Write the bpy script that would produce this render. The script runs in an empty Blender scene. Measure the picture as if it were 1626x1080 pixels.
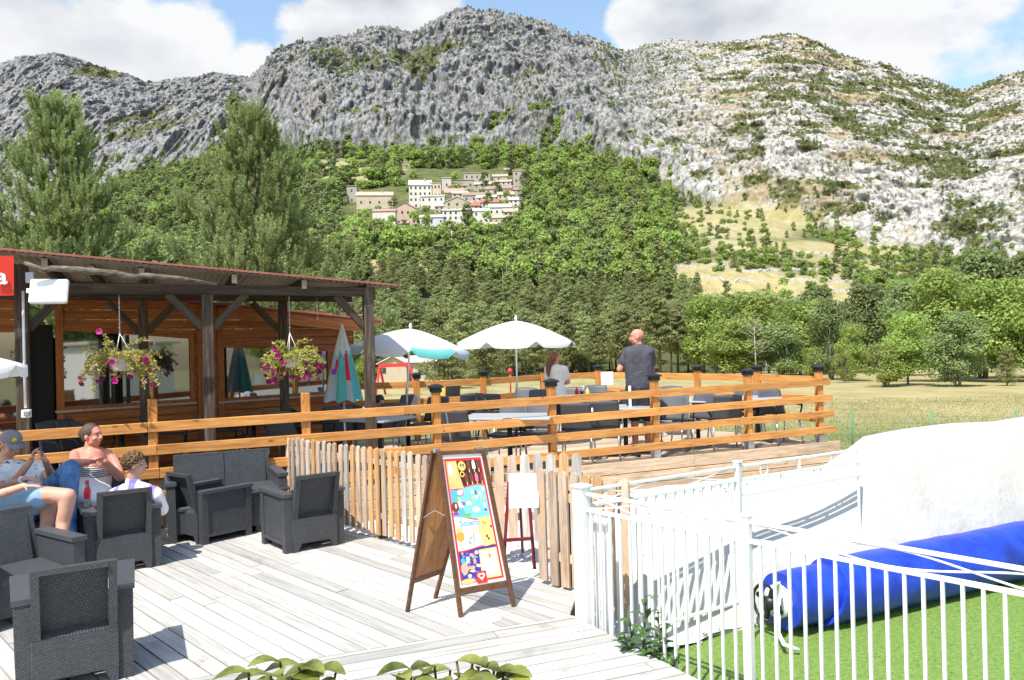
import bpy, bmesh, math, random
import numpy as np
from mathutils import Vector, Matrix
random.seed(7); np.random.seed(7)
SC = bpy.context.scene
COL = SC.collection
R = math.radians
PI = math.pi

# ------------------------------------------------------------------ camera
F = 1220.0; CX = 813.0; CY = 540.0; H = 2.0; ROLL = 0.024; PITCH = 0.0041
right0 = Vector((math.cos(ROLL), 0, -math.sin(ROLL)))
up0 = Vector((math.sin(ROLL), 0, math.cos(ROLL)))
RP = Matrix.Rotation(PITCH, 3, right0)
UPV = RP @ up0
FWD = right0.cross(UPV) * -1
if FWD.y < 0: FWD = -FWD
cam_d = bpy.data.cameras.new("camera")
cam_d.sensor_width = 36.0
cam_d.lens = 36.0 * F / 1626.0
cam_d.clip_start = 0.1; cam_d.clip_end = 20000
cam = bpy.data.objects.new("camera", cam_d); COL.objects.link(cam)
m3 = Matrix((right0, UPV, -FWD)).transposed()
cam.matrix_world = Matrix.Translation((0, 0, H)) @ m3.to_4x4()
SC.camera = cam

def ray(px, py):
    d = right0 * ((px - CX) / F) + UPV * ((CY - py) / F) + FWD
    return d / d.y
def at(px, py, D):                      # point seen at a pixel, D metres ahead
    return Vector((0, 0, H)) + ray(px, py) * D
def on(px, py, z):                      # point seen at a pixel on the level z
    d = ray(px, py); t = (z - H) / d.z
    return Vector((0, 0, H)) + d * t
def hor(px): return 545.0 - 0.024 * (px - 813.0)

# ------------------------------------------------------------------ light
SUN_EL = R(58.0)
SUN_AZ = math.atan2(-0.60, -0.80)       # direction towards the sun (x, y)
sx, sy = -0.50, -0.866
sun_dir = Vector((sx * math.cos(SUN_EL), sy * math.cos(SUN_EL), math.sin(SUN_EL)))
sd = bpy.data.lights.new("sun", 'SUN'); sd.energy = 4.6; sd.angle = R(0.53); sd.color = (1.0, 0.955, 0.88)
sun = bpy.data.objects.new("sun", sd); COL.objects.link(sun)
sun.rotation_euler = sun_dir.to_track_quat('Z', 'Y').to_euler()

W = bpy.data.worlds.new("World"); SC.world = W; W.use_nodes = True
nt = W.node_tree; nt.nodes.clear()
def N(nt, typ, loc=None, **kw):
    n = nt.nodes.new(typ)
    for k, v in kw.items():
        if k.startswith('i_'): n.inputs[k[2:].replace('_', ' ')].default_value = v
        else: setattr(n, k, v)
    return n
out = N(nt, 'ShaderNodeOutputWorld')
sky = N(nt, 'ShaderNodeTexSky', sky_type='NISHITA', sun_disc=False, sun_elevation=SUN_EL,
        sun_rotation=math.atan2(sx, sy), air_density=1.5, dust_density=1.2, ozone_density=2.2, altitude=0)
bg = N(nt, 'ShaderNodeBackground'); bg.inputs[1].default_value = 0.15
nt.links.new(sky.outputs[0], bg.inputs[0])
# clouds: soft banks of cumulus placed by sky direction
tc = N(nt, 'ShaderNodeTexCoord')
def mth(op, a, b=None, c=None, clamp=False):
    n = nt.nodes.new('ShaderNodeMath'); n.operation = op; n.use_clamp = clamp
    for i, v in enumerate((a, b, c)):
        if v is None: continue
        if hasattr(v, 'links'): nt.links.new(v, n.inputs[i])
        else: n.inputs[i].default_value = v
    return n.outputs[0]
nz = N(nt, 'ShaderNodeTexNoise'); nz.inputs['Scale'].default_value = 7.0; nz.inputs['Detail'].default_value = 9; nz.inputs['Roughness'].default_value = 0.58
mp = N(nt, 'ShaderNodeMapping'); mp.inputs['Scale'].default_value = (1, 1, 1.9)
nt.links.new(tc.outputs['Generated'], mp.inputs[0]); nt.links.new(mp.outputs[0], nz.inputs[0])
nz2 = N(nt, 'ShaderNodeTexNoise'); nz2.inputs['Scale'].default_value = 4.6; nz2.inputs['Detail'].default_value = 6
nt.links.new(mp.outputs[0], nz2.inputs[0])
acc = None
# px, py, radius (deg), weight : the banks visible above the ridges
for (px, py, rad, wt) in [(30, 40, 6.2, 1), (170, 30, 5.4, .95), (300, 45, 4.2, .85), (300, 130, 3.3, 1.1), (210, 130, 3.0, 1.0), (400, 95, 2.2, .7),
                          (480, 45, 2.6, 1.0), (540, 40, 4.0, 1.25), (620, 30, 4.0, 1.15), (690, 25, 2.6, .9),
                          (1010, 40, 2.6, 1.1), (1060, 30, 4.2, 1.4), (1180, 40, 6.0, 1.5), (1300, 50, 6.0, 1.4), (1420, 40, 6, 1.2), (1530, 25, 5, 1.0), (1600, 60, 3, .8), (1430, 110, 2.6, .9),
                          (-250, 0, 9, 1), (1900, 0, 9, 1), (900, -260, 9, .9), (200, -350, 10, .9), (1500, -400, 12, .9)]:
    d = ray(px, py).normalized()
    dp = nt.nodes.new('ShaderNodeVectorMath'); dp.operation = 'DOT_PRODUCT'
    nt.links.new(tc.outputs['Generated'], dp.inputs[0]); dp.inputs[1].default_value = d
    c0 = math.cos(R(rad))
    v = mth('MULTIPLY', mth('SUBTRACT', dp.outputs['Value'], c0), wt / (1 - c0), clamp=True)
    acc = v if acc is None else mth('MAXIMUM', acc, v)
cl = mth('ADD', mth('MULTIPLY', acc, 1.0), mth('MULTIPLY', mth('SUBTRACT', nz.outputs[0], 0.5), 3.0))
mask = mth('MULTIPLY', mth('SUBTRACT', cl, 0.34), 2.6, clamp=True)
dens = mth('MULTIPLY', mth('SUBTRACT', nz2.outputs[0], 0.40), 4.5, clamp=True)
rampc = N(nt, 'ShaderNodeValToRGB')
rampc.color_ramp.elements[0].color = (0.97, 0.98, 1.0, 1); rampc.color_ramp.elements[1].color = (0.56, 0.61, 0.70, 1)
rampc.color_ramp.elements[0].position = 0.25
sepz = N(nt, 'ShaderNodeSeparateXYZ'); nt.links.new(tc.outputs['Generated'], sepz.inputs[0])
hi = mth('MULTIPLY', mth('SUBTRACT', sepz.outputs['Z'], 0.30), 9.0, clamp=True)
nt.links.new(mth('MULTIPLY', dens, mth('ADD', 0.38, mth('MULTIPLY', hi, 0.9)), clamp=True), rampc.inputs[0])
bgc = N(nt, 'ShaderNodeBackground'); bgc.inputs[1].default_value = 0.66
nt.links.new(rampc.outputs[0], bgc.inputs[0])
mx = N(nt, 'ShaderNodeMixShader'); nt.links.new(mask, mx.inputs[0]); nt.links.new(bg.outputs[0], mx.inputs[1]); nt.links.new(bgc.outputs[0], mx.inputs[2])
nt.links.new(mx.outputs[0], out.inputs[0])

SC.view_settings.view_transform = 'Standard'; SC.view_settings.look = 'None'
SC.view_settings.gamma = 1.0
SC.view_settings.exposure = 0.58
SC.render.engine = 'CYCLES'
SC.cycles.max_bounces = 6; SC.cycles.diffuse_bounces = 3; SC.cycles.glossy_bounces = 3
SC.cycles.transparent_max_bounces = 8; SC.cycles.transmission_bounces = 4
SC.cycles.caustics_reflective = False; SC.cycles.caustics_refractive = False

# ------------------------------------------------------------------ materials
def lnk(nt, a, b): nt.links.new(a, b)
def mat(name, col, rough=0.7, metal=0.0, var=0.12, scale=6.0, bump=0.0, bscale=40.0, stretch=(1, 1, 1), col2=None, spec=0.4, detail=5, obj=True, bdist=0.01, rnd=0.0, transl=0.0):
    m = bpy.data.materials.new(name); m.use_nodes = True
    t = m.node_tree; b = t.nodes['Principled BSDF']
    b.inputs['Roughness'].default_value = rough; b.inputs['Metallic'].default_value = metal
    b.inputs['Specular IOR Level'].default_value = spec
    co = N(t, 'ShaderNodeTexCoord'); mpn = N(t, 'ShaderNodeMapping'); mpn.inputs['Scale'].default_value = stretch
    lnk(t, co.outputs['Object' if obj else 'Generated'], mpn.inputs[0])
    nz = N(t, 'ShaderNodeTexNoise'); nz.inputs['Scale'].default_value = scale; nz.inputs['Detail'].default_value = detail; nz.inputs['Roughness'].default_value = 0.6
    lnk(t, mpn.outputs[0], nz.inputs[0])
    cr = N(t, 'ShaderNodeValToRGB')
    c = Vector(col[:3])
    ca = c * (1 - var); cb = Vector(col2[:3]) if col2 else c * (1 + var)
    cr.color_ramp.elements[0].position = 0.32; cr.color_ramp.elements[1].position = 0.68
    cr.color_ramp.elements[0].color = (*ca, 1); cr.color_ramp.elements[1].color = (min(cb[0], 1), min(cb[1], 1), min(cb[2], 1), 1)
    lnk(t, nz.outputs[0], cr.inputs[0])
    src = cr.outputs[0]
    if rnd > 0:
        oi = N(t, 'ShaderNodeObjectInfo'); hs = N(t, 'ShaderNodeHueSaturation')
        mr = N(t, 'ShaderNodeMapRange'); mr.inputs[3].default_value = 1 - rnd; mr.inputs[4].default_value = 1 + rnd
        lnk(t, oi.outputs['Random'], mr.inputs[0]); lnk(t, mr.outputs[0], hs.inputs['Value'])
        mr2 = N(t, 'ShaderNodeMapRange'); mr2.inputs[3].default_value = 0.5 - rnd * .06; mr2.inputs[4].default_value = 0.5 + rnd * .06
        lnk(t, oi.outputs['Random'], mr2.inputs[0]); lnk(t, mr2.outputs[0], hs.inputs['Hue'])
        lnk(t, src, hs.inputs['Color']); src = hs.outputs[0]
    lnk(t, src, b.inputs['Base Color'])
    if bump > 0:
        nb = N(t, 'ShaderNodeTexNoise'); nb.inputs['Scale'].default_value = bscale; nb.inputs['Detail'].default_value = 4
        lnk(t, mpn.outputs[0], nb.inputs[0])
        bp = N(t, 'ShaderNodeBump'); bp.inputs['Strength'].default_value = bump; bp.inputs['Distance'].default_value = bdist
        lnk(t, nb.outputs[0], bp.inputs['Height']); lnk(t, bp.outputs[0], b.inputs['Normal'])
    if transl > 0:
        tr = N(t, 'ShaderNodeBsdfTranslucent'); lnk(t, src, tr.inputs[0]); ms = N(t, 'ShaderNodeMixShader'); ms.inputs[0].default_value = transl
        o = t.nodes['Material Output']; lnk(t, b.outputs[0], ms.inputs[1]); lnk(t, tr.outputs[0], ms.inputs[2]); lnk(t, ms.outputs[0], o.inputs[0])
    return m

# ------------------------------------------------------------------ mesh builder
class MB:
    def __init__(s): s.v = []; s.f = []; s.mi = []; s.sm = []; s.cur = 0; s.smooth = False
    def add(s, vs, fs, mi=None, smooth=None):
        o = len(s.v); s.v.extend([tuple(v) for v in vs])
        for f in fs:
            s.f.append(tuple(i + o for i in f)); s.mi.append(s.cur if mi is None else mi); s.sm.append(s.smooth if smooth is None else smooth)
    def hexa(s, p, mi=None):           # p: 8 points, bottom 4 ccw then top 4
        s.add(p, [(3, 2, 1, 0), (4, 5, 6, 7), (0, 1, 5, 4), (1, 2, 6, 5), (2, 3, 7, 6), (3, 0, 4, 7)], mi)
    def box(s, c, sz, rot=None, bev=0.0, mi=None):
        x, y, z = sz[0] / 2, sz[1] / 2, sz[2] / 2; c = Vector(c)
        if bev <= 0:
            p = [Vector(q) for q in ((-x, -y, -z), (x, -y, -z), (x, y, -z), (-x, y, -z), (-x, -y, z), (x, -y, z), (x, y, z), (-x, y, z))]
            if rot is not None: p = [rot @ q for q in p]
            s.hexa([c + q for q in p], mi)
        else:
            b = min(bev, x * .49, y * .49, z * .49); pts = []; 
            idx = {}
            for i, sxx in enumerate((-1, 1)):
                for j, syy in enumerate((-1, 1)):
                    for k, szz in enumerate((-1, 1)):
                        for a in range(3):
                            q = [sxx * x, syy * y, szz * z]
                            for a2 in range(3):
                                if a2 != a: q[a2] -= (sxx, syy, szz)[a2] * b
                            idx[(i, j, k, a)] = len(pts); pts.append(Vector(q))
            fs = []
            for a in range(3):
                b1, c1 = (a + 1) % 3, (a + 2) % 3
                for sgn in (0, 1):
                    quad = []
                    for (u, w) in ((0, 0), (1, 0), (1, 1), (0, 1)):
                        t = [0, 0, 0]; t[a] = sgn; t[b1] = u; t[c1] = w; quad.append(idx[(*t, a)])
                    fs.append(tuple(quad if sgn else quad[::-1]))
                for u in (0, 1):
                    for w in (0, 1):
                        t0 = [0, 0, 0]; t0[b1] = u; t0[c1] = w; t1 = list(t0); t1[a] = 1
                        q = (idx[(*t0, b1)], idx[(*t1, b1)], idx[(*t1, c1)], idx[(*t0, c1)])
                        fs.append(q if u != w else q[::-1])
            for i in (0, 1):
                for j in (0, 1):
                    for k in (0, 1):
                        q = (idx[(i, j, k, 0)], idx[(i, j, k, 1)], idx[(i, j, k, 2)])
                        fs.append(q if (i + j + k) % 2 else q[::-1])
            if rot is not None: pts = [rot @ q for q in pts]
            s.add([c + q for q in pts], fs, mi)
    def beam(s, a, b, w, h, up=(0, 0, 1), bev=0.0, mi=None):
        a = Vector(a); b = Vector(b); d = b - a; L = d.length
        if L < 1e-6: return
        x = d / L; u = Vector(up); y = u.cross(x)
        if y.length < 1e-4: y = Vector((0, 1, 0)).cross(x)
        y.normalize(); z = x.cross(y)
        m = Matrix((x, y, z)).transposed()
        s.box((a + b) / 2, (L, w, h), m, bev, mi)
    def tube(s, pts, r, n=8, cap=True, mi=None, smooth=True):
        pts = [Vector(p) for p in pts]; k = len(pts)
        rs = r if hasattr(r, '__len__') else [r] * k
        vs = []; pn = None
        for i, p in enumerate(pts):
            t = (pts[min(i + 1, k - 1)] - pts[max(i - 1, 0)])
            if t.length < 1e-9: t = Vector((0, 0, 1))
            t.normalize()
            if pn is None:
                pn = t.orthogonal().normalized()
            else:
                pn = (pn - t * pn.dot(t))
                if pn.length < 1e-5: pn = t.orthogonal()
                pn.normalize()
            bn = t.cross(pn)
            for j in range(n):
                a = 2 * PI * j / n
                vs.append(p + (pn * math.cos(a) + bn * math.sin(a)) * rs[i])
        fs = []
        for i in range(k - 1):
            for j in range(n):
                fs.append((i * n + j, i * n + (j + 1) % n, (i + 1) * n + (j + 1) % n, (i + 1) * n + j))
        if cap: fs.append(tuple(range(n))[::-1]); fs.append(tuple((k - 1) * n + j for j in range(n)))
        s.add(vs, fs, mi, smooth)
    def lathe(s, prof, c=(0, 0, 0), n=24, mi=None, smooth=True, rot=None, cap=False, sxy=(1, 1)):
        c = Vector(c); vs = []
        for (r, z) in prof:
            for j in range(n):
                a = 2 * PI * j / n; q = Vector((r * math.cos(a) * sxy[0], r * math.sin(a) * sxy[1], z))
                if rot is not None: q = rot @ q
                vs.append(c + q)
        fs = []
        for i in range(len(prof) - 1):
            for j in range(n): fs.append((i * n + j, i * n + (j + 1) % n, (i + 1) * n + (j + 1) % n, (i + 1) * n + j))
        if cap: fs.append(tuple(range(n))[::-1]); fs.append(tuple((len(prof) - 1) * n + j for j in range(n)))
        s.add(vs, fs, mi, smooth)
    def prism(s, poly, off, mi=None, smooth=False):   # polygon of 3d points extruded by a vector
        n = len(poly); off = Vector(off)
        a = [Vector(p) for p in poly]; b = [p + off for p in a]
        s.add(a + b, [tuple(range(n))[::-1], tuple(range(n, 2 * n))] + [(i, (i + 1) % n, n + (i + 1) % n, n + i) for i in range(n)], mi, smooth)
    def build(s, name, mats, parent=None, loc=None, world=False, **tg):
        me = bpy.data.meshes.new(name)
        me.from_pydata(s.v, [], s.f)
        if not isinstance(mats, (list, tuple)): mats = [mats]
        for m in mats: me.materials.append(m)
        me.polygons.foreach_set('material_index', s.mi); me.polygons.foreach_set('use_smooth', s.sm)
        me.update()
        o = bpy.data.objects.new(name, me); COL.objects.link(o)
        if parent is not None:
            o.parent = parent
            if world: o.matrix_parent_inverse = lmat(parent).inverted()
        if loc is not None: o.location = loc
        tag(o, **tg)
        return o
def lmat(o): return Matrix.Translation(o.location) @ o.rotation_euler.to_matrix().to_4x4()
def tag(o, label=None, cat=None, group=None, kind=None):
    if label: o['label'] = label
    if cat: o['category'] = cat
    if group: o['group'] = group
    if kind: o['kind'] = kind
    return o
def empty(name, loc=(0, 0, 0), rz=0.0, **tg):
    o = bpy.data.objects.new(name, None); COL.objects.link(o); o.location = loc; o.rotation_euler = (0, 0, rz); o.empty_display_size = .1
    return tag(o, **tg)
def copy_tree(o, parent=None):
    c = o.copy(); COL.objects.link(c); c.parent = parent
    for ch in list(o.children): copy_tree(ch, c)
    return c
def rotz(a): return Matrix.Rotation(a, 3, 'Z')
# ------------------------------------------------------------------ value noise for the terrain
_rng = np.random.RandomState(3)
_P = _rng.permutation(512); _P = np.concatenate([_P, _P]); _G = _rng.uniform(-1, 1, 1024)
def vnoise(x, y, z):
    xi = np.floor(x).astype(int); yi = np.floor(y).astype(int); zi = np.floor(z).astype(int)
    xf = x - xi; yf = y - yi; zf = z - zi
    u = xf * xf * xf * (xf * (xf * 6 - 15) + 10); v = yf * yf * yf * (yf * (yf * 6 - 15) + 10); w = zf * zf * zf * (zf * (zf * 6 - 15) + 10)
    def g(a, b, c): return _G[_P[(_P[(_P[a & 511] + b) & 511] + c) & 511]]
    def L(a, b, t): return a + (b - a) * t
    return L(L(L(g(xi, yi, zi), g(xi + 1, yi, zi), u), L(g(xi, yi + 1, zi), g(xi + 1, yi + 1, zi), u), v),
             L(L(g(xi, yi, zi + 1), g(xi + 1, yi, zi + 1), u), L(g(xi, yi + 1, zi + 1), g(xi + 1, yi + 1, zi + 1), u), v), w)
def fbm(x, y, z, o=4, ridged=False, lac=2.03, gain=0.5):
    a = 1.0; s = 0; n = 0; f = 1.0
    for i in range(o):
        q = vnoise(x * f + i * 17.3, y * f + i * 5.1, z * f + i * 9.7)
        if ridged: q = 1 - 2 * np.abs(q)
        s = s + a * q; n += a; a *= gain; f *= lac
    return s / n

# contours of the valley, from the meadow to the ridge: heights by bearing
def tab(xs, pairs): return np.interp(xs, [p[0] for p in pairs], [p[1] for p in pairs])
FOOT_Y = [(-600, 400), (0, 395), (120, 330), (200, 292), (300, 268), (400, 235), (440, 245), (480, 252), (550, 243), (650, 250), (750, 258), (830, 250), (900, 246), (960, 262), (1000, 278), (1060, 312), (1150, 335), (1250, 352), (1350, 378), (1450, 400), (1626, 428), (2200, 450)]
FOOT_D = [(-600, 900), (0, 850), (400, 800), (500, 620), (700, 590), (830, 580), (1000, 480), (1150, 410), (1350, 345), (1626, 290), (2200, 270)]
RIDGE_Y = [(-600, 120), (0, 107), (40, 95), (95, 84), (130, 92), (170, 110), (215, 127), (240, 139), (280, 135), (330, 128), (355, 124), (385, 130), (406, 134), (418, 125), (440, 98), (470, 80), (520, 70), (560, 60), (600, 50), (630, 45), (665, 58), (700, 40), (730, 32), (760, 26), (800, 30), (850, 38), (880, 44), (920, 62), (960, 72), (990, 88), (1005, 92), (1040, 82), (1075, 72), (1110, 75), (1140, 78), (1165, 72), (1200, 68), (1230, 62), (1270, 62), (1310, 70), (1340, 85), (1380, 97), (1420, 108), (1460, 125), (1500, 138), (1540, 149), (1570, 138), (1600, 128), (1626, 122), (1700, 110), (2200, 120)]
RIDGE_D = [(-600, 1500), (0, 1500), (400, 1420), (425, 1120), (700, 1040), (900, 1020), (1050, 960), (1200, 900), (1400, 780), (1500, 740), (1560, 700), (1626, 680), (2200, 650)]
def z_at(px, py, D):
    sl = ((CY - py) - ROLL * (px - CX)) / F + PITCH
    return H + sl * D
# mid contour through the village and the terraced meadows: (px, py) at D
C1_D = 120.0; C2_D = 240.0; C3_D = 400.0
def field_z(D): return -0.42 - 0.025 * np.maximum(D - 11, 0)
C1Z = [(-600, -3), (2200, -3)]
C2Y = [(-600, 480), (0, 480), (400, 450), (560, 436), (640, 432), (720, 440), (800, 470), (1000, 470), (1100, 470), (1400, 468), (1626, 490), (2200, 500)]
C3Y = [(-600, 400), (0, 400), (400, 385), (540, 372), (600, 365), (700, 358), (830, 350), (900, 340), (1000, 340), (1060, 355), (1150, 350), (1250, 372), (1350, 395), (1450, 430), (1626, 450), (2200, 460)]
NC = 1650
pxs = np.linspace(-560, 2180, NC)
# extra azimuth beyond the frame is kept coarse by the same spacing
seg = [(8, 30, 10), (30, 60, 10), (60, 120, 14), (120, 240, 24), (240, 400, 46)]
def smoothcols(a, k):
    if k <= 1: return a
    ker = np.hanning(k + 2)[1:-1]; ker /= ker.sum()
    return np.convolve(np.pad(a, k, mode='edge'), ker, mode='same')[k:-k]
footD = smoothcols(tab(pxs, FOOT_D), 41); ridgeD = smoothcols(tab(pxs, RIDGE_D), 9)
footD = np.minimum(footD, ridgeD - 150)
footZ = z_at(pxs, smoothcols(tab(pxs, FOOT_Y), 21), footD)
ridgeZ = z_at(pxs, tab(pxs, RIDGE_Y), ridgeD)
c1z = np.full(NC, -3.2); c2z = z_at(pxs, smoothcols(tab(pxs, C2Y), 31), C2_D); 
c3D = np.minimum(C3_D, C2_D + (footD - C2_D) * 0.62)
c3z = z_at(pxs, smoothcols(tab(pxs, C3Y), 31), c3D)
rowsD = []; rowsZ = []; rowsT = []       # T: 0 field .. 1 foot .. 2 ridge
def push(D, Z, T): rowsD.append(D); rowsZ.append(Z); rowsT.append(np.full(NC, T))
one = np.ones(NC)
for D in list(np.linspace(11.0, 30, 14)) + list(np.linspace(32, 95, 30)): push(one * D, one * field_z(D), 0.0)
fz = float(field_z(95.0))
def hermite(z0, z1, m0, m1, t): return (2 * t**3 - 3 * t**2 + 1) * z0 + (t**3 - 2 * t**2 + t) * m0 + (-2 * t**3 + 3 * t**2) * z1 + (t**3 - t**2) * m1
for t in np.linspace(0, 1, 9)[1:]: push(one * (95 + 25 * t), fz + (c1z - fz) * t, 0.2 * t)
for t in np.linspace(0, 1, 25)[1:]: push(C1_D + (C2_D - C1_D) * t * one, c1z + (c2z - c1z) * (t * t * .5 + t * .5), 0.2 + .3 * t)
for t in np.linspace(0, 1, 41)[1:]: push(C2_D + (c3D - C2_D) * t, c2z + (c3z - c2z) * t, 0.5 + .25 * t)
for t in np.linspace(0, 1, 41)[1:]: push(c3D + (footD - c3D) * t, c3z + (footZ - c3z) * t, 0.75 + .25 * t)
NM = 420
# profile of the cliffs: steep band low, easier slope high on the left; even slope on the right
for t in np.linspace(0, 1, NM)[1:]:
    k = np.clip((pxs - 950) / 350, 0, 1)
    prof_l = t ** 0.80; prof_r = t ** 0.92
    zt = prof_l * (1 - k) + prof_r * k
    push(footD + (ridgeD - footD) * t, footZ + (ridgeZ - footZ) * zt, 1 + t)
for t in np.linspace(0, 1, 12)[1:]: push(ridgeD + 420 * t, ridgeZ - 260 * t ** 1.4, 2.0 + t)
Dm = np.array(rowsD); Zm = np.array(rowsZ); Tm = np.array(rowsT); NR = Dm.shape[0]
Xs = (pxs - CX) / F; PXm = np.tile(pxs, (NR, 1))
Xm = Dm * Xs[None, :]; Ym = Dm.copy()
mount = np.clip((Tm - 1.0) / 0.06, 0, 1) * np.clip((2.35 - Tm) / .2, 0, 1)
ridgefade = 1 - 0.82 * np.exp(-((Tm - 2.0) / 0.03) ** 2)
kR = np.clip((PXm - 930) / 260, 0, 1)
# left: tall buttresses and vertical flutes; right: tilted ledges
wx = fbm(Xm / 90, Ym / 90, Zm / 90, 3)
flute = fbm((Xm + 22 * wx) / 15, Ym / 50, Zm / 120, 4, True) 
butt = fbm((Xm + 60 * wx) / 120, Ym / 160, Zm / 300, 4, True)
slab = fbm((Xm * .55 - Zm * .85) / 34 + wx, Ym / 60, (Zm * .55 + Xm * .85) / 90, 5, True)
ledge = fbm(Xm / 70, Ym / 70, Zm / 12 + Xm / 90, 4, True)
rough = fbm(Xm / 9, Ym / 9, Zm / 9, 4, True)
rgh2 = fbm(Xm / 3.6, Ym / 3.6, Zm / 4.2, 3, True)
bed = fbm(Xm / 120, Ym / 120, (Zm - .12 * Xm) / 9, 2, True)
dispL = 19 * butt + 13 * flute + 2.5 * slab + 5.5 * fbm(Xm / 7.5 + wx, Ym / 14, Zm / 30, 4, True) + 1.3 * rgh2 + 3.0 * bed
dispR = 7 * butt + 6 * slab + 4.0 * ledge + 4.2 * rough + 2.6 * rgh2
disp = (dispL * (1 - kR) + dispR * kR) * mount * ridgefade
rad = np.sqrt(Xm ** 2 + Ym ** 2); nxn = Xm / rad; nyn = Ym / rad
Xd = Xm - nxn * disp; Yd = Ym - nyn * disp
hillmask = np.clip((Tm - 0.2) / 0.3, 0, 1) * (1 - mount)
Zd = Zm + disp * .22 * (Tm > 1) + hillmask * 3.0 * fbm(Xm / 55, Ym / 55, Zm * 0, 3) * (Tm > .5) + 0.12 * fbm(Xm / 6, Ym / 6, Zm * 0, 3) * np.clip((Dm - 12) / 10, 0, 1)
rng_r = 2.6 * fbm(Xm / 22, Ym * 0, Zm * 0 + 3, 4, True) * np.exp(-((Tm - 2.0) / 0.05) ** 2)
Zd = Zd + rng_r
# cover masks: G green wood, M meadow, V scrub on rock
def blob(px, py, cx, cy, rx, ry, soft=.5): 
    d = np.sqrt(((px - cx) / rx) ** 2 + ((py - cy) / ry) ** 2); return np.clip((1 + soft - d) / soft, 0, 1)
PYm = CY - ((Zm - H) / Dm - PITCH) * F - ROLL * (PXm - CX)
scr = np.clip(fbm(Xm / 16, Ym / 16, Zm / 12, 4) * 2.6 + 0.12 + .45 * fbm(Xm / 90, Ym / 90, Zm / 60, 3) + .35 * kR, 0, 1)
scr = np.where(Tm > 1.93, np.maximum(scr, np.clip(fbm(Xm / 20, Ym / 20, Zm / 20, 3) * 2 + .45, 0, 1)), scr)
gully = np.clip((-butt * 1.3 - .12) * 3, 0, 1) * (1 - kR) * np.clip(1.6 - (Tm - 1), 0, 1)
scr = np.clip(np.maximum(scr * (0.5 + .5 * kR), gully), 0, 1)
scr = np.maximum(scr, blob(PXm, PYm, 190, 118, 60, 12) + blob(PXm, PYm, 560, 105, 60, 14) * .8 + blob(PXm, PYm, 1020, 110, 60, 30) * .6 + blob(PXm, PYm, 380, 175, 12, 22) + blob(PXm, PYm, 870, 210, 16, 50) * .7)
slope_dry = np.clip(fbm(Xm / 40 + 7, Ym / 40, Zm / 30, 3) * 2 + .2, 0, 1) * kR
meadow = blob(PXm, PYm, 640, 424, 70, 9) + blob(PXm, PYm, 1270, 447, 200, 33, .25) * np.clip(.75 + 1.2 * fbm(Xm / 25, Ym / 25, Zm * 0, 3), 0, 1) + blob(PXm, PYm, 1175, 352, 105, 22) * .85 + blob(PXm, PYm, 1260, 395, 150, 12)*.85 + blob(PXm, PYm, 560, 270, 70, 14) * .8 + blob(PXm, PYm, 1350, 400, 90, 7) * .7 + blob(PXm, PYm, 690, 385, 60, 7) + blob(PXm, PYm, 265, 385, 40, 10)
meadow = np.clip(meadow, 0, 1) * (Tm > .2)
meadow = np.maximum(meadow, Tm < 0.12)
woodm = np.clip((1.02 - Tm) / .03, 0, 1) * (1 - meadow)
me = bpy.data.meshes.new('hills')
vs = np.stack([Xd, Yd, Zd], -1).reshape(-1, 3)
ii = np.arange(NR * NC).reshape(NR, NC)
quads = np.stack([ii[:-1, :-1], ii[:-1, 1:], ii[1:, 1:], ii[1:, :-1]], -1).reshape(-1, 4)
me.vertices.add(len(vs)); me.vertices.foreach_set('co', vs.astype(np.float32).ravel())
me.loops.add(quads.size); me.loops.foreach_set('vertex_index', quads.astype(np.int32).ravel())
me.polygons.add(len(quads)); me.polygons.foreach_set('loop_start', np.arange(0, quads.size, 4, dtype=np.int32)); me.polygons.foreach_set('loop_total', np.full(len(quads), 4, dtype=np.int32))
me.update(calc_edges=True)
ca = me.color_attributes.new('cover', 'FLOAT_COLOR', 'POINT')
cv = np.stack([woodm, meadow, scr, kR], -1).reshape(-1, 4).astype(np.float32); ca.data.foreach_set('color', cv.ravel())
cb = me.color_attributes.new('zone', 'FLOAT_COLOR', 'POINT')
nearf = np.clip((27 - Dm) / 8 + .8 * fbm(Xm / 9, Ym / 9, Zm * 0, 3), 0, 1) * .9
cv = np.stack([np.clip(Tm - 1, 0, 1), slope_dry, nearf, one[None, :] * np.ones((NR, 1))], -1).reshape(-1, 4).astype(np.float32); cb.data.foreach_set('color', cv.ravel())
me.polygons.foreach_set('use_smooth', np.ones(len(quads), dtype=bool))
hm = bpy.data.materials.new('hills_cover'); hm.use_nodes = True; t = hm.node_tree; b = t.nodes['Principled BSDF']; b.inputs['Roughness'].default_value = .9; b.inputs['Specular IOR Level'].default_value = .15
geo = N(t, 'ShaderNodeNewGeometry')
def rmp(t, src, stops):
    c = N(t, 'ShaderNodeValToRGB'); e = c.color_ramp.elements
    while len(e) < len(stops): e.new(.5)
    for i, (p, col) in enumerate(stops): e[i].position = p; e[i].color = (*col, 1) if len(col) == 3 else col
    lnk(t, src, c.inputs[0]); return c.outputs[0]
def nse(t, vec, scale, detail=4, rough=.6, stretch=None, dist=0.0):
    if stretch:
        m = N(t, 'ShaderNodeMapping'); m.inputs['Scale'].default_value = stretch; lnk(t, vec, m.inputs[0]); vec = m.outputs[0]
    n = N(t, 'ShaderNodeTexNoise'); n.inputs['Scale'].default_value = scale; n.inputs['Detail'].default_value = detail; n.inputs['Roughness'].default_value = rough; n.inputs['Distortion'].default_value = dist
    lnk(t, vec, n.inputs[0]); return n.outputs[0]
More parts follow.
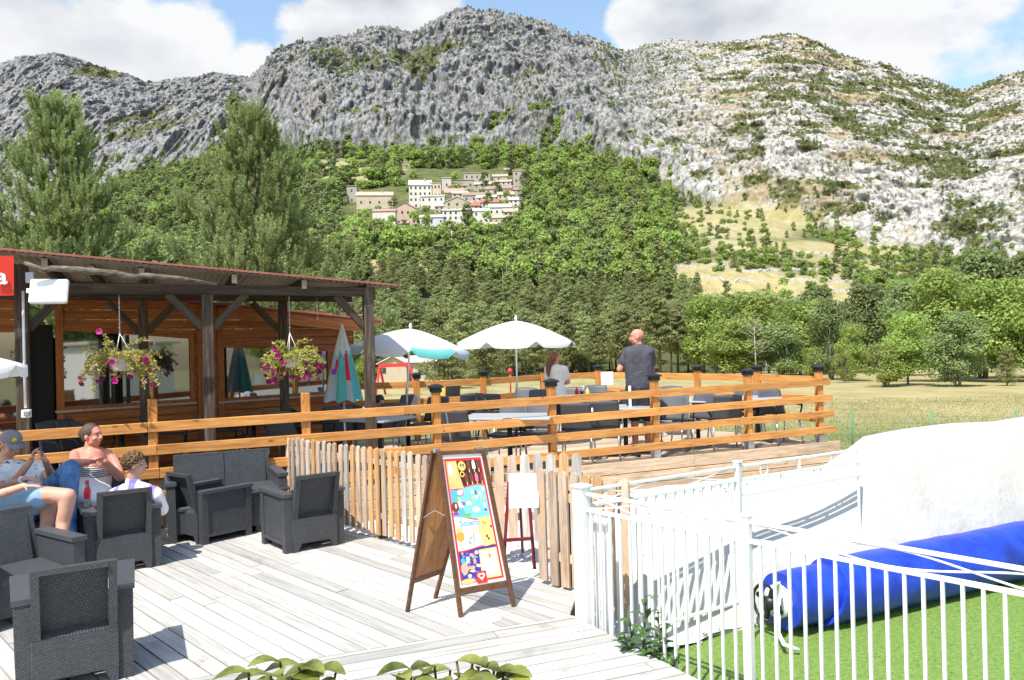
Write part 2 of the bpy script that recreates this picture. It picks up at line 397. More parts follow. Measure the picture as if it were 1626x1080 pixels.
def mixc(t, f, a, b_, typ='MIX'):
    m = N(t, 'ShaderNodeMix', data_type='RGBA', blend_type=typ)
    for i, v in ((0, f), (6, a), (7, b_)):
        if hasattr(v, 'links'): lnk(t, v, m.inputs[i])
        else: m.inputs[i].default_value = v if i == 0 else (*v, 1)
    return m.outputs[2]
def mt(t, op, a, b_=None, clamp=False):
    n = t.nodes.new('ShaderNodeMath'); n.operation = op; n.use_clamp = clamp
    for i, v in enumerate((a, b_)):
        if v is None: continue
        if hasattr(v, 'links'): lnk(t, v, n.inputs[i])
        else: n.inputs[i].default_value = v
    return n.outputs[0]
P = geo.outputs['Position']
at1 = N(t, 'ShaderNodeAttribute', attribute_name='cover'); s1 = N(t, 'ShaderNodeSeparateColor'); lnk(t, at1.outputs['Color'], s1.inputs[0])
at2 = N(t, 'ShaderNodeAttribute', attribute_name='zone'); s2 = N(t, 'ShaderNodeSeparateColor'); lnk(t, at2.outputs['Color'], s2.inputs[0])
kr = at1.outputs['Alpha']
rockL_shaded = rmp(t, nse(t, P, .16, 8, .65, (1.6, 1, .4), .6), [(.30, (.11, .112, .115)), (.45, (.27, .272, .276)), (.70, (.42, .418, .41))])  # left rock coloured darker to stand in for a cloud's shadow
stain = rmp(t, nse(t, P, .02, 5, .6, (1, 1, .5)), [(.58, (0, 0, 0)), (.68, (1, 1, 1))])
rockL_shaded = mixc(t, mt(t, 'MULTIPLY', stain, .35), rockL_shaded, (.36, .27, .19))
rockR = rmp(t, nse(t, P, .22, 8, .7, (1, 1, .8), .8), [(.30, (.30, .28, .25)), (.44, (.55, .53, .49)), (.75, (.70, .68, .64))])
rock = mixc(t, kr, rockL_shaded, rockR)
def crack(sc, st, dist=.5):
    m_ = N(t, 'ShaderNodeMapping'); m_.inputs['Scale'].default_value = st; w_ = N(t, 'ShaderNodeTexNoise'); w_.inputs['Scale'].default_value = sc * .7; lnk(t, P, w_.inputs[0]); a_ = N(t, 'ShaderNodeVectorMath', operation='MULTIPLY_ADD'); lnk(t, w_.outputs['Color'], a_.inputs[0]); a_.inputs[1].default_value = (dist / sc,) * 3; lnk(t, P, a_.inputs[2]); lnk(t, a_.outputs[0], m_.inputs[0])
    v_ = N(t, 'ShaderNodeTexVoronoi', feature='DISTANCE_TO_EDGE'); v_.inputs['Scale'].default_value = sc; lnk(t, m_.outputs[0], v_.inputs['Vector']); return v_.outputs['Distance']
ck1 = rmp(t, crack(.085, (1, 1, .35), 1.5), [(.0, (.30, .30, .30)), (.10, (1, 1, 1))]); ck2 = rmp(t, crack(.30, (1, 1, .7), 1.2), [(.0, (.42, .40, .36)), (.12, (1, 1, 1))])
rock = mixc(t, .75, rock, ck1, 'MULTIPLY'); rock = mixc(t, .8, rock, ck2, 'MULTIPLY')
n_v = mt(t, 'ADD', mt(t, 'MULTIPLY', nse(t, P, .11, 7, .75), .45), mt(t, 'MULTIPLY', nse(t, P, .38, 5, .7), .55))
scrubc = rmp(t, nse(t, P, .5, 5, .7), [(.3, (.06, .07, .025)), (.7, (.16, .155, .06))])
dryc = rmp(t, nse(t, P, .3, 6, .7), [(.3, (.26, .20, .11)), (.7, (.44, .36, .22))])
# dry grass patches on the right
dmask = mt(t, 'MULTIPLY', mt(t, 'SUBTRACT', mt(t, 'ADD', nse(t, P, .07, 8, .75), mt(t, 'MULTIPLY', s2.outputs['Green'], .22)), .57), 7, True)
rock = mixc(t, mt(t, 'MULTIPLY', dmask, kr, True), rock, dryc)
vm = mt(t, 'MULTIPLY', mt(t, 'SUBTRACT', mt(t, 'ADD', mt(t, 'MULTIPLY', s1.outputs['Blue'], .30), n_v), .70), 12, True)
rock = mixc(t, vm, rock, scrubc)
soil = rmp(t, nse(t, P, .12, 5), [(.35, (.07, .10, .03)), (.65, (.17, .17, .07))])
mead = rmp(t, nse(t, P, .35, 7, .7, (1, .5, 1)), [(.28, (.19, .185, .07)), (.5, (.33, .28, .13)), (.75, (.42, .35, .18))])
meadg = rmp(t, nse(t, P, .5, 7, .7, (1, .5, 1)), [(.35, (.11, .16, .04)), (.65, (.25, .25, .10))])
mead = mixc(t, mt(t, 'MULTIPLY', s2.outputs['Blue'], 1.0), mead, meadg)
base = mixc(t, s1.outputs['Red'], rock, soil); base = mixc(t, s1.outputs['Green'], base, mead)
lnk(t, base, b.inputs['Base Color'])
bp = N(t, 'ShaderNodeBump'); bp.inputs['Strength'].default_value = .9; bp.inputs['Distance'].default_value = 2.2
hgt = mt(t, 'MULTIPLY', nse(t, P, .30, 9, .72, (1.5, 1, .8), .5), mt(t, 'SUBTRACT', 1.0, mt(t, 'MULTIPLY', s1.outputs['Green'], .97)))
lnk(t, hgt, bp.inputs['Height']); lnk(t, bp.outputs[0], b.inputs['Normal'])
me.materials.append(hm)
hills = bpy.data.objects.new('hills', me); COL.objects.link(hills); tag(hills, kind='structure')

_gx = Xs
def hill_z(x, y):                       # terrain height under a point
    a = x / max(y, .1); ci = int(np.clip(np.searchsorted(Xs, a), 1, NC - 1))
    col = Dm[:, ci]; 
    return float(np.interp(y, col, Zd[:, ci]))
# near ground, below the decks and behind the viewer
g = MB(); z0 = -.42
ng = [(-70, -60), (70, -60), (70, 11.2), (-70, 11.2)]
g.add([(x, y, z0) for x, y in ng], [(0, 1, 2, 3)])
M_near = mat('near_grass', (.20, .20, .08), .9, var=.3, scale=1.5, bump=.6, bscale=30, bdist=.03)
g.build('ground', M_near, kind='structure')
# ------------------------------------------------------------------ timber
def woodmat(name, ca, cb, cc, rough=.6, scale=1.0, bump=.25, axis=0, knots=True, rnd=.08, spec=.3, wear=None):
    m = bpy.data.materials.new(name); m.use_nodes = True; t = m.node_tree; b = t.nodes['Principled BSDF']
    b.inputs['Roughness'].default_value = rough; b.inputs['Specular IOR Level'].default_value = spec
    co = N(t, 'ShaderNodeTexCoord').outputs['Object']
    oi = N(t, 'ShaderNodeObjectInfo')
    of = N(t, 'ShaderNodeVectorMath', operation='SCALE'); cmb = N(t, 'ShaderNodeCombineXYZ')
    for k in range(3): lnk(t, oi.outputs['Random'], cmb.inputs[k])
    lnk(t, cmb.outputs[0], of.inputs[0]); of.inputs['Scale'].default_value = 23.0
    ad = N(t, 'ShaderNodeVectorMath', operation='ADD'); lnk(t, co, ad.inputs[0]); lnk(t, of.outputs[0], ad.inputs[1]); v = ad.outputs[0]
    st = [14.0, 14.0, 14.0]; st[axis] = .9; st = tuple(q * scale for q in st)
    g1 = nse(t, v, 2.2, 5, .65, st, .6); g2 = nse(t, v, 9.0, 3, .6, st)
    g3 = nse(t, v, 1.3 * scale, 3, .5)
    c = rmp(t, g1, [(.30, ca), (.52, cb), (.74, cc)])
    dk = rmp(t, g2, [(.3, (.72, .72, .72)), (.6, (1, 1, 1))]); c = mixc(t, .75, c, dk, 'MULTIPLY')
    pt = rmp(t, g3, [(.3, (.82, .80, .78)), (.7, (1.1, 1.08, 1.05))]); c = mixc(t, .8, c, pt, 'MULTIPLY')
    if knots:
        ks = [3.0, 9.0, 9.0]; ks[axis] = 3.0
        vo = N(t, 'ShaderNodeTexVoronoi'); vo.inputs['Scale'].default_value = 1.0
        mp_ = N(t, 'ShaderNodeMapping'); sc_ = [8.0] * 3; sc_[axis] = 2.6; mp_.inputs['Scale'].default_value = tuple(sc_)
        lnk(t, v, mp_.inputs[0]); lnk(t, mp_.outputs[0], vo.inputs['Vector'])
        kn = rmp(t, vo.outputs['Distance'], [(.05, (.30, .18, .10)), (.13, (1, 1, 1))]); c = mixc(t, .8, c, kn, 'MULTIPLY')
    if wear:
        wn = rmp(t, nse(t, v, 2.6 * scale, 6, .75), [(.45, (0, 0, 0)), (.62, (1, 1, 1))]); c = mixc(t, wn, c, wear)
    hs = N(t, 'ShaderNodeHueSaturation'); mr = N(t, 'ShaderNodeMapRange'); mr.inputs[3].default_value = 1 - rnd; mr.inputs[4].default_value = 1 + rnd
    lnk(t, oi.outputs['Random'], mr.inputs[0]); lnk(t, mr.outputs[0], hs.inputs['Value']); lnk(t, c, hs.inputs['Color'])
    lnk(t, hs.outputs[0], b.inputs['Base Color'])
    bp = N(t, 'ShaderNodeBump'); bp.inputs['Strength'].default_value = bump; bp.inputs['Distance'].default_value = .004
    lnk(t, g2, bp.inputs['Height']); lnk(t, bp.outputs[0], b.inputs['Normal'])
    return m
M_rail = woodmat('honey_timber', (.42, .17, .045), (.66, .30, .085), (.80, .43, .15), .55)
M_post = woodmat('honey_post', (.40, .155, .035), (.60, .26, .07), (.74, .36, .12), .55, axis=2)
M_dark = woodmat('dark_beam', (.030, .020, .014), (.075, .050, .036), (.15, .11, .085), .7, axis=0)
M_darkp = woodmat('dark_post', (.030, .020, .014), (.085, .060, .045), (.20, .16, .13), .7, axis=2, rnd=.2)
M_pick = woodmat('weathered_picket', (.40, .26, .17), (.58, .45, .34), (.74, .66, .58), .75, axis=2, rnd=.28, wear=(.62, .42, .27))
M_logs = woodmat('cabin_boards', (.25, .078, .022), (.45, .150, .040), (.60, .23, .065), .55, axis=0, scale=.8)
M_logv = woodmat('cabin_trim', (.22, .07, .02), (.38, .13, .035), (.5, .2, .06), .55, axis=2)
M_fasc = woodmat('pale_plank', (.42, .28, .17), (.60, .44, .29), (.72, .60, .46), .7, axis=0, rnd=.15)
M_stain = woodmat('brown_frame', (.085, .035, .018), (.15, .065, .032), (.22, .10, .05), .4, axis=2, knots=False, spec=.5)
M_ply = woodmat('varnished_ply', (.34, .15, .055), (.48, .235, .10), (.58, .31, .15), .45, axis=2, scale=.6, knots=False)
M_white = mat('white_paint', (.82, .82, .81), .45, var=.03, scale=3)
M_galv = mat('galvanised_steel', (.55, .56, .57), .35, .8, var=.12, scale=20)
M_black = mat('black_plastic', (.018, .019, .021), .4, var=.15)
M_steel = mat('brushed_leg', (.62, .63, .65), .3, .9, var=.05)

def plank(name, a, b, w, h, m, parent=None, up=(0, 0, 1), bev=.004, **tg):   # a board with its grain along local x
    a = Vector(a); b = Vector(b); d = b - a; L = d.length; x = d / L; u = Vector(up); y = u.cross(x)
    if y.length < 1e-4: y = Vector((0, 1, 0)).cross(x)
    y.normalize(); z = x.cross(y)
    q = MB(); q.box((0, 0, 0), (L, w, h), None, bev)
    o = q.build(name, m, None, **tg)
    o.matrix_world = Matrix.Translation((a + b) / 2) @ Matrix((x, y, z)).transposed().to_4x4()
    if parent: 
        mw = o.matrix_world.copy(); o.parent = parent; o.matrix_parent_inverse = Matrix(); o.matrix_local = lmat(parent).inverted() @ mw
    return o
def deck_material(name, ca, cb, cc, dark, bw):
    m = bpy.data.materials.new(name); m.use_nodes = True; t = m.node_tree; b = t.nodes['Principled BSDF']; b.inputs['Roughness'].default_value = .75; b.inputs['Specular IOR Level'].default_value = .25
    at_ = N(t, 'ShaderNodeAttribute', attribute_name='board'); co = N(t, 'ShaderNodeTexCoord').outputs['Object']
    ad = N(t, 'ShaderNodeVectorMath', operation='MULTIPLY_ADD'); lnk(t, at_.outputs['Vector'], ad.inputs[0]); ad.inputs[1].default_value = (40, 0, 0); lnk(t, co, ad.inputs[2]); v = ad.outputs[0]
    g1 = nse(t, v, 2.0, 6, .7, (.8, 13, 13), .5); g2 = nse(t, v, 1.6, 6, .7)
    c = rmp(t, g1, [(.28, ca), (.5, cb), (.75, cc)])
    sp = rmp(t, g2, [(.24, dark), (.40, (1, 1, 1))]); c = mixc(t, .8, c, sp, 'MULTIPLY')
    s_ = N(t, 'ShaderNodeSeparateColor'); lnk(t, at_.outputs['Color'], s_.inputs[0])
    br = N(t, 'ShaderNodeMapRange'); br.inputs[3].default_value = .74; br.inputs[4].default_value = 1.12; lnk(t, s_.outputs[0], br.inputs[0])
    hs = N(t, 'ShaderNodeHueSaturation'); lnk(t, br.outputs[0], hs.inputs['Value']); lnk(t, c, hs.inputs['Color']); lnk(t, hs.outputs[0], b.inputs['Base Color'])
    bp = N(t, 'ShaderNodeBump'); bp.inputs['Strength'].default_value = .5; bp.inputs['Distance'].default_value = .004; lnk(t, g1, bp.inputs['Height']); lnk(t, bp.outputs[0], b.inputs['Normal'])
    return m
def clip_poly(poly, n, c):              # keep points with n.p <= c
    o = []
    for i in range(len(poly)):
        p, q = poly[i], poly[(i + 1) % len(poly)]; dp = n[0] * p[0] + n[1] * p[1] - c; dq = n[0] * q[0] + n[1] * q[1] - c
        if dp <= 0: o.append(p)
        if dp * dq < 0:
            s = dp / (dp - dq); o.append((p[0] + (q[0] - p[0]) * s, p[1] + (q[1] - p[1]) * s))
    return o
def boards(name, poly, ang, bw, gap, ztop, th, m, rs, joint=3.6):   # deck boards cut to a polygon, one mesh
    ca_, sa_ = math.cos(ang), math.sin(ang)
    loc = [(p[0] * ca_ + p[1] * sa_, -p[0] * sa_ + p[1] * ca_) for p in poly]
    y0 = min(p[1] for p in loc); y1 = max(p[1] for p in loc); x0 = min(p[0] for p in loc); x1 = max(p[0] for p in loc)
    q = MB(); cols = []; rr = random.Random(rs); y = y0
    while y < y1:
        x = x0 - rr.random() * joint
        while x < x1:
            xe = x + joint * rr.uniform(.75, 1.1)
            pl = loc
            for n_, c_ in (((-1, 0), -(x + gap * .3)), ((1, 0), xe - gap * .3), ((0, -1), -(y + gap / 2)), ((0, 1), y + bw - gap / 2)): 
                pl = clip_poly(pl, n_, c_)
                if len(pl) < 3: break
            if len(pl) >= 3:
                k = len(pl); zt = ztop + rr.uniform(-.0015, .0015); o = len(q.v)
                q.add([(p[0], p[1], zt) for p in pl] + [(p[0], p[1], zt - th) for p in pl], [tuple(range(k))] + [(i, k + i, k + (i + 1) % k, (i + 1) % k) for i in range(k)])
                cols += [rr.random()] * (2 * k)
            x = xe
        y += bw
    o = q.build(name, m, kind='structure'); o.rotation_euler = (0, 0, ang)
    a_ = o.data.color_attributes.new('board', 'FLOAT_COLOR', 'POINT')
    for i, c in enumerate(cols): a_.data[i].color = (c, c, c, 1)
    return o

# ------------------------------------------------------------------ the rail line of the upper terrace
def rail_D(px): return .78 * F / (97 - .0325 * (px - 640))
def RL(px, py=600): return at(px, py, rail_D(px))
RA = RL(28); RB = RL(1315); rdir = Vector((RB.x - RA.x, RB.y - RA.y, 0)).normalized(); rnor = Vector((-rdir.y, rdir.x, 0))
ZF = .23
def rl_pt(px):                          # the rail line as a straight line on plan
    k = (px - CX) / F; a = Vector((RA.x, RA.y)); d = Vector((rdir.x, rdir.y))
    t = (k * a.y - a.x) / (d.x - k * d.y); p = a + d * t; return Vector((p.x, p.y, 0))
def railz(px, top_y): p = rl_pt(px); return z_at(px, top_y, p.y)
M_deck = deck_material('bleached_deck', (.33, .31, .265), (.47, .455, .42), (.56, .55, .52), (.36, .29, .22), .12)
M_deck2 = deck_material('terrace_boards', (.33, .24, .16), (.50, .39, .28), (.64, .55, .44), (.5, .4, .3), .12)

# seam and edges of the near deck
sm0 = on(383, 1065, 0); sm1 = on(772, 1000, 0); sdir = Vector((sm1.x - sm0.x, sm1.y - sm0.y)).normalized()
e0 = on(905, 975, 0); e1 = on(1110, 1080, 0); edir = Vector((e1.x - e0.x, e1.y - e0.y)).normalized()
pk0 = rl_pt(452); pk1 = on(883, 932, 0); 
bang = math.atan2(.709, -.705)          # run of the near boards
far_l = rl_pt(-900)
big = [(pk0.x, pk0.y), (far_l.x, far_l.y), (-9, -1), (3.5, -1), (e1.x + edir.x * 5, e1.y + edir.y * 5), (e0.x, e0.y), (pk1.x + .18, pk1.y - .05)]
# split along the seam
sn = (-sdir.y, sdir.x); sc_ = sn[0] * sm0.x + sn[1] * sm0.y
up_poly = clip_poly(big, (-sn[0], -sn[1]), -sc_ - .004); lo_poly = clip_poly(big, sn, sc_ - .004)
boards('wooden_deck', up_poly, bang, .125, .012, 0, .03, M_deck, 5)
boards('wooden_deck_landing', lo_poly, math.atan2(sdir.y, sdir.x), .125, .010, 0.0, .03, M_deck, 6)
q = MB(); q.prism([(x, y, -.036) for x, y in clip_poly(big, (0, 0), 1)][::-1], (0, 0, -.30)); q.build('deck_substructure', M_darkp, kind='structure')

# upper terrace: boards, edge planks
bk = [(660, 14.3), (766, 14.8), (861, 16.0), (948, 16.6), (1106, 14.8), (1201, 13.9)]
bkp = [Vector(((px - CX) / F * D, D, 0)) for px, D in bk]
c_r = rl_pt(1321); c_l = rl_pt(-900)
terr = [(c_l.x, c_l.y), (c_r.x, c_r.y)] + [(p.x + .1, p.y + .1) for p in bkp[::-1]] + [(-5.5, 13.9), (-13, 11.5)]
boards('terrace_deck', terr, math.atan2(rdir.y, rdir.x), .14, .007, ZF, .03, M_deck2, 8)
q = MB(); q.prism([(x, y, ZF - .036) for x, y in terr][::-1], (0, 0, -.42)); q.build('terrace_substructure', M_darkp, kind='structure')
fa = rl_pt(300) - rnor * .0; fb = c_r
fr = empty('terrace_edge', (fa.x, fa.y, 0), label='pale timber planks closing the side of the raised terrace under the orange railing', cat='edging')
for i, (zt, hh) in enumerate(((ZF + .03, .17), (ZF - .15, .15), (ZF - .31, .13))):
    m_ = (fa + fb) / 2 + rdir * 2.05
    for a_, b_ in ((fa, m_), (m_ + rdir * .006, fb + rdir * .06)):
        o_ = -rnor * (.045 + .012 * i)
        plank('plank', a_ + o_ + Vector((0, 0, zt - hh / 2)), b_ + o_ + Vector((0, 0, zt - hh / 2)), .03, hh, M_fasc, fr)

# ------------------------------------------------------------------ front railing
def post_cap(q, p, z, s=.085):
    q.box((p.x, p.y, z + .012), (s * 2.05, s * 2.05, .024), rotz(math.atan2(rdir.y, rdir.x)), .005)
    q.box((p.x, p.y, z - .03), (s * 1.55, s * 1.55, .06), rotz(math.atan2(rdir.y, rdir.x)), .006)
    q.lathe([(s * 1.15, z + .022), (s * 1.0, z + .034), (s * .4, z + .052), (0.001, z + .056)], (p.x, p.y, 0), 4, smooth=False, rot=None)
fr = empty('railing', (RA.x, RA.y, ZF), label='long orange timber railing with four rails along the front of the upper terrace', cat='railing')
ang = math.atan2(rdir.y, rdir.x)
def post(px, topy, cap, parent, base=None, p=None, off=.05, shoe=False, w=.10):
    p = p if p is not None else rl_pt(px) + rnor * off
    zt = z_at(px, topy, p.y); z0_ = base if base is not None else ZF
    q = MB(); q.box((0, 0, 0), (w, w, zt - z0_ - (.15 if shoe else 0)), rotz(ang), .006)
    o = q.build('post', M_post, None); o.location = (p.x, p.y, (zt + z0_ + (.15 if shoe else 0)) / 2)
    mw = Matrix.Translation(o.location); o.parent = parent; o.location = (0, 0, 0); o.matrix_local = lmat(parent).inverted() @ mw
    def sub(qq, nm, mm):
        so = qq.build(nm, mm, None); so.parent = o; so.matrix_local = mw.inverted()
    if cap:
        q = MB(); post_cap(q, p, zt); sub(q, 'post_cap', M_black)
    if shoe:
        q = MB(); q.box((p.x, p.y, z0_ + .075), (w * 1.12, w * 1.12, .15), rotz(ang), .003); q.box((p.x, p.y, z0_ + .006), (w * 1.6, w * 1.6, .012), rotz(ang), .002); sub(q, 'post_shoe', M_galv)
    return p, zt
for px, ty, cap in ((-60, 680, 0), (240, 634, 0), (484, 624, 0), (692, 616, 1), (876, 607, 1), (1040, 598, 1), (1189, 590, 1), (1302, 584, 1)):
    post(px, ty, cap, fr, shoe=px > 1000)
rails = [[(-80, 691), (28, 684), (640, 644.3), (1315, 600.7)], [(-80, 731), (70, 718.7), (640, 678.3), (1318, 626)], [(-80, 770), (248, 743), (640, 709), (1320, 650.7)], [(-80, 812), (400, 765), (820, 723), (1322, 675.7)]]
cuts = [[-80, 232, 640 - 0, 1045, 1315], [-80, 246, 700, 1042, 1318], [-80, 250, 640, 1189, 1320], [-80, 470, 880, 1185, 1322]]
for ri, (line, cut) in enumerate(zip(rails, cuts)):
    for a_, b_ in zip(cut[:-1], cut[1:]):
        ya = np.interp(a_, [l[0] for l in line], [l[1] for l in line]); yb = np.interp(b_, [l[0] for l in line], [l[1] for l in line])
        pa = rl_pt(a_) - rnor * .016; pb = rl_pt(b_) - rnor * .016
        hb = .112
        pa.z = railz(a_, ya) - hb / 2; pb.z = railz(b_, yb) - hb / 2
        plank('rail', pa, pb - rdir * .004, .032, hb, M_rail, fr)

# back railing round the far side of the terrace
br_ = empty('railing', (bkp[2].x, bkp[2].y, ZF), label='orange timber railing with black lamp caps round the far side of the terrace', cat='railing')
tops = [(660, 596), (766, 592), (861, 586), (948, 583), (1106, 584), (1201, 584)]
for (px, ty), p in zip(tops, bkp): post(px, ty, 1, br_, p=p)
ptsb = [Vector((-9.5, 12.2, 0)), Vector((-5.5, 13.8, 0))] + bkp + [rl_pt(1302)]
for i in range(len(ptsb) - 1):
    a_, b_ = ptsb[i], ptsb[i + 1]
    for zt in (1.27, .95, .63):
        if i == 4 and zt < 1: continue
        plank('rail', a_ + Vector((0, .04, zt)), b_ + Vector((0, .04, zt)), .03, .12, M_rail, br_)
post(0, 600, 0, br_, p=ptsb[1]) if False else None

# ------------------------------------------------------------------ picket fences
def picket(q, p, w, th, z0_, z1, d, lean=0.0):
    d = Vector(d).normalized(); n = Vector((-d.y, d.x, 0)); k = 7
    prof = [(-w / 2, z0_), (w / 2, z0_)] + [(w / 2 * math.cos(PI * i / k), z1 - w / 2 + w / 2 * math.sin(PI * i / k)) for i in range(k + 1)]
    q.prism([Vector((p.x, p.y, 0)) + d * (x + lean * (z - z0_)) + Vector((0, 0, z)) - n * th / 2 for x, z in prof], n * th)
M_pickg = woodmat('silvered_picket', (.33, .29, .25), (.52, .48, .44), (.72, .69, .66), .8, axis=2, rnd=.25)
M_picko = woodmat('honey_picket', (.42, .22, .09), (.60, .36, .17), (.72, .50, .30), .75, axis=2, rnd=.25)
rpk = random.Random(44)
def picket_obj(p, w, th, z0_, z1, d, parent, lean=0.0):
    q = MB(); picket(q, Vector((0, 0, 0)), w, th, 0, z1 - z0_, d, lean)
    o = q.build('picket', rpk.choice([M_pick, M_pickg, M_picko, M_pick]), None); o.parent = parent; o.matrix_local = lmat(parent).inverted() @ Matrix.Translation((p.x, p.y, z0_)); return o
S = .957
def zz(z): return H - (2.09 - z) * S
pd = (pk1 - pk0); pd.z = 0; L_ = pd.length; pd.normalize(); pnn = Vector((-pd.y, pd.x, 0))
fr = empty('picket_fence', (pk0.x, pk0.y, 0), label='run of weathered round-topped pickets from the orange railing to behind the menu board', cat='picket fence')
def along_px(p0, d, px):
    k = (px - CX) / F; t = (k * p0.y - p0.x) / (d.x - k * d.y); return t
tA = along_px(pk0, pd, 762); n_ = int(tA / .112)
rr = random.Random(4)
for i in range(n_ + 1):
    picket_obj(pk0 + pd * (i * .112 + .02) , .062, .02, .055 + rr.uniform(-.01, .01), .945 + rr.uniform(-.012, .012), pd, fr, rr.uniform(-.012, .012))
for z in (.24, .80): plank('rail', pk0 + pnn * .03 + Vector((0, 0, z)), pk0 + pd * tA + pnn * .03 + Vector((0, 0, z)), .035, .06, M_pick, fr)
q = MB(); pp = pk0 + pd * (L_ * .42) + pnn * .08; q.box((pp.x, pp.y, .42), (.08, .08, .86), rotz(math.atan2(pd.y, pd.x)), .005); q.build('post', M_darkp, fr, world=True)
fr = empty('picket_gate', (-.3, 7.85, 0), label='wide picket gate standing open behind the menu board, its lower rails bare', cat='gate')
gd = Vector((1, .012, 0)).normalized(); g0 = at(771, 721, 7.85); g0.z = 0
for i in range(8): picket_obj(g0 + gd * (i * .1325), .098, .022, -.02, .862 + .006 * math.sin(i * 2.3), gd, fr)
for z in (.62, .22): plank('rail', g0 + Vector((-.05, .035, z)), g0 + gd * .99 + Vector((0, .035, z)), .035, .075, M_pick, fr)
fr = empty('picket_fence', (pk1.x, pk1.y, 0), label='short run of greyed pickets beside the white gate post', cat='picket fence')
b0 = on(859.6, 743.4, zz(1.005)); b0.z = 0; b1 = on(975, 758, zz(1.005)); bd = (b1 - b0); bd.z = 0; LB = bd.length; bd.normalize()
for i in range(int(LB / .118) + 2): picket_obj(b0 + bd * i * .118, .085, .022, .03 + rr.uniform(-.01, .01), zz(1.005) + rr.uniform(-.01, .01), bd, fr, rr.uniform(-.01, .01))
bn = Vector((-bd.y, bd.x, 0))
for z in (.25, .74): plank('rail', b0 + bn * .03 + Vector((0, 0, z)), b0 + bd * (LB + .1) + bn * .03 + Vector((0, 0, z)), .035, .07, M_pick, fr)
q = MB(); pp = b0 + bd * .16 + bn * .09; q.box((pp.x, pp.y, .33), (.085, .085, .9), rotz(.5), .005); q.build('post', M_darkp, fr, world=True)
q = MB(); pp = b0 + bd * .72 + bn * .09; q.box((pp.x, pp.y, .33), (.09, .09, .95), rotz(.5), .005); q.build('post', M_pick, fr, world=True)

# ------------------------------------------------------------------ white metal fences
zt_, zs_ = zz(.955), zz(.835)
P0 = on(928, 985, 0); P0.z = 0; e_ = on(1626, 943.5, zs_); fd = Vector((e_.x - P0.x, e_.y - P0.y, 0)).normalized(); fn = Vector((-fd.y, fd.x, 0))
M_wire = mat('white_enamel', (.80, .80, .79), .35, var=.03)
def lens_arcs(q, a, b, z0_, z1, n, r=.006):   # crossing bowed bars between two rails
    d = (b - a); L = d.length; d = d.normalized(); seg_ = L / n
    for i in range(n):
        for s_ in (0, 1):
            pts = []
            for k in range(13):
                u = k / 12; z = z0_ + (z1 - z0_) * ((u if s_ else 1 - u) + .0 ) 
                bow = math.sin(PI * u) * .18 * (1 if s_ else -1)
                zc = z0_ + (z1 - z0_) * min(max((.5 - .5 * math.cos(PI * u) if s_ else .5 + .5 * math.cos(PI * u)) , 0), 1)
                pts.append(a + d * (seg_ * (i + u)) + Vector((0, 0, zc)))
            q.tube(pts, r, 6)
def panel(parent, a, b, zt, zs, zb, n, rings=False, third=False, sp=.087, w=.021):
    d = (b - a).normalized(); L = (b - a).length; rt = math.atan2(d.y, d.x)
    q = MB(); q.beam(a + Vector((0, 0, zt)), b + Vector((0, 0, zt)), .022, .022, bev=.003); q.build('top_rail', M_wire, parent, world=True)
    q = MB(); q.beam(a + Vector((0, 0, zs)), b + Vector((0, 0, zs)), .025, .025, bev=.003)
    q.build('cross_rail', M_wire, parent, world=True); q = MB(); q.beam(a + Vector((0, 0, zb)), b + Vector((0, 0, zb)), .025, .025, bev=.003); q.build('cross_rail', M_wire, parent, world=True)
    q = MB()
    if rings:
        for k in (.2, .78): q.tube([a + d * L * k + Vector((0, 0, (zt + zs) / 2)) + d * .045 * math.cos(t_) + Vector((0, 0, .045 * math.sin(t_))) for t_ in np.linspace(0, 2 * PI, 20)], .006, 6)
        for k in (.48,): q.beam(a + d * L * k + Vector((0, 0, zs)), a + d * L * k + Vector((0, 0, zt)), .02, .02)
    else: lens_arcs(q, a, b, zs + .01, zt - .01, n)
    q.build('ornament', M_wire, parent, world=True)
    k = int(L / sp)
    src = None
    for i in range(1, k):
        p = a + d * (i * L / k)
        if src is None:
            q = MB(); q.beam((0, 0, zb), (0, 0, zs), w, w * .8, up=tuple(d), bev=.003)
            src = q.build('baluster', M_wire, None); o = src
        else: o = src.copy(); COL.objects.link(o)
        o.parent = parent; o.matrix_local = lmat(parent).inverted() @ Matrix.Translation((p.x, p.y, 0))
def mpost(p, z0_, z1, w, parent):
    q = MB(); q.box((p.x, p.y, (z0_ + z1) / 2), (w, w, z1 - z0_), rotz(math.atan2(fd.y, fd.x)), .004)
    q.box((p.x, p.y, z1 + .008), (w * 1.25, w * 1.25, .016), rotz(math.atan2(fd.y, fd.x)), .004); q.build('post', M_wire, parent, world=True)
f1 = empty('white_fence', (P0.x, P0.y, -.4), label='white metal railing with bowed bars along the deck edge, reaching the lower right corner', cat='metal fence')
tP1 = along_px(P0, fd, 1177); P1 = P0 + fd * tP1; P2 = P0 + fd * (tP1 + 2.4); P3 = P2 + fd * 1.4
mpost(P0, -.35, zz(1.0), .095, f1); mpost(P1, -.40, zz(.985), .052, f1); mpost(P2, -.4, zz(1.0), .075, f1)
panel(f1, P0, P1, zt_, zs_, -.22, 2); panel(f1, P1, P2, zt_, zs_, -.22, 3)
f2 = empty('white_fence', (P0.x + .3, P0.y + .3, -.4), label='white metal railing running back from the gate post below the terrace planks', cat='metal fence')
e2 = on(1362, 714, zt_); e2.z = 0; f2s = P0 + Vector((.02, .08, 0)); m2 = on(1171, 741, zt_); m2.z = 0
mpost(m2, -.4, zz(.99), .05, f2); mpost(e2, -.2, zz(.965), .022, f2)
panel(f2, f2s, m2, zt_, zs_, -.22, 2, sp=.10); panel(f2, m2, e2, zt_, zs_, zs_ - .13, 1, rings=True, sp=.42)
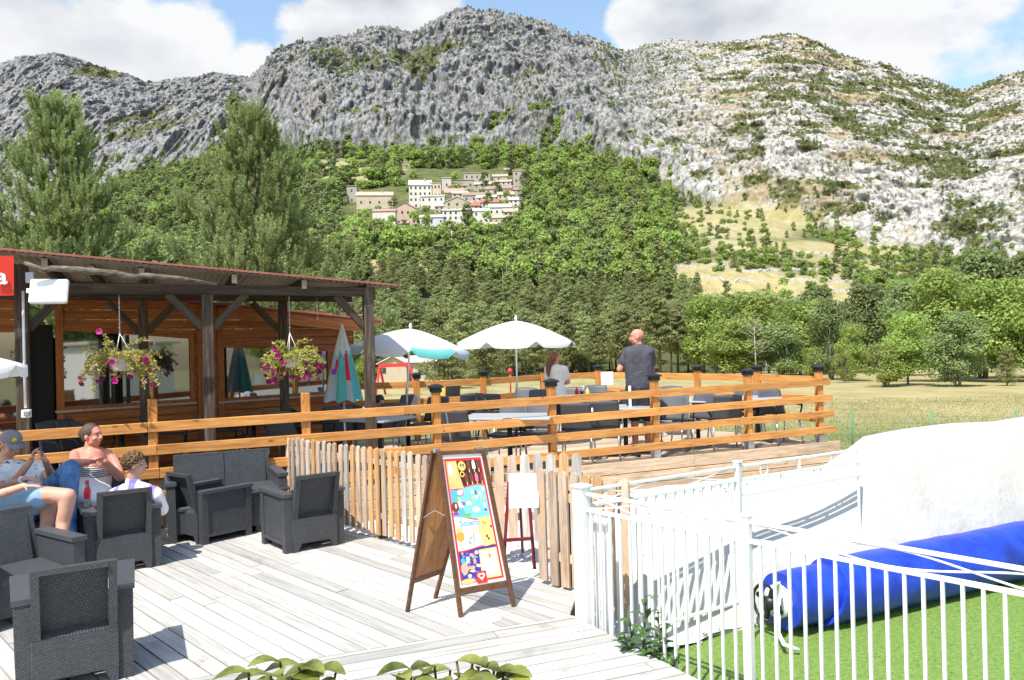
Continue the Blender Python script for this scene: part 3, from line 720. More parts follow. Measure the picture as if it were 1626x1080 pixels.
# the angled white gate panel at the foot of the post
f3 = empty('white_gate', (P0.x + .12, P0.y + .2, -.35), label='narrow white slatted gate leaf folded back beside the gate post', cat='gate')
for i in range(4):
    p = P0 + fd * (.05 + i * .055) + Vector((.03, .10, 0)); q = MB(); q.box((p.x, p.y, .28), (.018, .05, 1.02), rotz(.4), .003); q.build('slat', M_white, f3, world=True)

# ------------------------------------------------------------------ white wall of the pool, artificial turf, gravel
M_wall = mat('white_render', (.49, .475, .42), .9, var=.07, scale=1.3, bump=.6, bscale=9, bdist=.025, col2=(.58, .57, .52), detail=7)
wb = on(1078, 1024, -.402); wdir = Vector((.909, .417, 0)).normalized(); wn = Vector((-wdir.y, wdir.x, 0))
prof = [(-.42, -.40), (-.40, -.1), (-.363, .06), (-.30, .17), (-.205, .242), (0.03, .30), (.264, .366), (.688, .51), (1.0, .565), (1.381, .66), (1.6, .735), (1.78, .806), (2.05, .93), (2.22, 1.01), (2.40, 1.095), (2.6, 1.10), (5.0, 1.105), (9.0, 1.11)]
q = MB(); k = 26
pf = []
for (t0, z0_), (t1, z1_) in zip(prof[:-1], prof[1:]):
    nn = max(1, int((t1 - t0) / .12))
    for i in range(nn): u = i / nn; pf.append((t0 + (t1 - t0) * u, z0_ + (z1_ - z0_) * u))
pf.append(prof[-1])
# the crest is rounded and the back slopes down
vs = []; cross = [(0.0, 0.0, 0), (.12, .25, 0), (.25, .5, 0), (.39, .75, 0), (.47, .87, 0), (.54, .94, 0), (.62, .985, 0), (.72, 1, 0), (.85, .98, 0), (1.3, .5, 0), (1.8, 0, 0)]
for (t_, z_) in pf:
    zt2 = zz(z_); pz_ = wb + wdir * t_ * S; hh_ = zt2 + .42; kk_ = (pz_.y + .62 * .9 * min(hh_ / 1.0, 1)) / pz_.y; zt2 = H - (H - zt2) * kk_; ws_ = min(hh_ / 1.0, 1); oo_ = wb + wn * .62 * ws_; t_ = along_px(oo_, wdir, pz_.x / pz_.y * F + CX) / S
    for j, (o_, hh, _) in enumerate(cross):
        bumpz = .015 * math.sin(t_ * 3.1 + j) if 0 < j < 9 else 0
        p = wb + wdir * t_ * S + wn * (o_ * ws_ + .02 * math.sin(t_ * 2.0 + j * .7) * (j > 0)); vs.append((p.x, p.y, -.42 + (zt2 + .42) * hh + bumpz * hh))
nj = len(cross); fs = [(i * nj + j, i * nj + j + 1, (i + 1) * nj + j + 1, (i + 1) * nj + j)[::-1] for i in range(len(pf) - 1) for j in range(nj - 1)]
q.add(vs, fs, smooth=True); q.add([vs[j] for j in range(nj)], [tuple(range(nj))])
q.build('pool_wall', M_wall, label='broad white rendered wall with a swooping low end behind the blue roll', cat='wall')
# turf
M_turf = mat('artificial_turf', (.17, .30, .045), .8, var=.18, scale=30, bump=.9, bscale=160, col2=(.27, .42, .09), bdist=.02)
q = MB(); q.add([(.3, 1.0, -.40), (9, .5, -.40), (11, 9.9, -.40), tuple(wb + wdir * .2 + wn * .3), tuple(wb - wdir * .55 + wn * .1), (.9, 5.0, -.40)], [(0, 1, 2, 3, 4, 5)])
for i, v in enumerate(q.v): q.v[i] = (v[0], v[1], -.402)
q.build('lawn', M_turf, kind='structure')
q = MB(); rg = random.Random(9)
for i in range(42000):
    x = rg.uniform(.7, 5.6); y = rg.uniform(2.6, 7.6)
    pq = Vector((x, y, 0)) - Vector((wb.x, wb.y, 0))
    if pq.dot(wn) > 0 or pq.dot(wdir) < -.5: continue
    if rg.random() < (y - 4.2) / 7: continue
    a_ = rg.uniform(0, 2 * PI); h = rg.uniform(.008, .02); l = rg.uniform(-.008, .008); ww = .0022
    q.add([(x - ww * math.cos(a_), y - ww * math.sin(a_), -.402), (x + ww * math.cos(a_), y + ww * math.sin(a_), -.402), (x + l, y + l, -.402 + h)], [(0, 1, 2)])
q.build('turf_blades', M_turf, kind='stuff', label='short bright green blades of the artificial turf', cat='turf')
# white gravel rising towards the terrace
M_grav = mat('white_gravel', (.52, .51, .48), .9, var=.25, scale=26, bump=1.0, bscale=40, bdist=.03, col2=(.80, .79, .77), detail=6)
q = MB(); nx_, ny_ = 60, 40
gA = pk0 + Vector((.1, .0, 0)); gB = c_r; 
gv = []
for j in range(ny_ + 1):
    for i in range(nx_ + 1):
        u, v = i / nx_, j / ny_
        nearp = Vector((pk0.x, pk0.y, 0)).lerp(Vector((P0.x + .1, P0.y, 0)), min(u * 2, 1)) if u < .5 else Vector((P0.x + .1, P0.y, 0)).lerp(wb + wdir * 4 + wn * .5, (u - .5) * 2)
        farp = Vector((pk0.x, pk0.y, 0)).lerp(gB, u); farp.z = 0; nearp.z = 0
        p = nearp.lerp(farp, v); z = -.37 + .22 * v + .012 * math.sin(p.x * 9 + p.y * 5) + rg.uniform(-.008, .008)
        gv.append((p.x, p.y, z))
q.add(gv, [(j * (nx_ + 1) + i, j * (nx_ + 1) + i + 1, (j + 1) * (nx_ + 1) + i + 1, (j + 1) * (nx_ + 1) + i) for j in range(ny_) for i in range(nx_)], smooth=True)
q.build('gravel_ground', M_grav, kind='structure')
q = MB()
for i in range(2600):
    u, v = rg.random(), rg.random() ** 1.3
    k_ = int(v * ny_) * (nx_ + 1) + int(u * nx_); p = Vector(gv[k_]) + Vector((rg.uniform(-.07, .07), rg.uniform(-.05, .05), 0)); s_ = rg.uniform(.012, .034)
    pts = [p + Vector((rg.uniform(-1, 1), rg.uniform(-1, 1), rg.uniform(-.6, .9))).normalized() * s_ for _ in range(6)]
    q.add(pts, [(0, 1, 2), (0, 2, 3), (0, 3, 4), (1, 4, 5), (2, 5, 3), (1, 2, 5), (3, 5, 4), (0, 4, 1)])
q.build('loose_stones', M_grav, kind='stuff', label='loose white stones scattered over the gravel', cat='gravel')
# ------------------------------------------------------------------ pergola
B0 = at(108, 466, 8.6); B1 = at(578, 470.8, 9.95)
bd3 = (B1 - B0).normalized(); bdir = Vector((bd3.x, bd3.y, 0)).normalized(); bnor = Vector((-bdir.y, bdir.x, 0))
def bl(px, off=0.0):
    o = B0 + bnor * off; t = along_px(o, bdir, px); p = B0 + bdir * t + bnor * off; p.z = B0.z + (B1.z - B0.z) * (t / (B1 - B0).length); return p
pg = empty('pergola', (B1.x, B1.y, ZF), label='dark timber pergola with red edged corrugated roof in front of the wooden cabin', cat='pergola')
bh = .115
for off, a_, b_ in ((0, -140, 596), (1.7, -60, 560)):
    pa, pb = bl(a_, off), bl(b_, off); dz = Vector((0, 0, bh / 2 + (.0 if off == 0 else .03)))
    plank('beam', pa + dz, pb + dz, .10, bh, M_dark, pg)
def dpost(p, z1, w=.12, z0_=ZF):
    q = MB(); q.box((0, 0, 0), (w, w, z1 - z0_), rotz(math.atan2(bdir.y, bdir.x)), .006); o = q.build('post', M_darkp, None)
    o.parent = pg; o.matrix_local = lmat(pg).inverted() @ Matrix.Translation((p.x, p.y, (z1 + z0_) / 2)); return o
p37 = at(37, 600, 8.35)
lp = dpost(p37, 2.98, .125); dpost(bl(331), bl(331).z, .125); dpost(bl(586), bl(586).z + bh, .125); dpost(bl(228, 1.7), bl(228, 1.7).z + .03, .12); dpost(bl(450, 1.7), bl(450, 1.7).z + .03, .12)
def brace(px, off, dx):
    p = bl(px, off); plank('brace', Vector((p.x, p.y, p.z - .40)) + bdir * .05 * np.sign(dx), Vector((p.x, p.y, p.z + .01)) + bdir * dx, .07, .09, M_dark, pg)
for px, off, dx in ((331, 0, .44), (331, 0, -.44), (586, 0, -.42), (450, 1.7, -.42), (228, 1.7, .42), (228, 1.7, -.42), (37, 0, .4)): brace(px, off, dx)
RF0 = at(-150, 384.5, 7.4 * .93); RF1 = at(632, 455, 9.95); RF0 = at(0, 398, 8.0); RF1 = at(632, 455, 10.02); rfd = (RF1 - RF0); ext = RF0 - rfd * .42
back_z = 2.88
def roof_pt(u, v):                      # u along the front edge from -0.42 to 1, v front to back
    f = RF0 + rfd * u; bk_ = Vector((f.x, f.y, 0)) + bnor * (2.0 + 1.9 * (1 - u)); bk_.z = back_z; return f.lerp(bk_, v)
M_rooft = mat('red_roof_sheet', (.34, .11, .09), .5, var=.2, scale=5)
M_roofu = mat('roof_underside', (.34, .31, .25), .7, var=.15, scale=4)
for dz, m_, nm in ((.012, M_rooft, 'roof_sheet'), (0, M_roofu, 'roof_lining')):
    q = MB(); nu = 340; vv = []
    for i in range(nu + 1):
        u = -.42 + 1.42 * i / nu; w_ = .009 * math.sin(i * PI / 2)
        for v in (0, .5, 1): p = roof_pt(u, v); vv.append((p.x, p.y, p.z + w_ + dz))
    q.add(vv, [(i * 3 + j, i * 3 + j + 1, (i + 1) * 3 + j + 1, (i + 1) * 3 + j) for i in range(nu) for j in range(2)], smooth=True); q.build(nm, m_, pg, world=True)
q = MB(); q.beam(roof_pt(-.42, -.004) + Vector((0, 0, .016)), roof_pt(1, -.004) + Vector((0, 0, .016)), .02, .022); q.build('roof_edge', M_rooft, pg, world=True)
M_end = mat('cut_timber_end', (.40, .34, .28), .8, var=.2, scale=30)
def rafter(px, v0):
    # find u at the pixel
    best = min(np.linspace(-.4, 1, 200), key=lambda u: abs((roof_pt(u, v0).x / roof_pt(u, v0).y) * F + CX - px))
    a_ = roof_pt(best, v0) - Vector((0, 0, .068)); b_ = roof_pt(best, 1) - Vector((0, 0, .068)); plank('rafter', a_, b_, .065, .12, M_dark, pg)
    d = (b_ - a_).normalized(); q = MB(); q.beam(a_ - d * .006, a_ - d * .002, .06, .11); q.build('rafter_end', M_end, pg, world=True)
for px, v0 in ((-60, .06), (74, .05), (148, .12), (227, .09), (376, .05), (487, .05), (589, .05)): rafter(px, v0)
# bleached branch tied below the roof edge
q = MB(); bp_ = [at(38, 417, 7.9), at(55, 424, 7.95), at(70, 430, 8.0), at(82, 426, 8.05), at(130, 429, 8.15), at(180, 434, 8.3), at(215, 441, 8.4), at(232, 438, 8.45), at(290, 443, 8.6), at(345, 452, 8.8)]
q.tube(bp_, [.02, .026, .03, .032, .036, .036, .036, .034, .026, .014], 9)
M_branch = mat('weathered_branch', (.07, .045, .03), .85, var=.3, scale=10, bump=.8, bscale=40, col2=(.24, .19, .15), stretch=(1, 1, 3))
q.build('branch', M_branch, label='long crooked bleached branch fixed under the front edge of the pergola roof', cat='branch')

# floodlight, boxes and conduit
fl = empty('floodlight', tuple(at(62, 463, 8.1)), label='big white rectangular floodlight on the leftmost pergola post', cat='floodlight')
c_ = at(78, 463, 8.05); q = MB(); rt = rotz(R(14)); q.box(c_, (.36, .06, .27), rt @ Matrix.Rotation(R(-18), 3, 'X'), .02); q.build('lamp_housing', M_white, fl, world=True)
q = MB(); q.beam(at(44, 462, 8.15), at(56, 462, 8.1), .04, .05, bev=.005); q.build('bracket', M_white, fl, world=True)
q = MB(); q.box(at(47.5, 441, 8.22), (.075, .05, .115), rt, .006); q.build('junction_box', mat('grey_box', (.50, .53, .56), .5, var=.03), label='small grey junction box above the floodlight', cat='electrical box')
cd = empty('cable_conduit', (p37.x, p37.y, ZF), label='white cable conduit with a socket box running down the leftmost post', cat='conduit')
q = MB(); q.tube([at(36.5, 462, 8.26), at(38, 550, 8.26), at(40.5, 648, 8.26)], .014, 8); q.build('pipe', M_white, cd, world=True)
q = MB(); q.box(at(42, 657, 8.24), (.085, .06, .085), rt, .006); so = q.build('socket_box', M_white, cd, world=True)
q = MB(); q.box(at(42.3, 657, 8.20), (.055, .02, .05), rt, .004); o = q.build('socket_cover', mat('grey_cover', (.22, .25, .27), .5, var=.03), cd, world=True)
# red sign at the left edge, white rounded lettering cut by the frame
sg = empty('sign_board', tuple(at(-20, 470, 8.05)), label='bright red sign board with white lettering at the left edge under the roof', cat='sign')
M_red = mat('red_sign', (.72, .045, .025), .35, var=.03); 
qc = [at(-150, 407, 7.55), at(-150, 474, 7.55), at(22, 469, 8.05), at(22, 406, 8.05)]
nrm = (qc[3] - qc[0]).cross(qc[1] - qc[0]).normalized(); nrm = nrm if nrm.y > 0 else -nrm
q = MB(); q.prism(qc, nrm * .03); q.build('board', M_red, sg, world=True)
def text_mesh(name, txt, origin, xdir, ydir, size, m, parent=None, depth=.004, bold=.0, world=True, **tg):
    cu = bpy.data.curves.new(name, 'FONT'); cu.body = txt; cu.size = size; cu.extrude = depth / 2; cu.offset = bold; cu.resolution_u = 3
    to = bpy.data.objects.new(name, cu); COL.objects.link(to); dg = bpy.context.evaluated_depsgraph_get(); me_ = bpy.data.meshes.new_from_object(to.evaluated_get(dg)); bpy.data.objects.remove(to); bpy.data.curves.remove(cu)
    me_.materials.clear(); me_.materials.append(m); x = Vector(xdir).normalized(); y = Vector(ydir).normalized(); z = x.cross(y)
    me_.transform(Matrix.Translation(origin) @ Matrix((x, y, z)).transposed().to_4x4()); o = bpy.data.objects.new(name, me_); COL.objects.link(o)
    if parent: o.parent = parent; o.matrix_parent_inverse = lmat(parent).inverted()
    tag(o, **tg); return o
text_mesh('lettering', 'a', at(-7, 451, 7.95) - nrm * .01, qc[3] - qc[0], qc[0] - qc[1], .235, M_white, sg, bold=.006)

# ------------------------------------------------------------------ cabin behind the pergola
W0 = at(50, 600, 10.2); W1 = at(562, 600, 13.3); W0.z = W1.z = 0
wd = (W1 - W0).normalized(); wN = Vector((wd.y, -wd.x, 0)); WL = (W1 - W0).length
def wu(px): return along_px(W0, wd, px)
def wz(px, py): p = W0 + wd * wu(px); return z_at(px, py, p.y)
ez0 = 2.0 + 57.5 * 12.1 / F; e457 = W0 + wd * wu(457); eu457 = wu(457); eu575 = wu(562)
esl = (2.43 - ez0) / (eu575 - eu457 + .15)
def eave(u): return ez0 + esl * (u - eu457) - .02
cb_ = empty('cabin', (W1.x, W1.y, ZF), label='reddish timber cabin with a sloping eave and large dark windows behind the pergola', cat='cabin')
wins = []
for (pts) in (((96, 522), (301, 538), (305, 637), (98, 642)), ((351, 544), (519, 558), (517, 622), (353, 632))):
    ua = wu(pts[0][0]); ub = wu(pts[1][0]); zb = (wz(*pts[3]) + wz(*pts[2])) / 2; wins.append((ua, ub, zb, wz(*pts[0]), wz(*pts[1])))
wins.append((wu(-60), wu(26), .95, 2.3, 2.3))
q = MB(); bh_ = .14; z = ZF
def wslab(q, u0, u1, z0a, z0b, z1a, z1b, th=.03, out=0.0):
    a = [W0 + wd * u0 + wN * out, W0 + wd * u1 + wN * out]; n = wN * th
    p = [a[0] + Vector((0, 0, z0a)), a[1] + Vector((0, 0, z0b)), a[1] - n + Vector((0, 0, z0b)), a[0] - n + Vector((0, 0, z0a)), a[0] + Vector((0, 0, z1a)), a[1] + Vector((0, 0, z1b)), a[1] - n + Vector((0, 0, z1b)), a[0] - n + Vector((0, 0, z1a))]
    q.hexa(p)
uL = wu(-140)
while z < 2.9:
    zt = z + bh_ - .008; ed = sorted(set([uL, wu(44), WL] + [w[0] for w in wins] + [w[1] for w in wins]))
    for ua, ub in zip(ed[:-1], ed[1:]):
        um = (ua + ub) / 2; win = [w for w in wins if w[0] <= um <= w[1]]
        if wu(44) <= um <= wins[0][0] - .0 and um < wu(86): continue
        e0_, e1_ = eave(ua), eave(ub)
        if win:
            w = win[0]; wt = lambda u: w[3] + (w[4] - w[3]) * (u - w[0]) / (w[1] - w[0])
            if zt <= w[2]: wslab(q, ua, ub, z, z, zt, zt)
            elif z < w[2]: wslab(q, ua, ub, z, z, w[2], w[2])
            else:
                za, zb2 = max(z, wt(ua)), max(z, wt(ub)); ta, tb = min(zt, e0_), min(zt, e1_)
                if ta > za + .01 or tb > zb2 + .01: wslab(q, ua, ub, min(za, ta), min(zb2, tb), max(ta, za), max(tb, zb2))
        else:
            ta, tb = min(zt, e0_), min(zt, e1_)
            if ta > z and tb > z: wslab(q, ua, ub, z, z, ta, tb)
    z += bh_
o = q.build('wall', M_logs, None); 
rm = Matrix.Rotation(math.atan2(wd.y, wd.x), 4, 'Z'); o.data.transform((Matrix.Translation(W0) @ rm).inverted()); o.parent = cb_; o.matrix_local = lmat(cb_).inverted() @ Matrix.Translation(W0) @ rm
# the corner return wall and the dark doorway
q = MB(); bkv = -wN * 4.0
for i in range(15):
    z = ZF + i * bh_
    q.beam(W1 + wd * .0 + Vector((0, 0, z + .066)), W1 + bkv + Vector((0, 0, z + .066)), .03, .132)
q.build('side_wall', M_logs, cb_, world=True)
M_glass = bpy.data.materials.new('window_glass'); M_glass.use_nodes = True; gb = M_glass.node_tree.nodes['Principled BSDF']
gb.inputs['Base Color'].default_value = (.012, .016, .018, 1); gb.inputs['Roughness'].default_value = .03; gb.inputs['Specular IOR Level'].default_value = 1.0; gb.inputs['IOR'].default_value = 2.3; gb.inputs['Coat Weight'].default_value = .5; gb.inputs['Coat Roughness'].default_value = .02
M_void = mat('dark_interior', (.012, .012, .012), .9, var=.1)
for k, w in enumerate(wins):
    q = MB(); f_ = .055
    def fr_(u0, u1, za, zb2, zc, zd, th=.05, out=.02): wslab(q, u0, u1, za, zb2, zc, zd, th, out)
    fr_(w[0] - f_, w[0], w[2] - f_, w[2] - f_, w[3] + f_, w[3] + f_); fr_(w[1], w[1] + f_, w[2] - f_, w[2] - f_, w[4] + f_, w[4] + f_)
    fr_(w[0], w[1], w[3], w[4], w[3] + f_, w[4] + f_); fr_(w[0], w[1], w[2] - f_, w[2] - f_, w[2], w[2])
    wo = q.build('window', M_logv, cb_, world=True)
    q = MB(); wslab(q, w[0] - .0, w[1], w[2], w[2], w[3], w[4], .01, -.012); g_ = q.build('pane', M_glass, None); g_.parent = wo
    q = MB(); wslab(q, w[0] - .07, w[1] + .07, w[2] - .075, w[2] - .075, w[2] - .045, w[2] - .045, .10, .06); s_ = q.build('sill', M_end, None); s_.parent = wo
q = MB(); wslab(q, wu(44), wu(86), ZF, ZF, 2.4, 2.4, .02, -.06); q.build('doorway', M_void, cb_, world=True)
for u in (wu(88), wu(312), wu(345), wu(540)): q = MB(); wslab(q, u, u + .09, ZF, ZF, eave(u) - .05, eave(u) - .06, .03, .033); q.build('trim', M_logv, cb_, world=True)
q = MB()                                 # mullion seen through the first window
wslab(q, wins[0][0] + .48 * (wins[0][1] - wins[0][0]), wins[0][0] + .51 * (wins[0][1] - wins[0][0]), wins[0][2], wins[0][2], 2.25, 2.25, .012, -.004); q.build('mullion', M_black, cb_, world=True)
# eave boards and roof
fo = wN * .42
for name, off_z, hh, m_, o_ in (('fascia', -.10, .19, M_logs, 0), ('roof_trim', .012, .03, M_rooft, .03)):
    a_ = W0 + wd * wu(345) + fo + wN * o_; b_ = W1 + fo + wN * o_ + wd * (.12 if name == 'fascia' else .32)
    a_.z = eave(wu(345)) + off_z; b_.z = eave(WL) + off_z; plank(name, a_, b_, .03 if name == 'fascia' else .09, hh, m_, cb_)
q = MB(); pts = [W0 + wd * (uL) + fo, W1 + fo + wd * .3, W1 + wd * .3 + bkv, W0 + wd * uL + bkv]; zs4 = [eave(uL), eave(WL + .3), eave(WL + .3) + .15, eave(uL) + .15]
q.prism([Vector((p.x, p.y, z_ + .0)) for p, z_ in zip(pts, zs4)], (0, 0, .03)); q.build('roof', M_rooft, cb_, world=True)
for u in np.arange(wu(350), WL, .62):
    a_ = W0 + wd * u + fo * .92; b_ = W0 + wd * u - wN * .2; a_.z = b_.z = eave(u) - .07; plank('rafter_tail', a_, b_, .07, .11, M_logs, cb_)
q = MB(); q.prism([Vector((p.x, p.y, ZF)) for p in (W0 + wd * uL - wN * .3, W1 - wN * .3 - wd * .1, W1 - wN * 3.8 - wd * .1, W0 + wd * uL - wN * 3.8)], (0, 0, 2.0)); q.build('interior', M_void, cb_, world=True)
# menu cards taped inside the second window
q = MB(); wslab(q, wu(402), wu(414), wz(405, 609), wz(405, 609), wz(405, 594), wz(405, 594), .004, -.003); q.build('window_card', M_white, cb_, world=True)

# ------------------------------------------------------------------ hanging baskets
M_pot = mat('white_pot', (.78, .78, .77), .4, var=.04)
M_leafy = mat('yellow_green_leaf', (.36, .42, .06), .6, var=.3, scale=30, col2=(.60, .60, .14), transl=.4)
M_leafy2 = mat('fading_leaf', (.40, .31, .08), .6, var=.3, scale=30, col2=(.62, .50, .20), transl=.35)
M_pet = mat('magenta_petal', (.62, .02, .30), .55, var=.25, scale=20, transl=.3)
M_petd = mat('purple_petal', (.22, .012, .12), .55, var=.25, scale=20, transl=.3)
def flower(q, p, n, r, mi):
    n = n.normalized(); a = n.orthogonal().normalized(); b = n.cross(a); k = 5
    q.add([p - n * r * .5] + [p + (a * math.cos(2 * PI * i / 10) + b * math.sin(2 * PI * i / 10)) * r * (1.0 if i % 2 == 0 else .82) + n * r * .12 for i in range(10)], [(0, 1 + i, 1 + (i + 1) % 10) for i in range(10)], mi)
def basket(px, py, ptop, D, rad, label, leafm, dense, seed, spread):
    rb = random.Random(seed); c = at(px, py, D); root = empty('hanging_basket', tuple(c), label=label, cat='flower basket', group='hanging flower baskets under the pergola beam')
    q = MB(); q.lathe([(rad * .05, -rad * .72), (rad * .62, -rad * .72), (rad * .72, -rad * .66), (rad * .98, rad * .45), (rad * 1.08, rad * .47), (rad * 1.08, rad * .56), (rad * .9, rad * .56), (rad * .85, rad * .3), (.001, rad * .3)], c, 22); q.build('pot', M_pot, root, world=True)
    hook = at(px - 3, (py * .56 + ptop * .44), D); q = MB()
    for k in range(3): a = 2 * PI * k / 3 + .5; q.tube([c + Vector((math.cos(a) * rad, math.sin(a) * rad, rad * .5)), hook], .004, 5)
    q.build('hanger', M_pot, root, world=True)
    top = at(px - 4, ptop, D); n = int((top - hook).length / .022); q = MB()
    for i in range(n):
        cc = hook + (top - hook) * ((i + .5) / n); a1 = Vector((1, 0, 0)) if i % 2 else Vector((0, 1, 0))
        q.tube([cc + a1 * .006 * math.cos(t) + Vector((0, 0, .014 * math.sin(t))) for t in np.linspace(0, 2 * PI, 9)], .0018, 4, cap=False)
    q.build('chain', M_galv, root, world=True)
    q = MB(); fq = MB()
    for i in range(dense):
        a = rb.uniform(0, 2 * PI); L = rb.uniform(.5, 1.0) * spread; el = rb.uniform(-.5, .75); d = Vector((math.cos(a), math.sin(a) * .7, 0)); p = c + Vector((0, 0, rad * .5)) + d * rad * .6
        v = d * math.cos(el) + Vector((0, 0, math.sin(el) * .8 + .15)); prev = p; steps = int(9 + L * 16)
        for s in range(steps):
            v = (v + Vector((rb.uniform(-.25, .25), rb.uniform(-.25, .25), rb.uniform(-.25, .12) - .09 * s / steps * 2))).normalized(); nx = prev + v * L / steps; q.tube([prev, nx], .0022, 3, cap=False, mi=0)
            for k in range(5):
                if nx.y < c.y + .02 and abs(nx.x - c.x) < rad * 1.15 and nx.z < c.z + rad * .55 and rb.random() < .93: continue
                ld = Vector((rb.uniform(-1, 1), rb.uniform(-1, 1), rb.uniform(-.5, 1))).normalized(); sz = rb.uniform(.012, .026); sd_ = ld.orthogonal().normalized() * sz * .42
                q.add([nx, nx + ld * sz + sd_, nx + ld * sz * 2.1, nx + ld * sz - sd_], [(0, 1, 2, 3)], 0 if rb.random() < .7 else 1)
            prev = nx
        if rb.random() < (.55 if leafm == 0 else .26): flower(fq, prev + v * .02, v + Vector((.1, -.9, .35)), rb.uniform(.030, .044), 0 if rb.random() < .6 else 1)
    q.build('foliage', [M_leafy, M_leafy2] if leafm == 0 else [M_leafy2, M_leafy], root, world=True); fq.build('blossom', [M_pet, M_petd], root, world=True)
    return root
basket(193, 577, 469, 8.62, .12, 'white hanging pot with straggly yellowing trailing plant and few pink flowers, nearer the floodlight', 1, 62, 5, .52)
basket(463, 574, 471, 9.55, .105, 'white hanging pot brimming with green foliage and magenta petunias, near the closed parasol', 0, 105, 6, .42)
q = MB(); a_ = at(502, 462, 9.8); q.tube([a_, at(504, 505, 9.8)], .003, 5); q.tube([at(504, 505, 9.8) + Vector((.012 * math.sin(t), 0, -.012 + .012 * math.cos(t))) for t in np.linspace(0, 5, 10)], .003, 5)
q.build('hanging_chain', M_galv, label='empty thin chain with a hook hanging from the pergola beam', cat='chain')

# ------------------------------------------------------------------ woven resin lounge furniture
def weave(name, col, sc=1.0):
    m = bpy.data.materials.new(name); m.use_nodes = True; t = m.node_tree; b = t.nodes['Principled BSDF']; b.inputs['Roughness'].default_value = .42; b.inputs['Specular IOR Level'].default_value = .45
    co = N(t, 'ShaderNodeTexCoord').outputs['Object']; s = N(t, 'ShaderNodeSeparateXYZ'); lnk(t, co, s.inputs[0]); c = N(t, 'ShaderNodeCombineXYZ'); lnk(t, mt(t, 'ADD', s.outputs[0], s.outputs[1]), c.inputs[0]); lnk(t, mt(t, 'ADD', s.outputs[2], mt(t, 'MULTIPLY', s.outputs[1], .35)), c.inputs[1])
    br = N(t, 'ShaderNodeTexBrick'); br.inputs['Scale'].default_value = 46 * sc; br.inputs['Mortar Size'].default_value = .09; br.inputs['Mortar Smooth'].default_value = 1.0; br.inputs['Brick Width'].default_value = .62; br.inputs['Row Height'].default_value = .38; br.inputs['Bias'].default_value = 0
    lnk(t, c.outputs[0], br.inputs[0]); br.inputs['Color1'].default_value = (*[q * 1.3 for q in col], 1); br.inputs['Color2'].default_value = (*[q * .85 for q in col], 1); br.inputs['Mortar'].default_value = (*[q * .10 for q in col], 1)
    n = rmp(t, nse(t, co, 5, 4), [(.3, (.85, .85, .85)), (.7, (1.15, 1.15, 1.15))]); lnk(t, mixc(t, .6, br.outputs[0], n, 'MULTIPLY'), b.inputs['Base Color'])
    bp = N(t, 'ShaderNodeBump'); bp.inputs['Strength'].default_value = .9; bp.inputs['Distance'].default_value = .006; bp.invert = True; lnk(t, br.outputs['Fac'], bp.inputs['Height']); lnk(t, bp.outputs[0], b.inputs['Normal'])
    return m
M_weave = weave('woven_resin', (.075, .081, .092), .8); M_plain = mat('smooth_resin', (.060, .066, .074), .4, var=.08, bump=.15, bscale=60)
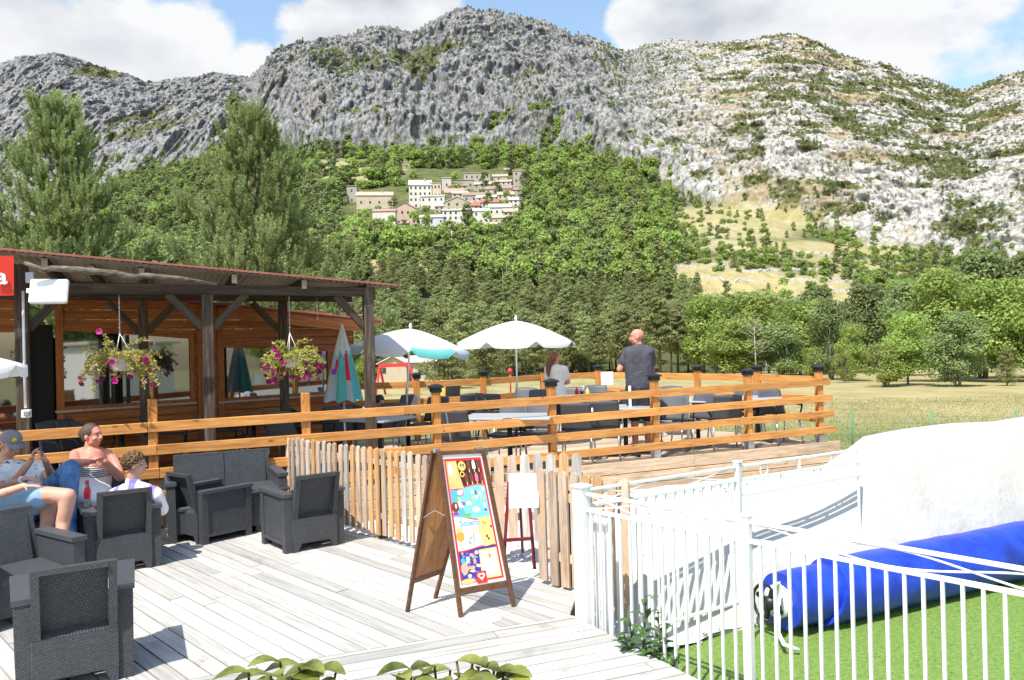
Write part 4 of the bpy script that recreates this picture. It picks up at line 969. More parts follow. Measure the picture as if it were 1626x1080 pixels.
def make_armchair(w=.62, wf=.70, d=.60, h=.76, seats=1, label='', group=None):
    r = empty('armchair' if seats == 1 else 'sofa', label=label, cat='armchair' if seats == 1 else 'sofa', group=group)
    hw, hf = w / 2, wf / 2; ah = h * .76; aw = .085
    for s in (-1, 1):
        q = MB()     # side: corner columns, inset panel, capping
        def P_(x, y): return Vector((s * (hw + (hf - hw) * (y + d / 2) / d - x), y, 0))
        y0_, y1_ = -d / 2, d / 2
        for ya, yb in ((y0_, y0_ + .07), (y1_ - .07, y1_)):
            b4 = [P_(0, ya), P_(0, yb), P_(aw, yb), P_(aw, ya)]; b4 = b4 if s < 0 else b4[::-1]
            q.hexa([p * .985 + Vector((0, 0, .0)) for p in b4] + [p + Vector((0, 0, ah - .03)) for p in b4])
        b4 = [P_(.014, y0_ + .07), P_(.014, y1_ - .07), P_(aw, y1_ - .07), P_(aw, y0_ + .07)]; b4 = b4 if s < 0 else b4[::-1]
        q.hexa([p + Vector((0, 0, .11)) for p in b4] + [p + Vector((0, 0, ah - .03)) for p in b4])
        b4 = [P_(.004, y0_ + .07), P_(.004, y1_ - .07), P_(aw, y1_ - .07), P_(aw, y0_ + .07)]; b4 = b4 if s < 0 else b4[::-1]
        q.hexa([p + Vector((0, 0, .075)) for p in b4] + [p + Vector((0, 0, .11)) for p in b4]); q.build('side_panel', M_weave, r)
        q = MB(); b4 = [P_(-.012, y0_ - .005), P_(-.012, y1_ + .012), P_(aw + .014, y1_ + .012), P_(aw + .014, y0_ - .005)]; b4 = b4 if s < 0 else b4[::-1]
        q.hexa([p + Vector((0, 0, ah - .035)) for p in b4] + [p + Vector((0, 0, ah)) for p in b4]); q.build('armrest', M_plain, r)
    n = seats; iw = w - 2 * aw - .004
    # seat and apron
    q = MB(); q.box((0, .03, .335), (iw + .02, d - .10, .05), None, .012); q.build('seat', M_plain, r)
    q = MB(); q.box((0, d / 2 - .045, .20), (iw + .03, .03, .24), None, .004); q.build('apron', M_weave, r)
    # backrest: lower panel, ledge, then a raked framed panel
    q = MB(); yb = -d / 2 - .012; lz = h * .43; rake = .11
    q.box((0, yb + .02, .08 + (lz - .08) / 2), (iw + .01, .04, lz - .08), None, .003)
    for s in (-1, 1): q.hexa([Vector(p) for p in ((s * iw / 2 - .035 * (s > 0), yb, 0), (s * iw / 2 + .035 * (s < 0), yb, 0), (s * iw / 2 + .035 * (s < 0), yb + .04, 0), (s * iw / 2 - .035 * (s > 0), yb + .04, 0), (s * iw / 2 - .08 * (s > 0), yb, .0801), (s * iw / 2 + .08 * (s < 0), yb, .0801), (s * iw / 2 + .08 * (s < 0), yb + .04, .0801), (s * iw / 2 - .08 * (s > 0), yb + .04, .0801))])
    q.build('back_panel', M_weave, r)
    q = MB(); x = iw / 2 + .0
    def bar(x0, x1, z0_, z1, y0a, y0b, th): q.hexa([Vector(p) for p in ((x0, y0a, z0_), (x1, y0a, z0_), (x1, y0a + th, z0_), (x0, y0a + th, z0_), (x0, y0b, z1), (x1, y0b, z1), (x1, y0b + th, z1), (x0, y0b + th, z1))])
    yl = yb; yt = yb - rake
    for s in (-1, 1): bar(s * x - .045 * (s > 0), s * x + .045 * (s < 0), lz - .001, h, yl, yt, .055)
    bar(-x + .045, x - .045, h - .035, h, yt + .006, yt, .055)
    bar(-x + .045, x - .045, lz, lz + .035, yl + .002, yl + .055, .012)
    q.build('back_frame', M_weave, r)
    q = MB(); ww = (2 * x - .09) / n
    for i in range(n): bar(-x + .047 + i * ww, -x + .043 + (i + 1) * ww, lz + .0, h - .035, yl + .064, yt + .048, .018)
    q.build('backrest', M_weave, r)
    for i in range(n if n > 1 else 0):
        if i: q = MB(); xx = -x + .045 + i * ww; bar(xx - .012, xx + .012, lz, h, yl + .05, yt + .03, .04); q.build('back_seam', M_weave, r)
    return r
def setp(o, x, y, th, z=0, s=1.0): o.location = (x, y, z); o.rotation_euler = (0, 0, -R(th)); o.scale = (s, s, s); return o
GA = 'woven armchairs around the lounge on the pale deck'
ch = make_armchair(label='nearest dark woven armchair seen from behind at the bottom left corner', group=GA)
def rear(px, py, th, z=0): 
    g_ = on(px, py, 0); f_ = Vector((math.sin(R(th)), math.cos(R(th)), 0)); r_ = Vector((f_.y, -f_.x, 0)); return g_ - r_ * .30 + f_ * .31
p = rear(211, 1075, -30); setp(ch, p.x, p.y, -30)
spec = [((256, 899), -33, 'dark woven armchair with the curly haired boy sitting in it'), ((319, 868), 37, 'dark woven armchair turned sideways between the boy and the sofa'), ((547, 864), -36, 'empty dark woven armchair nearest the picket fence')]
chairs = [ch]
for (px, py), th, lb in spec:
    c = copy_tree(ch); c['label'] = lb; p = rear(px, py, th); setp(c, p.x, p.y, th); chairs.append(c)
c = copy_tree(ch); c['label'] = 'dark woven armchair facing right at the far left edge, partly behind the nearest one'; setp(c, -3.83, 5.93, 128); chairs.append(c)
c = copy_tree(ch); c['label'] = 'dark woven armchair under the bare legged man, behind the chair at the left edge'; setp(c, -4.72, 6.62, 98); chairs.append(c)
chairs[2].scale = (.93, .93, .96)
sf = make_armchair(1.20, 1.22, .60, .83, 2, 'two seat dark woven sofa standing empty against the orange railing')
sf_c = Vector((-3.20, 8.50, 0)); setp(sf, sf_c.x, sf_c.y, 154)
sf2 = make_armchair(1.9, 1.92, .62, .74, 3, 'dark woven sofa carrying the man with the phone and the woman'); setp(sf2, -4.78, 7.52, 152)
# low table
tb = empty('coffee_table', (-2.66, 8.0, 0), label='low dark tapered table between the empty sofa and the armchair by the fence', cat='table')
q = MB(); q.box((0, 0, .455), (.62, .42, .03), None, .01); q.build('tabletop', M_plain, tb)
q = MB(); q.hexa([Vector(p) for p in ((-.23, -.14, .0), (.23, -.14, .0), (.23, .14, .0), (-.23, .14, .0), (-.28, -.19, .439), (.28, -.19, .439), (.28, .19, .439), (-.28, .19, .439))]); q.build('table_base', M_weave, tb); tb.rotation_euler = (0, 0, -R(60))
tb.location = (*(on(412, 845, 0) + Vector((-.02, .26, 0))).xy, 0)
# ------------------------------------------------------------------ cafe chairs and tables on the terrace
M_shell = mat('graphite_shell', (.085, .090, .098), .5, var=.06, scale=8)
M_tabl = mat('speckled_table', (.36, .37, .38), .4, var=.12, scale=60)
def curved(q, pts_fn, nu, nv, th):     # thin shell from a surface function, given a thickness along its normal
    g = [[Vector(pts_fn(i / nu, j / nv)) for j in range(nv + 1)] for i in range(nu + 1)]; vs = []; 
    for s in (0, 1):
        for i in range(nu + 1):
            for j in range(nv + 1):
                du = g[min(i + 1, nu)][j] - g[max(i - 1, 0)][j]; dv = g[i][min(j + 1, nv)] - g[i][max(j - 1, 0)]; n = du.cross(dv).normalized(); vs.append(g[i][j] + n * th * (s - .5))
    M_ = (nu + 1) * (nv + 1); ix = lambda s, i, j: s * M_ + i * (nv + 1) + j; fs = []
    for i in range(nu):
        for j in range(nv): fs.append((ix(1, i, j), ix(1, i + 1, j), ix(1, i + 1, j + 1), ix(1, i, j + 1))); fs.append((ix(0, i, j), ix(0, i, j + 1), ix(0, i + 1, j + 1), ix(0, i + 1, j)))
    for i in range(nu): fs.append((ix(0, i, 0), ix(0, i + 1, 0), ix(1, i + 1, 0), ix(1, i, 0))); fs.append((ix(1, i, nv), ix(1, i + 1, nv), ix(0, i + 1, nv), ix(0, i, nv)))
    for j in range(nv): fs.append((ix(1, 0, j), ix(1, 0, j + 1), ix(0, 0, j + 1), ix(0, 0, j))); fs.append((ix(0, nu, j), ix(0, nu, j + 1), ix(1, nu, j + 1), ix(1, nu, j)))
    q.add(vs, fs, smooth=True)
def make_cafe_chair():
    r = empty('cafe_chair', cat='chair')
    q = MB(); curved(q, lambda u, v: ((u - .5) * (.46 - .02 * v) * 1.0, -.20 - .14 * v - .035 * (1 - (2 * u - 1) ** 2) - .0, .47 + .42 * v - .02 * (2 * u - 1) ** 2 * (v > .9)), 10, 8, .012); q.build('backrest', M_shell, r)
    q = MB(); curved(q, lambda u, v: ((u - .5) * .46, -.21 + .44 * v, .455 - .012 * math.sin(PI * u) - .02 * (v > .95)), 8, 8, .014); q.build('seat', M_shell, r)
    for s in (-1, 1):
        q = MB(); q.tube([(s * .235, -.27, .64), (s * .26, -.18, .66), (s * .265, .05, .655), (s * .262, .20, .645), (s * .24, .22, .60), (s * .215, .20, .46)], [.014, .018, .018, .018, .014, .012], 8); q.build('armrest', M_black, r)
        for a, b in (((s * .21, .19, .45), (s * .235, .25, 0)), ((s * .20, -.18, .45), (s * .225, -.27, 0))): q = MB(); q.tube([a, b], .0125, 8); q.build('leg', M_steel, r)
    return r
GC = 'cafe chairs on the raised terrace'
cc0 = make_cafe_chair(); cc0['group'] = GC; cafe_n = [0]
def put_chair(px, ytop, D, th, label, s=1.0):
    o = cc0 if cafe_n[0] == 0 else copy_tree(cc0); cafe_n[0] += 1
    if D is None: D = (H - (ZF + .89)) * F / (ytop - hor(px))
    o.location = ((px - CX) / F * D, D, ZF); o.rotation_euler = (0, 0, -R(th)); o['label'] = label; return o
CH = [(726, None, 10.75, 12, 'cafe chair seen from behind, directly right of the post behind the menu board'),
      (801, None, 11.2, 200, 'cafe chair facing the camera behind the long table, left of the white parasol pole'),
      (850, None, 11.35, 190, 'cafe chair facing the camera, just left of the standing woman'),
      (915, None, 11.45, 10, 'cafe chair from behind with a pale sticker on its back, right of the woman'),
      (957, None, 11.7, 8, 'cafe chair from behind, second to the right of the woman'),
      (1008, None, 12.7, 200, 'cafe chair facing the camera in front of the bald man'),
      (1062, None, 12.1, 205, 'cafe chair facing the camera right of the post beside the bald man'),
      (1095, None, 12.3, 235, 'darker side of a cafe chair overlapping its neighbour right of the bald man'),
      (1147, None, 12.35, 5, 'cafe chair from behind between the two right hand posts'),
      (1187, None, 13.4, 190, 'cafe chair facing the camera behind the second post from the right'),
      (1237, None, 12.75, 165, 'rightmost cafe chair on the terrace'),
      (907, None, 14.6, 195, 'cafe chair facing the camera behind the standing woman'),
      (945, None, 15.2, 185, 'cafe chair at the back under the white notice'),
      (960, None, 13.9, 10, 'cafe chair from behind at the sauce table'),
      (1000, None, 14.2, 6, 'cafe chair from behind half hidden by the bald man'),
      (1067, None, 14.2, 185, 'cafe chair at the back right of the bald man'),
      (739, None, 14.2, -20, 'cafe chair turned left near the back railing, left one of a pair'),
      (770, None, 13.9, -8, 'cafe chair near the back railing, right one of the pair'),
      (797, None, 12.9, 80, 'cafe chair turned sideways left of the white parasol pole'),
      (827, None, 14.8, 195, 'cafe chair at the back behind the white parasol pole'),
      (853, None, 14.1, 190, 'cafe chair at the back just left of the woman'),
      (676, None, 12.9, 210, 'cafe chair behind the first capped post, facing left'),
      (629, None, 13.6, 215, 'light catching cafe chair behind the pole of the teal and white parasol'),
      (609, None, 11.6, 195, 'cafe chair facing the camera next to the right pergola post'),
      (571, None, 12.1, 20, 'cafe chair from behind right of the closed parasol'),
      (535, None, 11.9, -10, 'cafe chair under the closed parasol'),
      (498, None, 11.6, 60, 'cafe chair turned sideways left of the closed parasol'),
      (455, None, 11.3, 10, 'cafe chair from behind under the pergola near the second window'),
      (430, None, 12.6, 190, 'cafe chair against the wall under the second window, right one'),
      (380, None, 12.2, 190, 'cafe chair against the wall under the second window, left one'),
      (352, None, 10.9, 60, 'cafe chair in the shade right of the middle pergola post'),
      (265, None, 10.7, 70, 'cafe chair in the shade left of the middle pergola post'),
      (135, None, 10.3, 120, 'cafe chair in deep shade under the first window, right one'),
      (104, None, 10.1, 120, 'cafe chair in deep shade under the first window, left one')]
for px, yt, D, th, lb in CH: put_chair(px, yt, D, th, lb)
q = MB(); st_ = at(937, 651, 11.20); q.box(st_, (.085, .004, .06), rotz(-.2) @ Matrix.Rotation(R(-18), 3, 'X')); q.build('sticker', M_white, label='small pale sticker on the back of a cafe chair', cat='sticker')
def make_cafe_table(w, d):
    r = empty('cafe_table', cat='table'); q = MB(); q.box((0, 0, .735), (w, d, .03), None, .008); q.build('tabletop', M_tabl, r)
    q = MB(); q.tube([(0, 0, .04), (0, 0, .72)], .035, 10); q.build('pedestal', M_black, r)
    for k in range(4): a = PI / 4 + k * PI / 2; q = MB(); q.beam((0, 0, .05), (math.cos(a) * .33, math.sin(a) * .33, .02), .05, .03, bev=.006); q.build('foot', M_black, r)
    return r
GT = 'grey topped cafe tables on the raised terrace'
for i, (px, py, w, d, th, lb) in enumerate([(806, 665, 1.25, .8, 10, 'long grey topped cafe table in front of the white parasol pole'), (990, 647, .8, .8, 15, 'grey topped cafe table in front of the bald man'), (1105, 637, .8, .8, 20, 'grey topped cafe table left of the second post from the right'),
                                            (1200, 636, .8, .8, 20, 'rightmost grey topped cafe table'), (935, 624, 1.1, .75, 8, 'cafe table holding the sauce bottles by the standing woman'), (645, 641, .8, .8, 10, 'cafe table behind the teal and white parasol'),
                                            (600, 652, .8, .8, 30, 'cafe table beside the right pergola post'), (400, 672, .8, .8, 30, 'cafe table under the pergola below the second window'), (190, 670, .8, .8, 30, 'cafe table in the shade below the first window')]):
    D = (H - ZF - .75) * F / (py - hor(px)); D = {0: 10.85, 1: 11.9, 2: 12.9, 3: 13.1, 4: 14.4, 5: 12.6, 6: 11.0, 7: 11.5, 8: 10.4}[i]
    t_ = make_cafe_table(w, d); t_.location = ((px - CX) / F * D, D, ZF); t_.rotation_euler = (0, 0, -R(th)); t_['label'] = lb; t_['group'] = GT
# sauce bottles
M_ketch = mat('ketchup_red', (.62, .02, .03), .3, var=.05); M_must = mat('mustard_yellow', (.75, .50, .12), .35, var=.05); M_cola = mat('dark_glass', (.05, .008, .012), .15, var=.05)
tz = ZF + .752; Dt = 14.3
for px, m_, h, lb in ((914, M_ketch, .17, 'red squeeze bottle of ketchup on the table beside the woman'), (931, M_must, .16, 'yellow squeeze bottle of mustard on the table beside the woman'), (922, M_cola, .10, 'dark red glass of drink between the sauce bottles')):
    c = Vector(((px - CX) / F * Dt, Dt, tz)); r_ = empty('sauce_bottle' if h > .12 else 'drinking_glass', tuple(c), label=lb, cat='bottle' if h > .12 else 'glass'); q = MB(); q.lathe([(.001, 0), (.034, 0), (.036, .01), (.036, h * .62), (.022, h * .76), (.016, h * .8), (.001, h * .8)] if h > .12 else [(.001, 0), (.03, 0), (.036, h), (.033, h), (.001, h * .7)], c, 16); q.build('bottle_body' if h > .12 else 'glass_body', m_, r_, world=True)
    if h > .12: q = MB(); q.lathe([(.018, h * .8), (.016, h * .86), (.004, h), (.001, h)], c, 12); q.build('nozzle', m_ if m_ is M_ketch else M_must, r_, world=True)
    else: q = MB(); q.tube([c + Vector((0, 0, .02)), c + Vector((.035, 0, .20))], .004, 6); q.build('straw', M_white, r_, world=True)
q = MB(); nb = at(964, 601, 15.0); q.box(nb, (.24, .01, .26), rotz(.05), .002); q.build('notice', M_white, label='blank white notice fixed to the far terrace railing left of the bald man', cat='notice')
# parasols
M_cv = mat('white_canvas', (.80, .80, .80), .8, var=.03, transl=.35); M_ct = mat('teal_canvas', (.16, .56, .54), .8, var=.08, transl=.30); M_cg = mat('pale_grey_canvas', (.52, .60, .66), .8, var=.05, transl=.3)
M_cr = mat('red_canvas_print', (.66, .03, .06), .8, var=.05); M_cy = mat('yellow_canvas_print', (.78, .60, .12), .8, var=.05); M_cp = mat('violet_canvas_print', (.25, .05, .42), .8, var=.05); M_pole = mat('parasol_pole', (.66, .68, .70), .35, .6, var=.05)
CM = [M_cv, M_ct, M_cg, M_cy, M_cr, M_cp]
def parasol(px, py_top, D, rad, rise, base, panel_m, label, lean=(0, 0), rot0=.2, base_z=ZF, g='open parasols over the terrace'):
    top = at(px, py_top, D); foot = at(*base, D); foot.z = base_z; r = empty('parasol', tuple(foot), label=label, cat='parasol', group=g)
    ax = (top - foot).normalized(); xa = ax.cross(Vector((0, 1, 0))).normalized() * -1; xa = Vector((1, 0, 0)) - ax * ax.x; xa.normalize(); ya = ax.cross(xa); m = Matrix((xa, ya, ax)).transposed(); cz = top - ax * .07
    q = MB(); q.tube([foot, top - ax * .05], .017, 10); q.build('pole', M_pole, r, world=True)
    q = MB(); q.lathe([(.012, .05), (.03, .0), (.02, -.01), (.016, -.06)], m @ Vector((0, 0, 0)) + top - ax * .03, 10, rot=m); q.build('finial', M_white, r, world=True)
    q = MB(); n = 8; nr = 9; na = 6; vs = []; fs = []; ms = []
    for k in range(n):
        for j in range(na + 1):
            a = rot0 + 2 * PI * (k + j / na) / n; w_ = math.sin(PI * j / na)
            for i in range(nr + 1):
                s = i / nr; rr_ = rad * s * (1 - .035 * w_ * s); z = -rise * (s ** 1.45) - .012 * w_ * s * 2; vs.append(m @ Vector((math.cos(a) * rr_, math.sin(a) * rr_, z)) + cz)
            vs.append(m @ Vector((math.cos(a) * rad * 1.0 * (1 - .035 * w_), math.sin(a) * rad * (1 - .035 * w_), -rise - .024 * w_ - .085 * (1 - .25 * (1 - w_) ** 3) - (.0 if 0 < j < na else -.07))) + cz)
        b0_ = k * (na + 1) * (nr + 2)
        for j in range(na):
            for i in range(nr + 1):
                a_ = b0_ + j * (nr + 2) + i; fs.append((a_, a_ + nr + 2, a_ + nr + 3, a_ + 1)); c_ = panel_m[k]; ms.append(c_[0] if i < nr * .80 else c_[1])
    o0 = len(q.v); q.v.extend([tuple(v) for v in vs]); q.f.extend(fs); q.mi.extend(ms); q.sm.extend([True] * len(fs)); q.build('canopy', CM, r, world=True)
    for k in range(n): a = rot0 + 2 * PI * k / n; q = MB(); q.tube([m @ Vector((0, 0, -.03)) + cz] + [m @ Vector((math.cos(a) * rad * s, math.sin(a) * rad * s, -rise * s ** 1.45 - .008)) + cz for s in (.35, .7, .99)], .004, 5); q.build('rib', M_pole, r, world=True)
    q = MB(); q.lathe([(.001, 0), (.24, 0), (.25, .02), (.22, .055), (.05, .07), (.03, .18), (.001, .18)], foot, 24); q.build('base', M_black, r, world=True)
    return r
W_ = (0, 0)
parasol(652, 515, 12.3, .97, .34, (641, 700), [W_, W_, W_, W_, (0, 2), (0, 0), (0, 1), (0, 2)], 'open white parasol with teal and pale grey hem panels, nearer the right pergola post', rot0=.15)
parasol(819, 503, 13.3, 1.05, .37, (822, 700), [W_] * 8, 'open all white parasol left of the standing woman', rot0=.3)
parasol(-98, 540, 6.6, .66, .17, (-94, 700), [W_] * 8, 'white parasol tip reaching in at the left edge below the red sign', rot0=.0, g=None, base_z=0)
# folded parasol
cpx = 543; cD = 11.0; top = at(543, 515, cD); bot = at(546, 636, cD); foot = at(549, 700, cD); foot.z = ZF
r = empty('folded_parasol', tuple(foot), label='folded teal and white parasol with red and violet print', cat='parasol')
q = MB(); nk = 48; nz_ = 26; vs = []; ms = []; Lz = (top - bot).length; axd = (bot - top).normalized()
for i in range(nz_ + 1):
    s = i / nz_; rb_ = .012 + .245 * s ** .92
    for j in range(nk):
        a = 2 * PI * j / nk; pl = 1 + .16 * math.cos(8 * a + .6) * min(s * 3, 1) + .05 * math.cos(3 * a + 2)
        rr_ = rb_ * pl; low = .035 * math.cos(8 * a + .6) * s ** 6
        vs.append(top + axd * (Lz * (s + low * .5)) + Vector((math.cos(a) * rr_, math.sin(a) * rr_ * .8, 0)))
q.v = [tuple(v) for v in vs]
for i in range(nz_):
    for j in range(nk):
        a = 2 * PI * j / nk; s = i / nz_; deg = math.degrees(a)
        # angles near 270 face the camera
        if s < .38 + .04 * math.sin(8 * a): c_ = 0
        else:
            c_ = 2
            if 246 <= deg < 288 or 302 <= deg < 345 or 20 <= deg < 150: c_ = 1
            if 290 <= deg < 302 and s < .70: c_ = 4
            if 226 <= deg < 244 and .43 < s < .56: c_ = 4
            if 222 <= deg < 238 and .56 <= s < .64: c_ = 5
            if 205 <= deg < 224 and .62 <= s < .80: c_ = 3
        ms.append(c_); q.f.append((i * nk + j, (i + 1) * nk + j, (i + 1) * nk + (j + 1) % nk, i * nk + (j + 1) % nk)); q.sm.append(True)
q.mi = ms; q.build('canopy', CM, r, world=True)
q = MB(); q.tube([foot, bot + Vector((0, 0, .1))], .016, 10); q.build('pole', M_pole, r, world=True)
q = MB(); q.lathe([(.001, 0), (.24, 0), (.25, .02), (.22, .055), (.05, .07), (.03, .18), (.001, .18)], foot, 24); q.build('base', M_black, r, world=True)
# second folded parasol leaning by the table, striped red and white (thin)
q = MB(); q.tube([at(708, 655, 10.3), at(716, 700, 10.25)], .012, 8); q.build('broom_handle', M_pole, label='thin pale pole leaning by the first chair on the terrace', cat='pole')

# ------------------------------------------------------------------ pavement menu board
FL, FR, BL_, BR_ = on(732, 980, 0), on(816, 963, 0), on(647, 971, 0), on(691, 950, 0)
TL = at(697, 716, FL.y * 1.012 - .02); nrm_ = (FR - FL).cross(TL - FL); ry_ = ray(766, 713); TR = Vector((0, 0, H)) + ry_ * ((FL - Vector((0, 0, H))).dot(nrm_) / ry_.dot(nrm_)); TBL = TL + Vector((-.045, .03, 0)); TBR = TR + Vector((-.05, .05, 0))
sb = empty('menu_board', tuple((FL + FR + BL_ + BR_) / 4), label='brown wooden A-frame board with a colourful ice cream poster standing on the deck', cat='menu board')
def leg_(a, b, w=.036, d=.026, up=(0, 1, 0)): q = MB(); q.beam(a, b, w, d, up=up, bev=.003); return q
pn = (TR - FL).cross(TL - FR).normalized(); pn = pn if pn.y < 0 else -pn
qn = (TBR - BL_).cross(TBL - BR_).normalized(); qn = qn if qn.y > 0 else -qn
for a, b, n_ in ((FL, TL, pn), (FR, TR, pn)): plank('leg', a, b, .036, .024, M_stain, sb, up=tuple(n_))
for a, b, n_ in ((BL_, TBL, qn), (BR_, TBR, qn)): plank('leg', a, b, .034, .024, M_stain, sb, up=tuple(n_))
def sp(u, v, h=.0, quad=None):          # a point of the poster panel
    a, b, c, d = (TL, TR, FL, FR); k0, k1 = .022, .835; v = k0 + (k1 - k0) * v; u = .045 + .91 * u
    return a.lerp(b, u).lerp(c.lerp(d, u), v) + pn * h
def bp2(u, v, h=0.0): v = .01 + .80 * v; return TBL.lerp(TBR, u).lerp(BL_.lerp(BR_, u), v) + qn * h
for v, nm in ((-.01, 'head_rail'), (1.02, 'foot_rail')): plank(nm, sp(-.03, v), sp(1.03, v), .05 if v > 0 else .03, .022, M_stain, sb, up=tuple(pn))
plank('foot_rail', bp2(.0, 1.0), bp2(1, 1.0), .045, .02, M_stain, sb, up=tuple(qn))
q = MB(); q.prism([sp(0, 0, -.006), sp(0, 1, -.006), sp(1, 1, -.006), sp(1, 0, -.006)], pn * .005); q.build('front_panel', M_white, sb, world=True)
q = MB(); q.prism([bp2(.03, 0, -.004), bp2(.03, 1, -.004), bp2(.97, 1, -.004), bp2(.97, 0, -.004)], qn * .008); q.build('back_panel', M_ply, sb, world=True)
for t in (0, 1):
    q = MB(); a_ = (TL, TR)[t].lerp((FL, FR)[t], .40); b_ = (TBL, TBR)[t].lerp((BL_, BR_)[t], .42); m_ = (a_ + b_) / 2 + Vector((0, 0, .055)); q.beam(a_, m_, .012, .004); q.beam(m_, b_, .012, .004); q.build('stay', M_galv, sb, world=True)
    q = MB(); q.box((TL, TR)[t] + Vector((-.02, .02, .0)), (.05, .02, .03), rotz(.9)); q.build('hinge', M_galv, sb, world=True)
# poster artwork: flat coloured shapes a fraction of a millimetre proud of each other
cols = {'red': (.72, .04, .05), 'cream': (.80, .55, .22), 'brown': (.065, .022, .018), 'gold': (.80, .62, .10), 'choc': (.22, .055, .035), 'white': (.85, .84, .82), 'pink': (.80, .20, .34), 'sky': (.22, .62, .66), 'cyan': (.12, .45, .68), 'green': (.16, .52, .16), 'pale': (.80, .74, .60), 'orange': (.82, .38, .08), 'yellow': (.85, .66, .25), 'navy': (.05, .05, .32), 'violet': (.30, .08, .42), 'peach': (.80, .45, .30)}
pk = list(cols); PM = [mat('poster_' + k, cols[k], .35, var=.02) for k in pk]; pq = MB(); hh = [0]
def shp(pts, c, h=None):
    hh[0] += 1; h = .0006 + hh[0] * .00001; pq.add([sp(u, v, h) for u, v in pts], [tuple(range(len(pts)))], pk.index(c))
def ell(cu, cv, ru, rv, c, a=0, n=20): shp([(cu + math.cos(t) * ru * math.cos(a) - math.sin(t) * rv * math.sin(a) * .4, cv + math.sin(t) * rv * math.cos(a) + math.cos(t) * ru * math.sin(a) * .4) for t in np.linspace(0, 2 * PI, n, endpoint=False)][::-1], c)
shp([(.04, .035), (.04, .97), (.96, .97), (.96, .035)], 'red')
wav = lambda y, a, ph: [(u, y + a * math.sin(u * 5 + ph)) for u in np.linspace(.92, .08, 14)]
def band(y0, w0, y1, w1, c): shp([(u, y0 + w0 * math.sin(u * 5 + 1)) for u in np.linspace(.08, .92, 14)][::1][::-1] + [(u, y1 + w1 * math.sin(u * 5 + 1)) for u in np.linspace(.08, .92, 14)], c)
band(.055, 0, .25, .016, 'brown'); shp([(.08, .055), (.08, .265), (.42, .262), (.36, .16), (.33, .055)], 'cream'); ell(.16, .12, .05, .05, 'white'); shp([(.25, .06), (.20, .18), (.24, .20), (.31, .13), (.31, .06)], 'yellow')
ell(.45, .095, .095, .037, 'gold'); ell(.45, .095, .078, .030, 'yellow'); ell(.43, .157, .06, .022, 'gold'); ell(.43, .157, .036, .013, 'brown')
def lolly(u, v, c, s=1.0): ell(u, v - .012 * s, .040 * s, .030 * s, c); shp([(u - .04 * s, v - .012 * s), (u - .04 * s, v + .026 * s), (u + .04 * s, v + .026 * s), (u + .04 * s, v - .012 * s)], c); shp([(u - .012, v + .026 * s), (u - .012, v + .052 * s), (u + .012, v + .052 * s), (u + .012, v + .026 * s)], 'cream'); 
for u, c in ((.62, 'choc'), (.745, 'white'), (.86, 'choc')): lolly(u, .095, c)
for u, c in ((.52, 'choc'), (.645, 'choc'), (.765, 'pink'), (.885, 'choc')): lolly(u, .19, c)
band(.262, .016, .485, -.022, 'sky'); rp = random.Random(12)
shp([(.08, .27), (.08, .47), (.40, .50), (.30, .38), (.34, .28)], 'cyan')
for _ in range(16): ell(rp.uniform(.11, .5), rp.uniform(.29, .45), rp.uniform(.03, .07), rp.uniform(.012, .024), rp.choice(['white', 'white', 'pink', 'violet', 'white', 'yellow', 'green']))
ell(.15, .40, .085, .040, 'choc'); ell(.17, .392, .02, .018, 'white'); shp([(.24, .47), (.36, .455), (.50, .455), (.48, .475), (.30, .492)], 'green')
for u in (.60, .68, .78, .86): ell(u, .31 + .03 * math.sin(u * 20), .035, .020, 'white'); shp([(u - .012, .33), (u - .004, .375), (u + .02, .33)], 'cream')
ell(.68, .305, .02, .022, 'choc'); ell(.62, .43, .09, .022, 'white'); ell(.83, .40, .045, .018, 'white'); ell(.84, .44, .03, .008, 'navy')
band(.495, -.022, .715, .012, 'pale'); shp([(.62, .495), (.60, .60), (.66, .72), (.92, .70), (.92, .49)], 'yellow')
ell(.17, .62, .09, .04, 'orange'); ell(.17, .57, .06, .02, 'cream')
for _ in range(12): ell(rp.uniform(.30, .62), rp.uniform(.55, .68), rp.uniform(.012, .03), rp.uniform(.004, .010), rp.choice(['pink', 'green', 'cyan', 'orange', 'white', 'gold']))
for u, v in ((.72, .53), (.77, .54), (.89, .57), (.76, .64), (.79, .66)): ell(u, v, .025, .011, 'orange' if v < .55 else 'choc')
shp([(.45, .60), (.455, .67), (.47, .67), (.475, .60)], 'pink')
band(.725, .012, .955, .0, 'navy'); shp([(.52, .735), (.50, .955), (.92, .955), (.92, .73)], 'yellow'); shp([(.54, .75), (.53, .94), (.90, .94), (.90, .745)], 'pale')
for _ in range(46): ell(rp.uniform(.12, .49), rp.uniform(.745, .94), rp.uniform(.016, .055), rp.uniform(.006, .020), rp.choice(['white', 'white', 'violet', 'pink', 'cyan', 'red', 'navy', 'peach', 'sky']))
ell(.16, .86, .075, .045, 'peach'); ell(.15, .80, .05, .02, 'cyan'); ell(.74, .79, .032, .018, 'orange'); shp([(.735, .76), (.735, .78), (.75, .78), (.75, .76)], 'orange')
ell(.20, .955, .16, .02, 'cream'); shp([(.38, .895), (.38, .985), (.60, .985), (.60, .895)], 'red'); ell(.455, .925, .045, .016, 'white'); ell(.52, .925, .045, .016, 'white'); shp([(.415, .93), (.49, .965), (.565, .93)], 'white'); ell(.49, .93, .04, .010, 'red')
pq.build('poster', PM, sb, world=True)
udir = sp(1, .5) - sp(0, .5); vdir = sp(.5, 0) - sp(.5, 1)
text_mesh('poster_lettering', 'Solero', sp(.19, .545, .0022), udir, vdir, .062, PM[pk.index('cyan')], sb, .0004, .001)
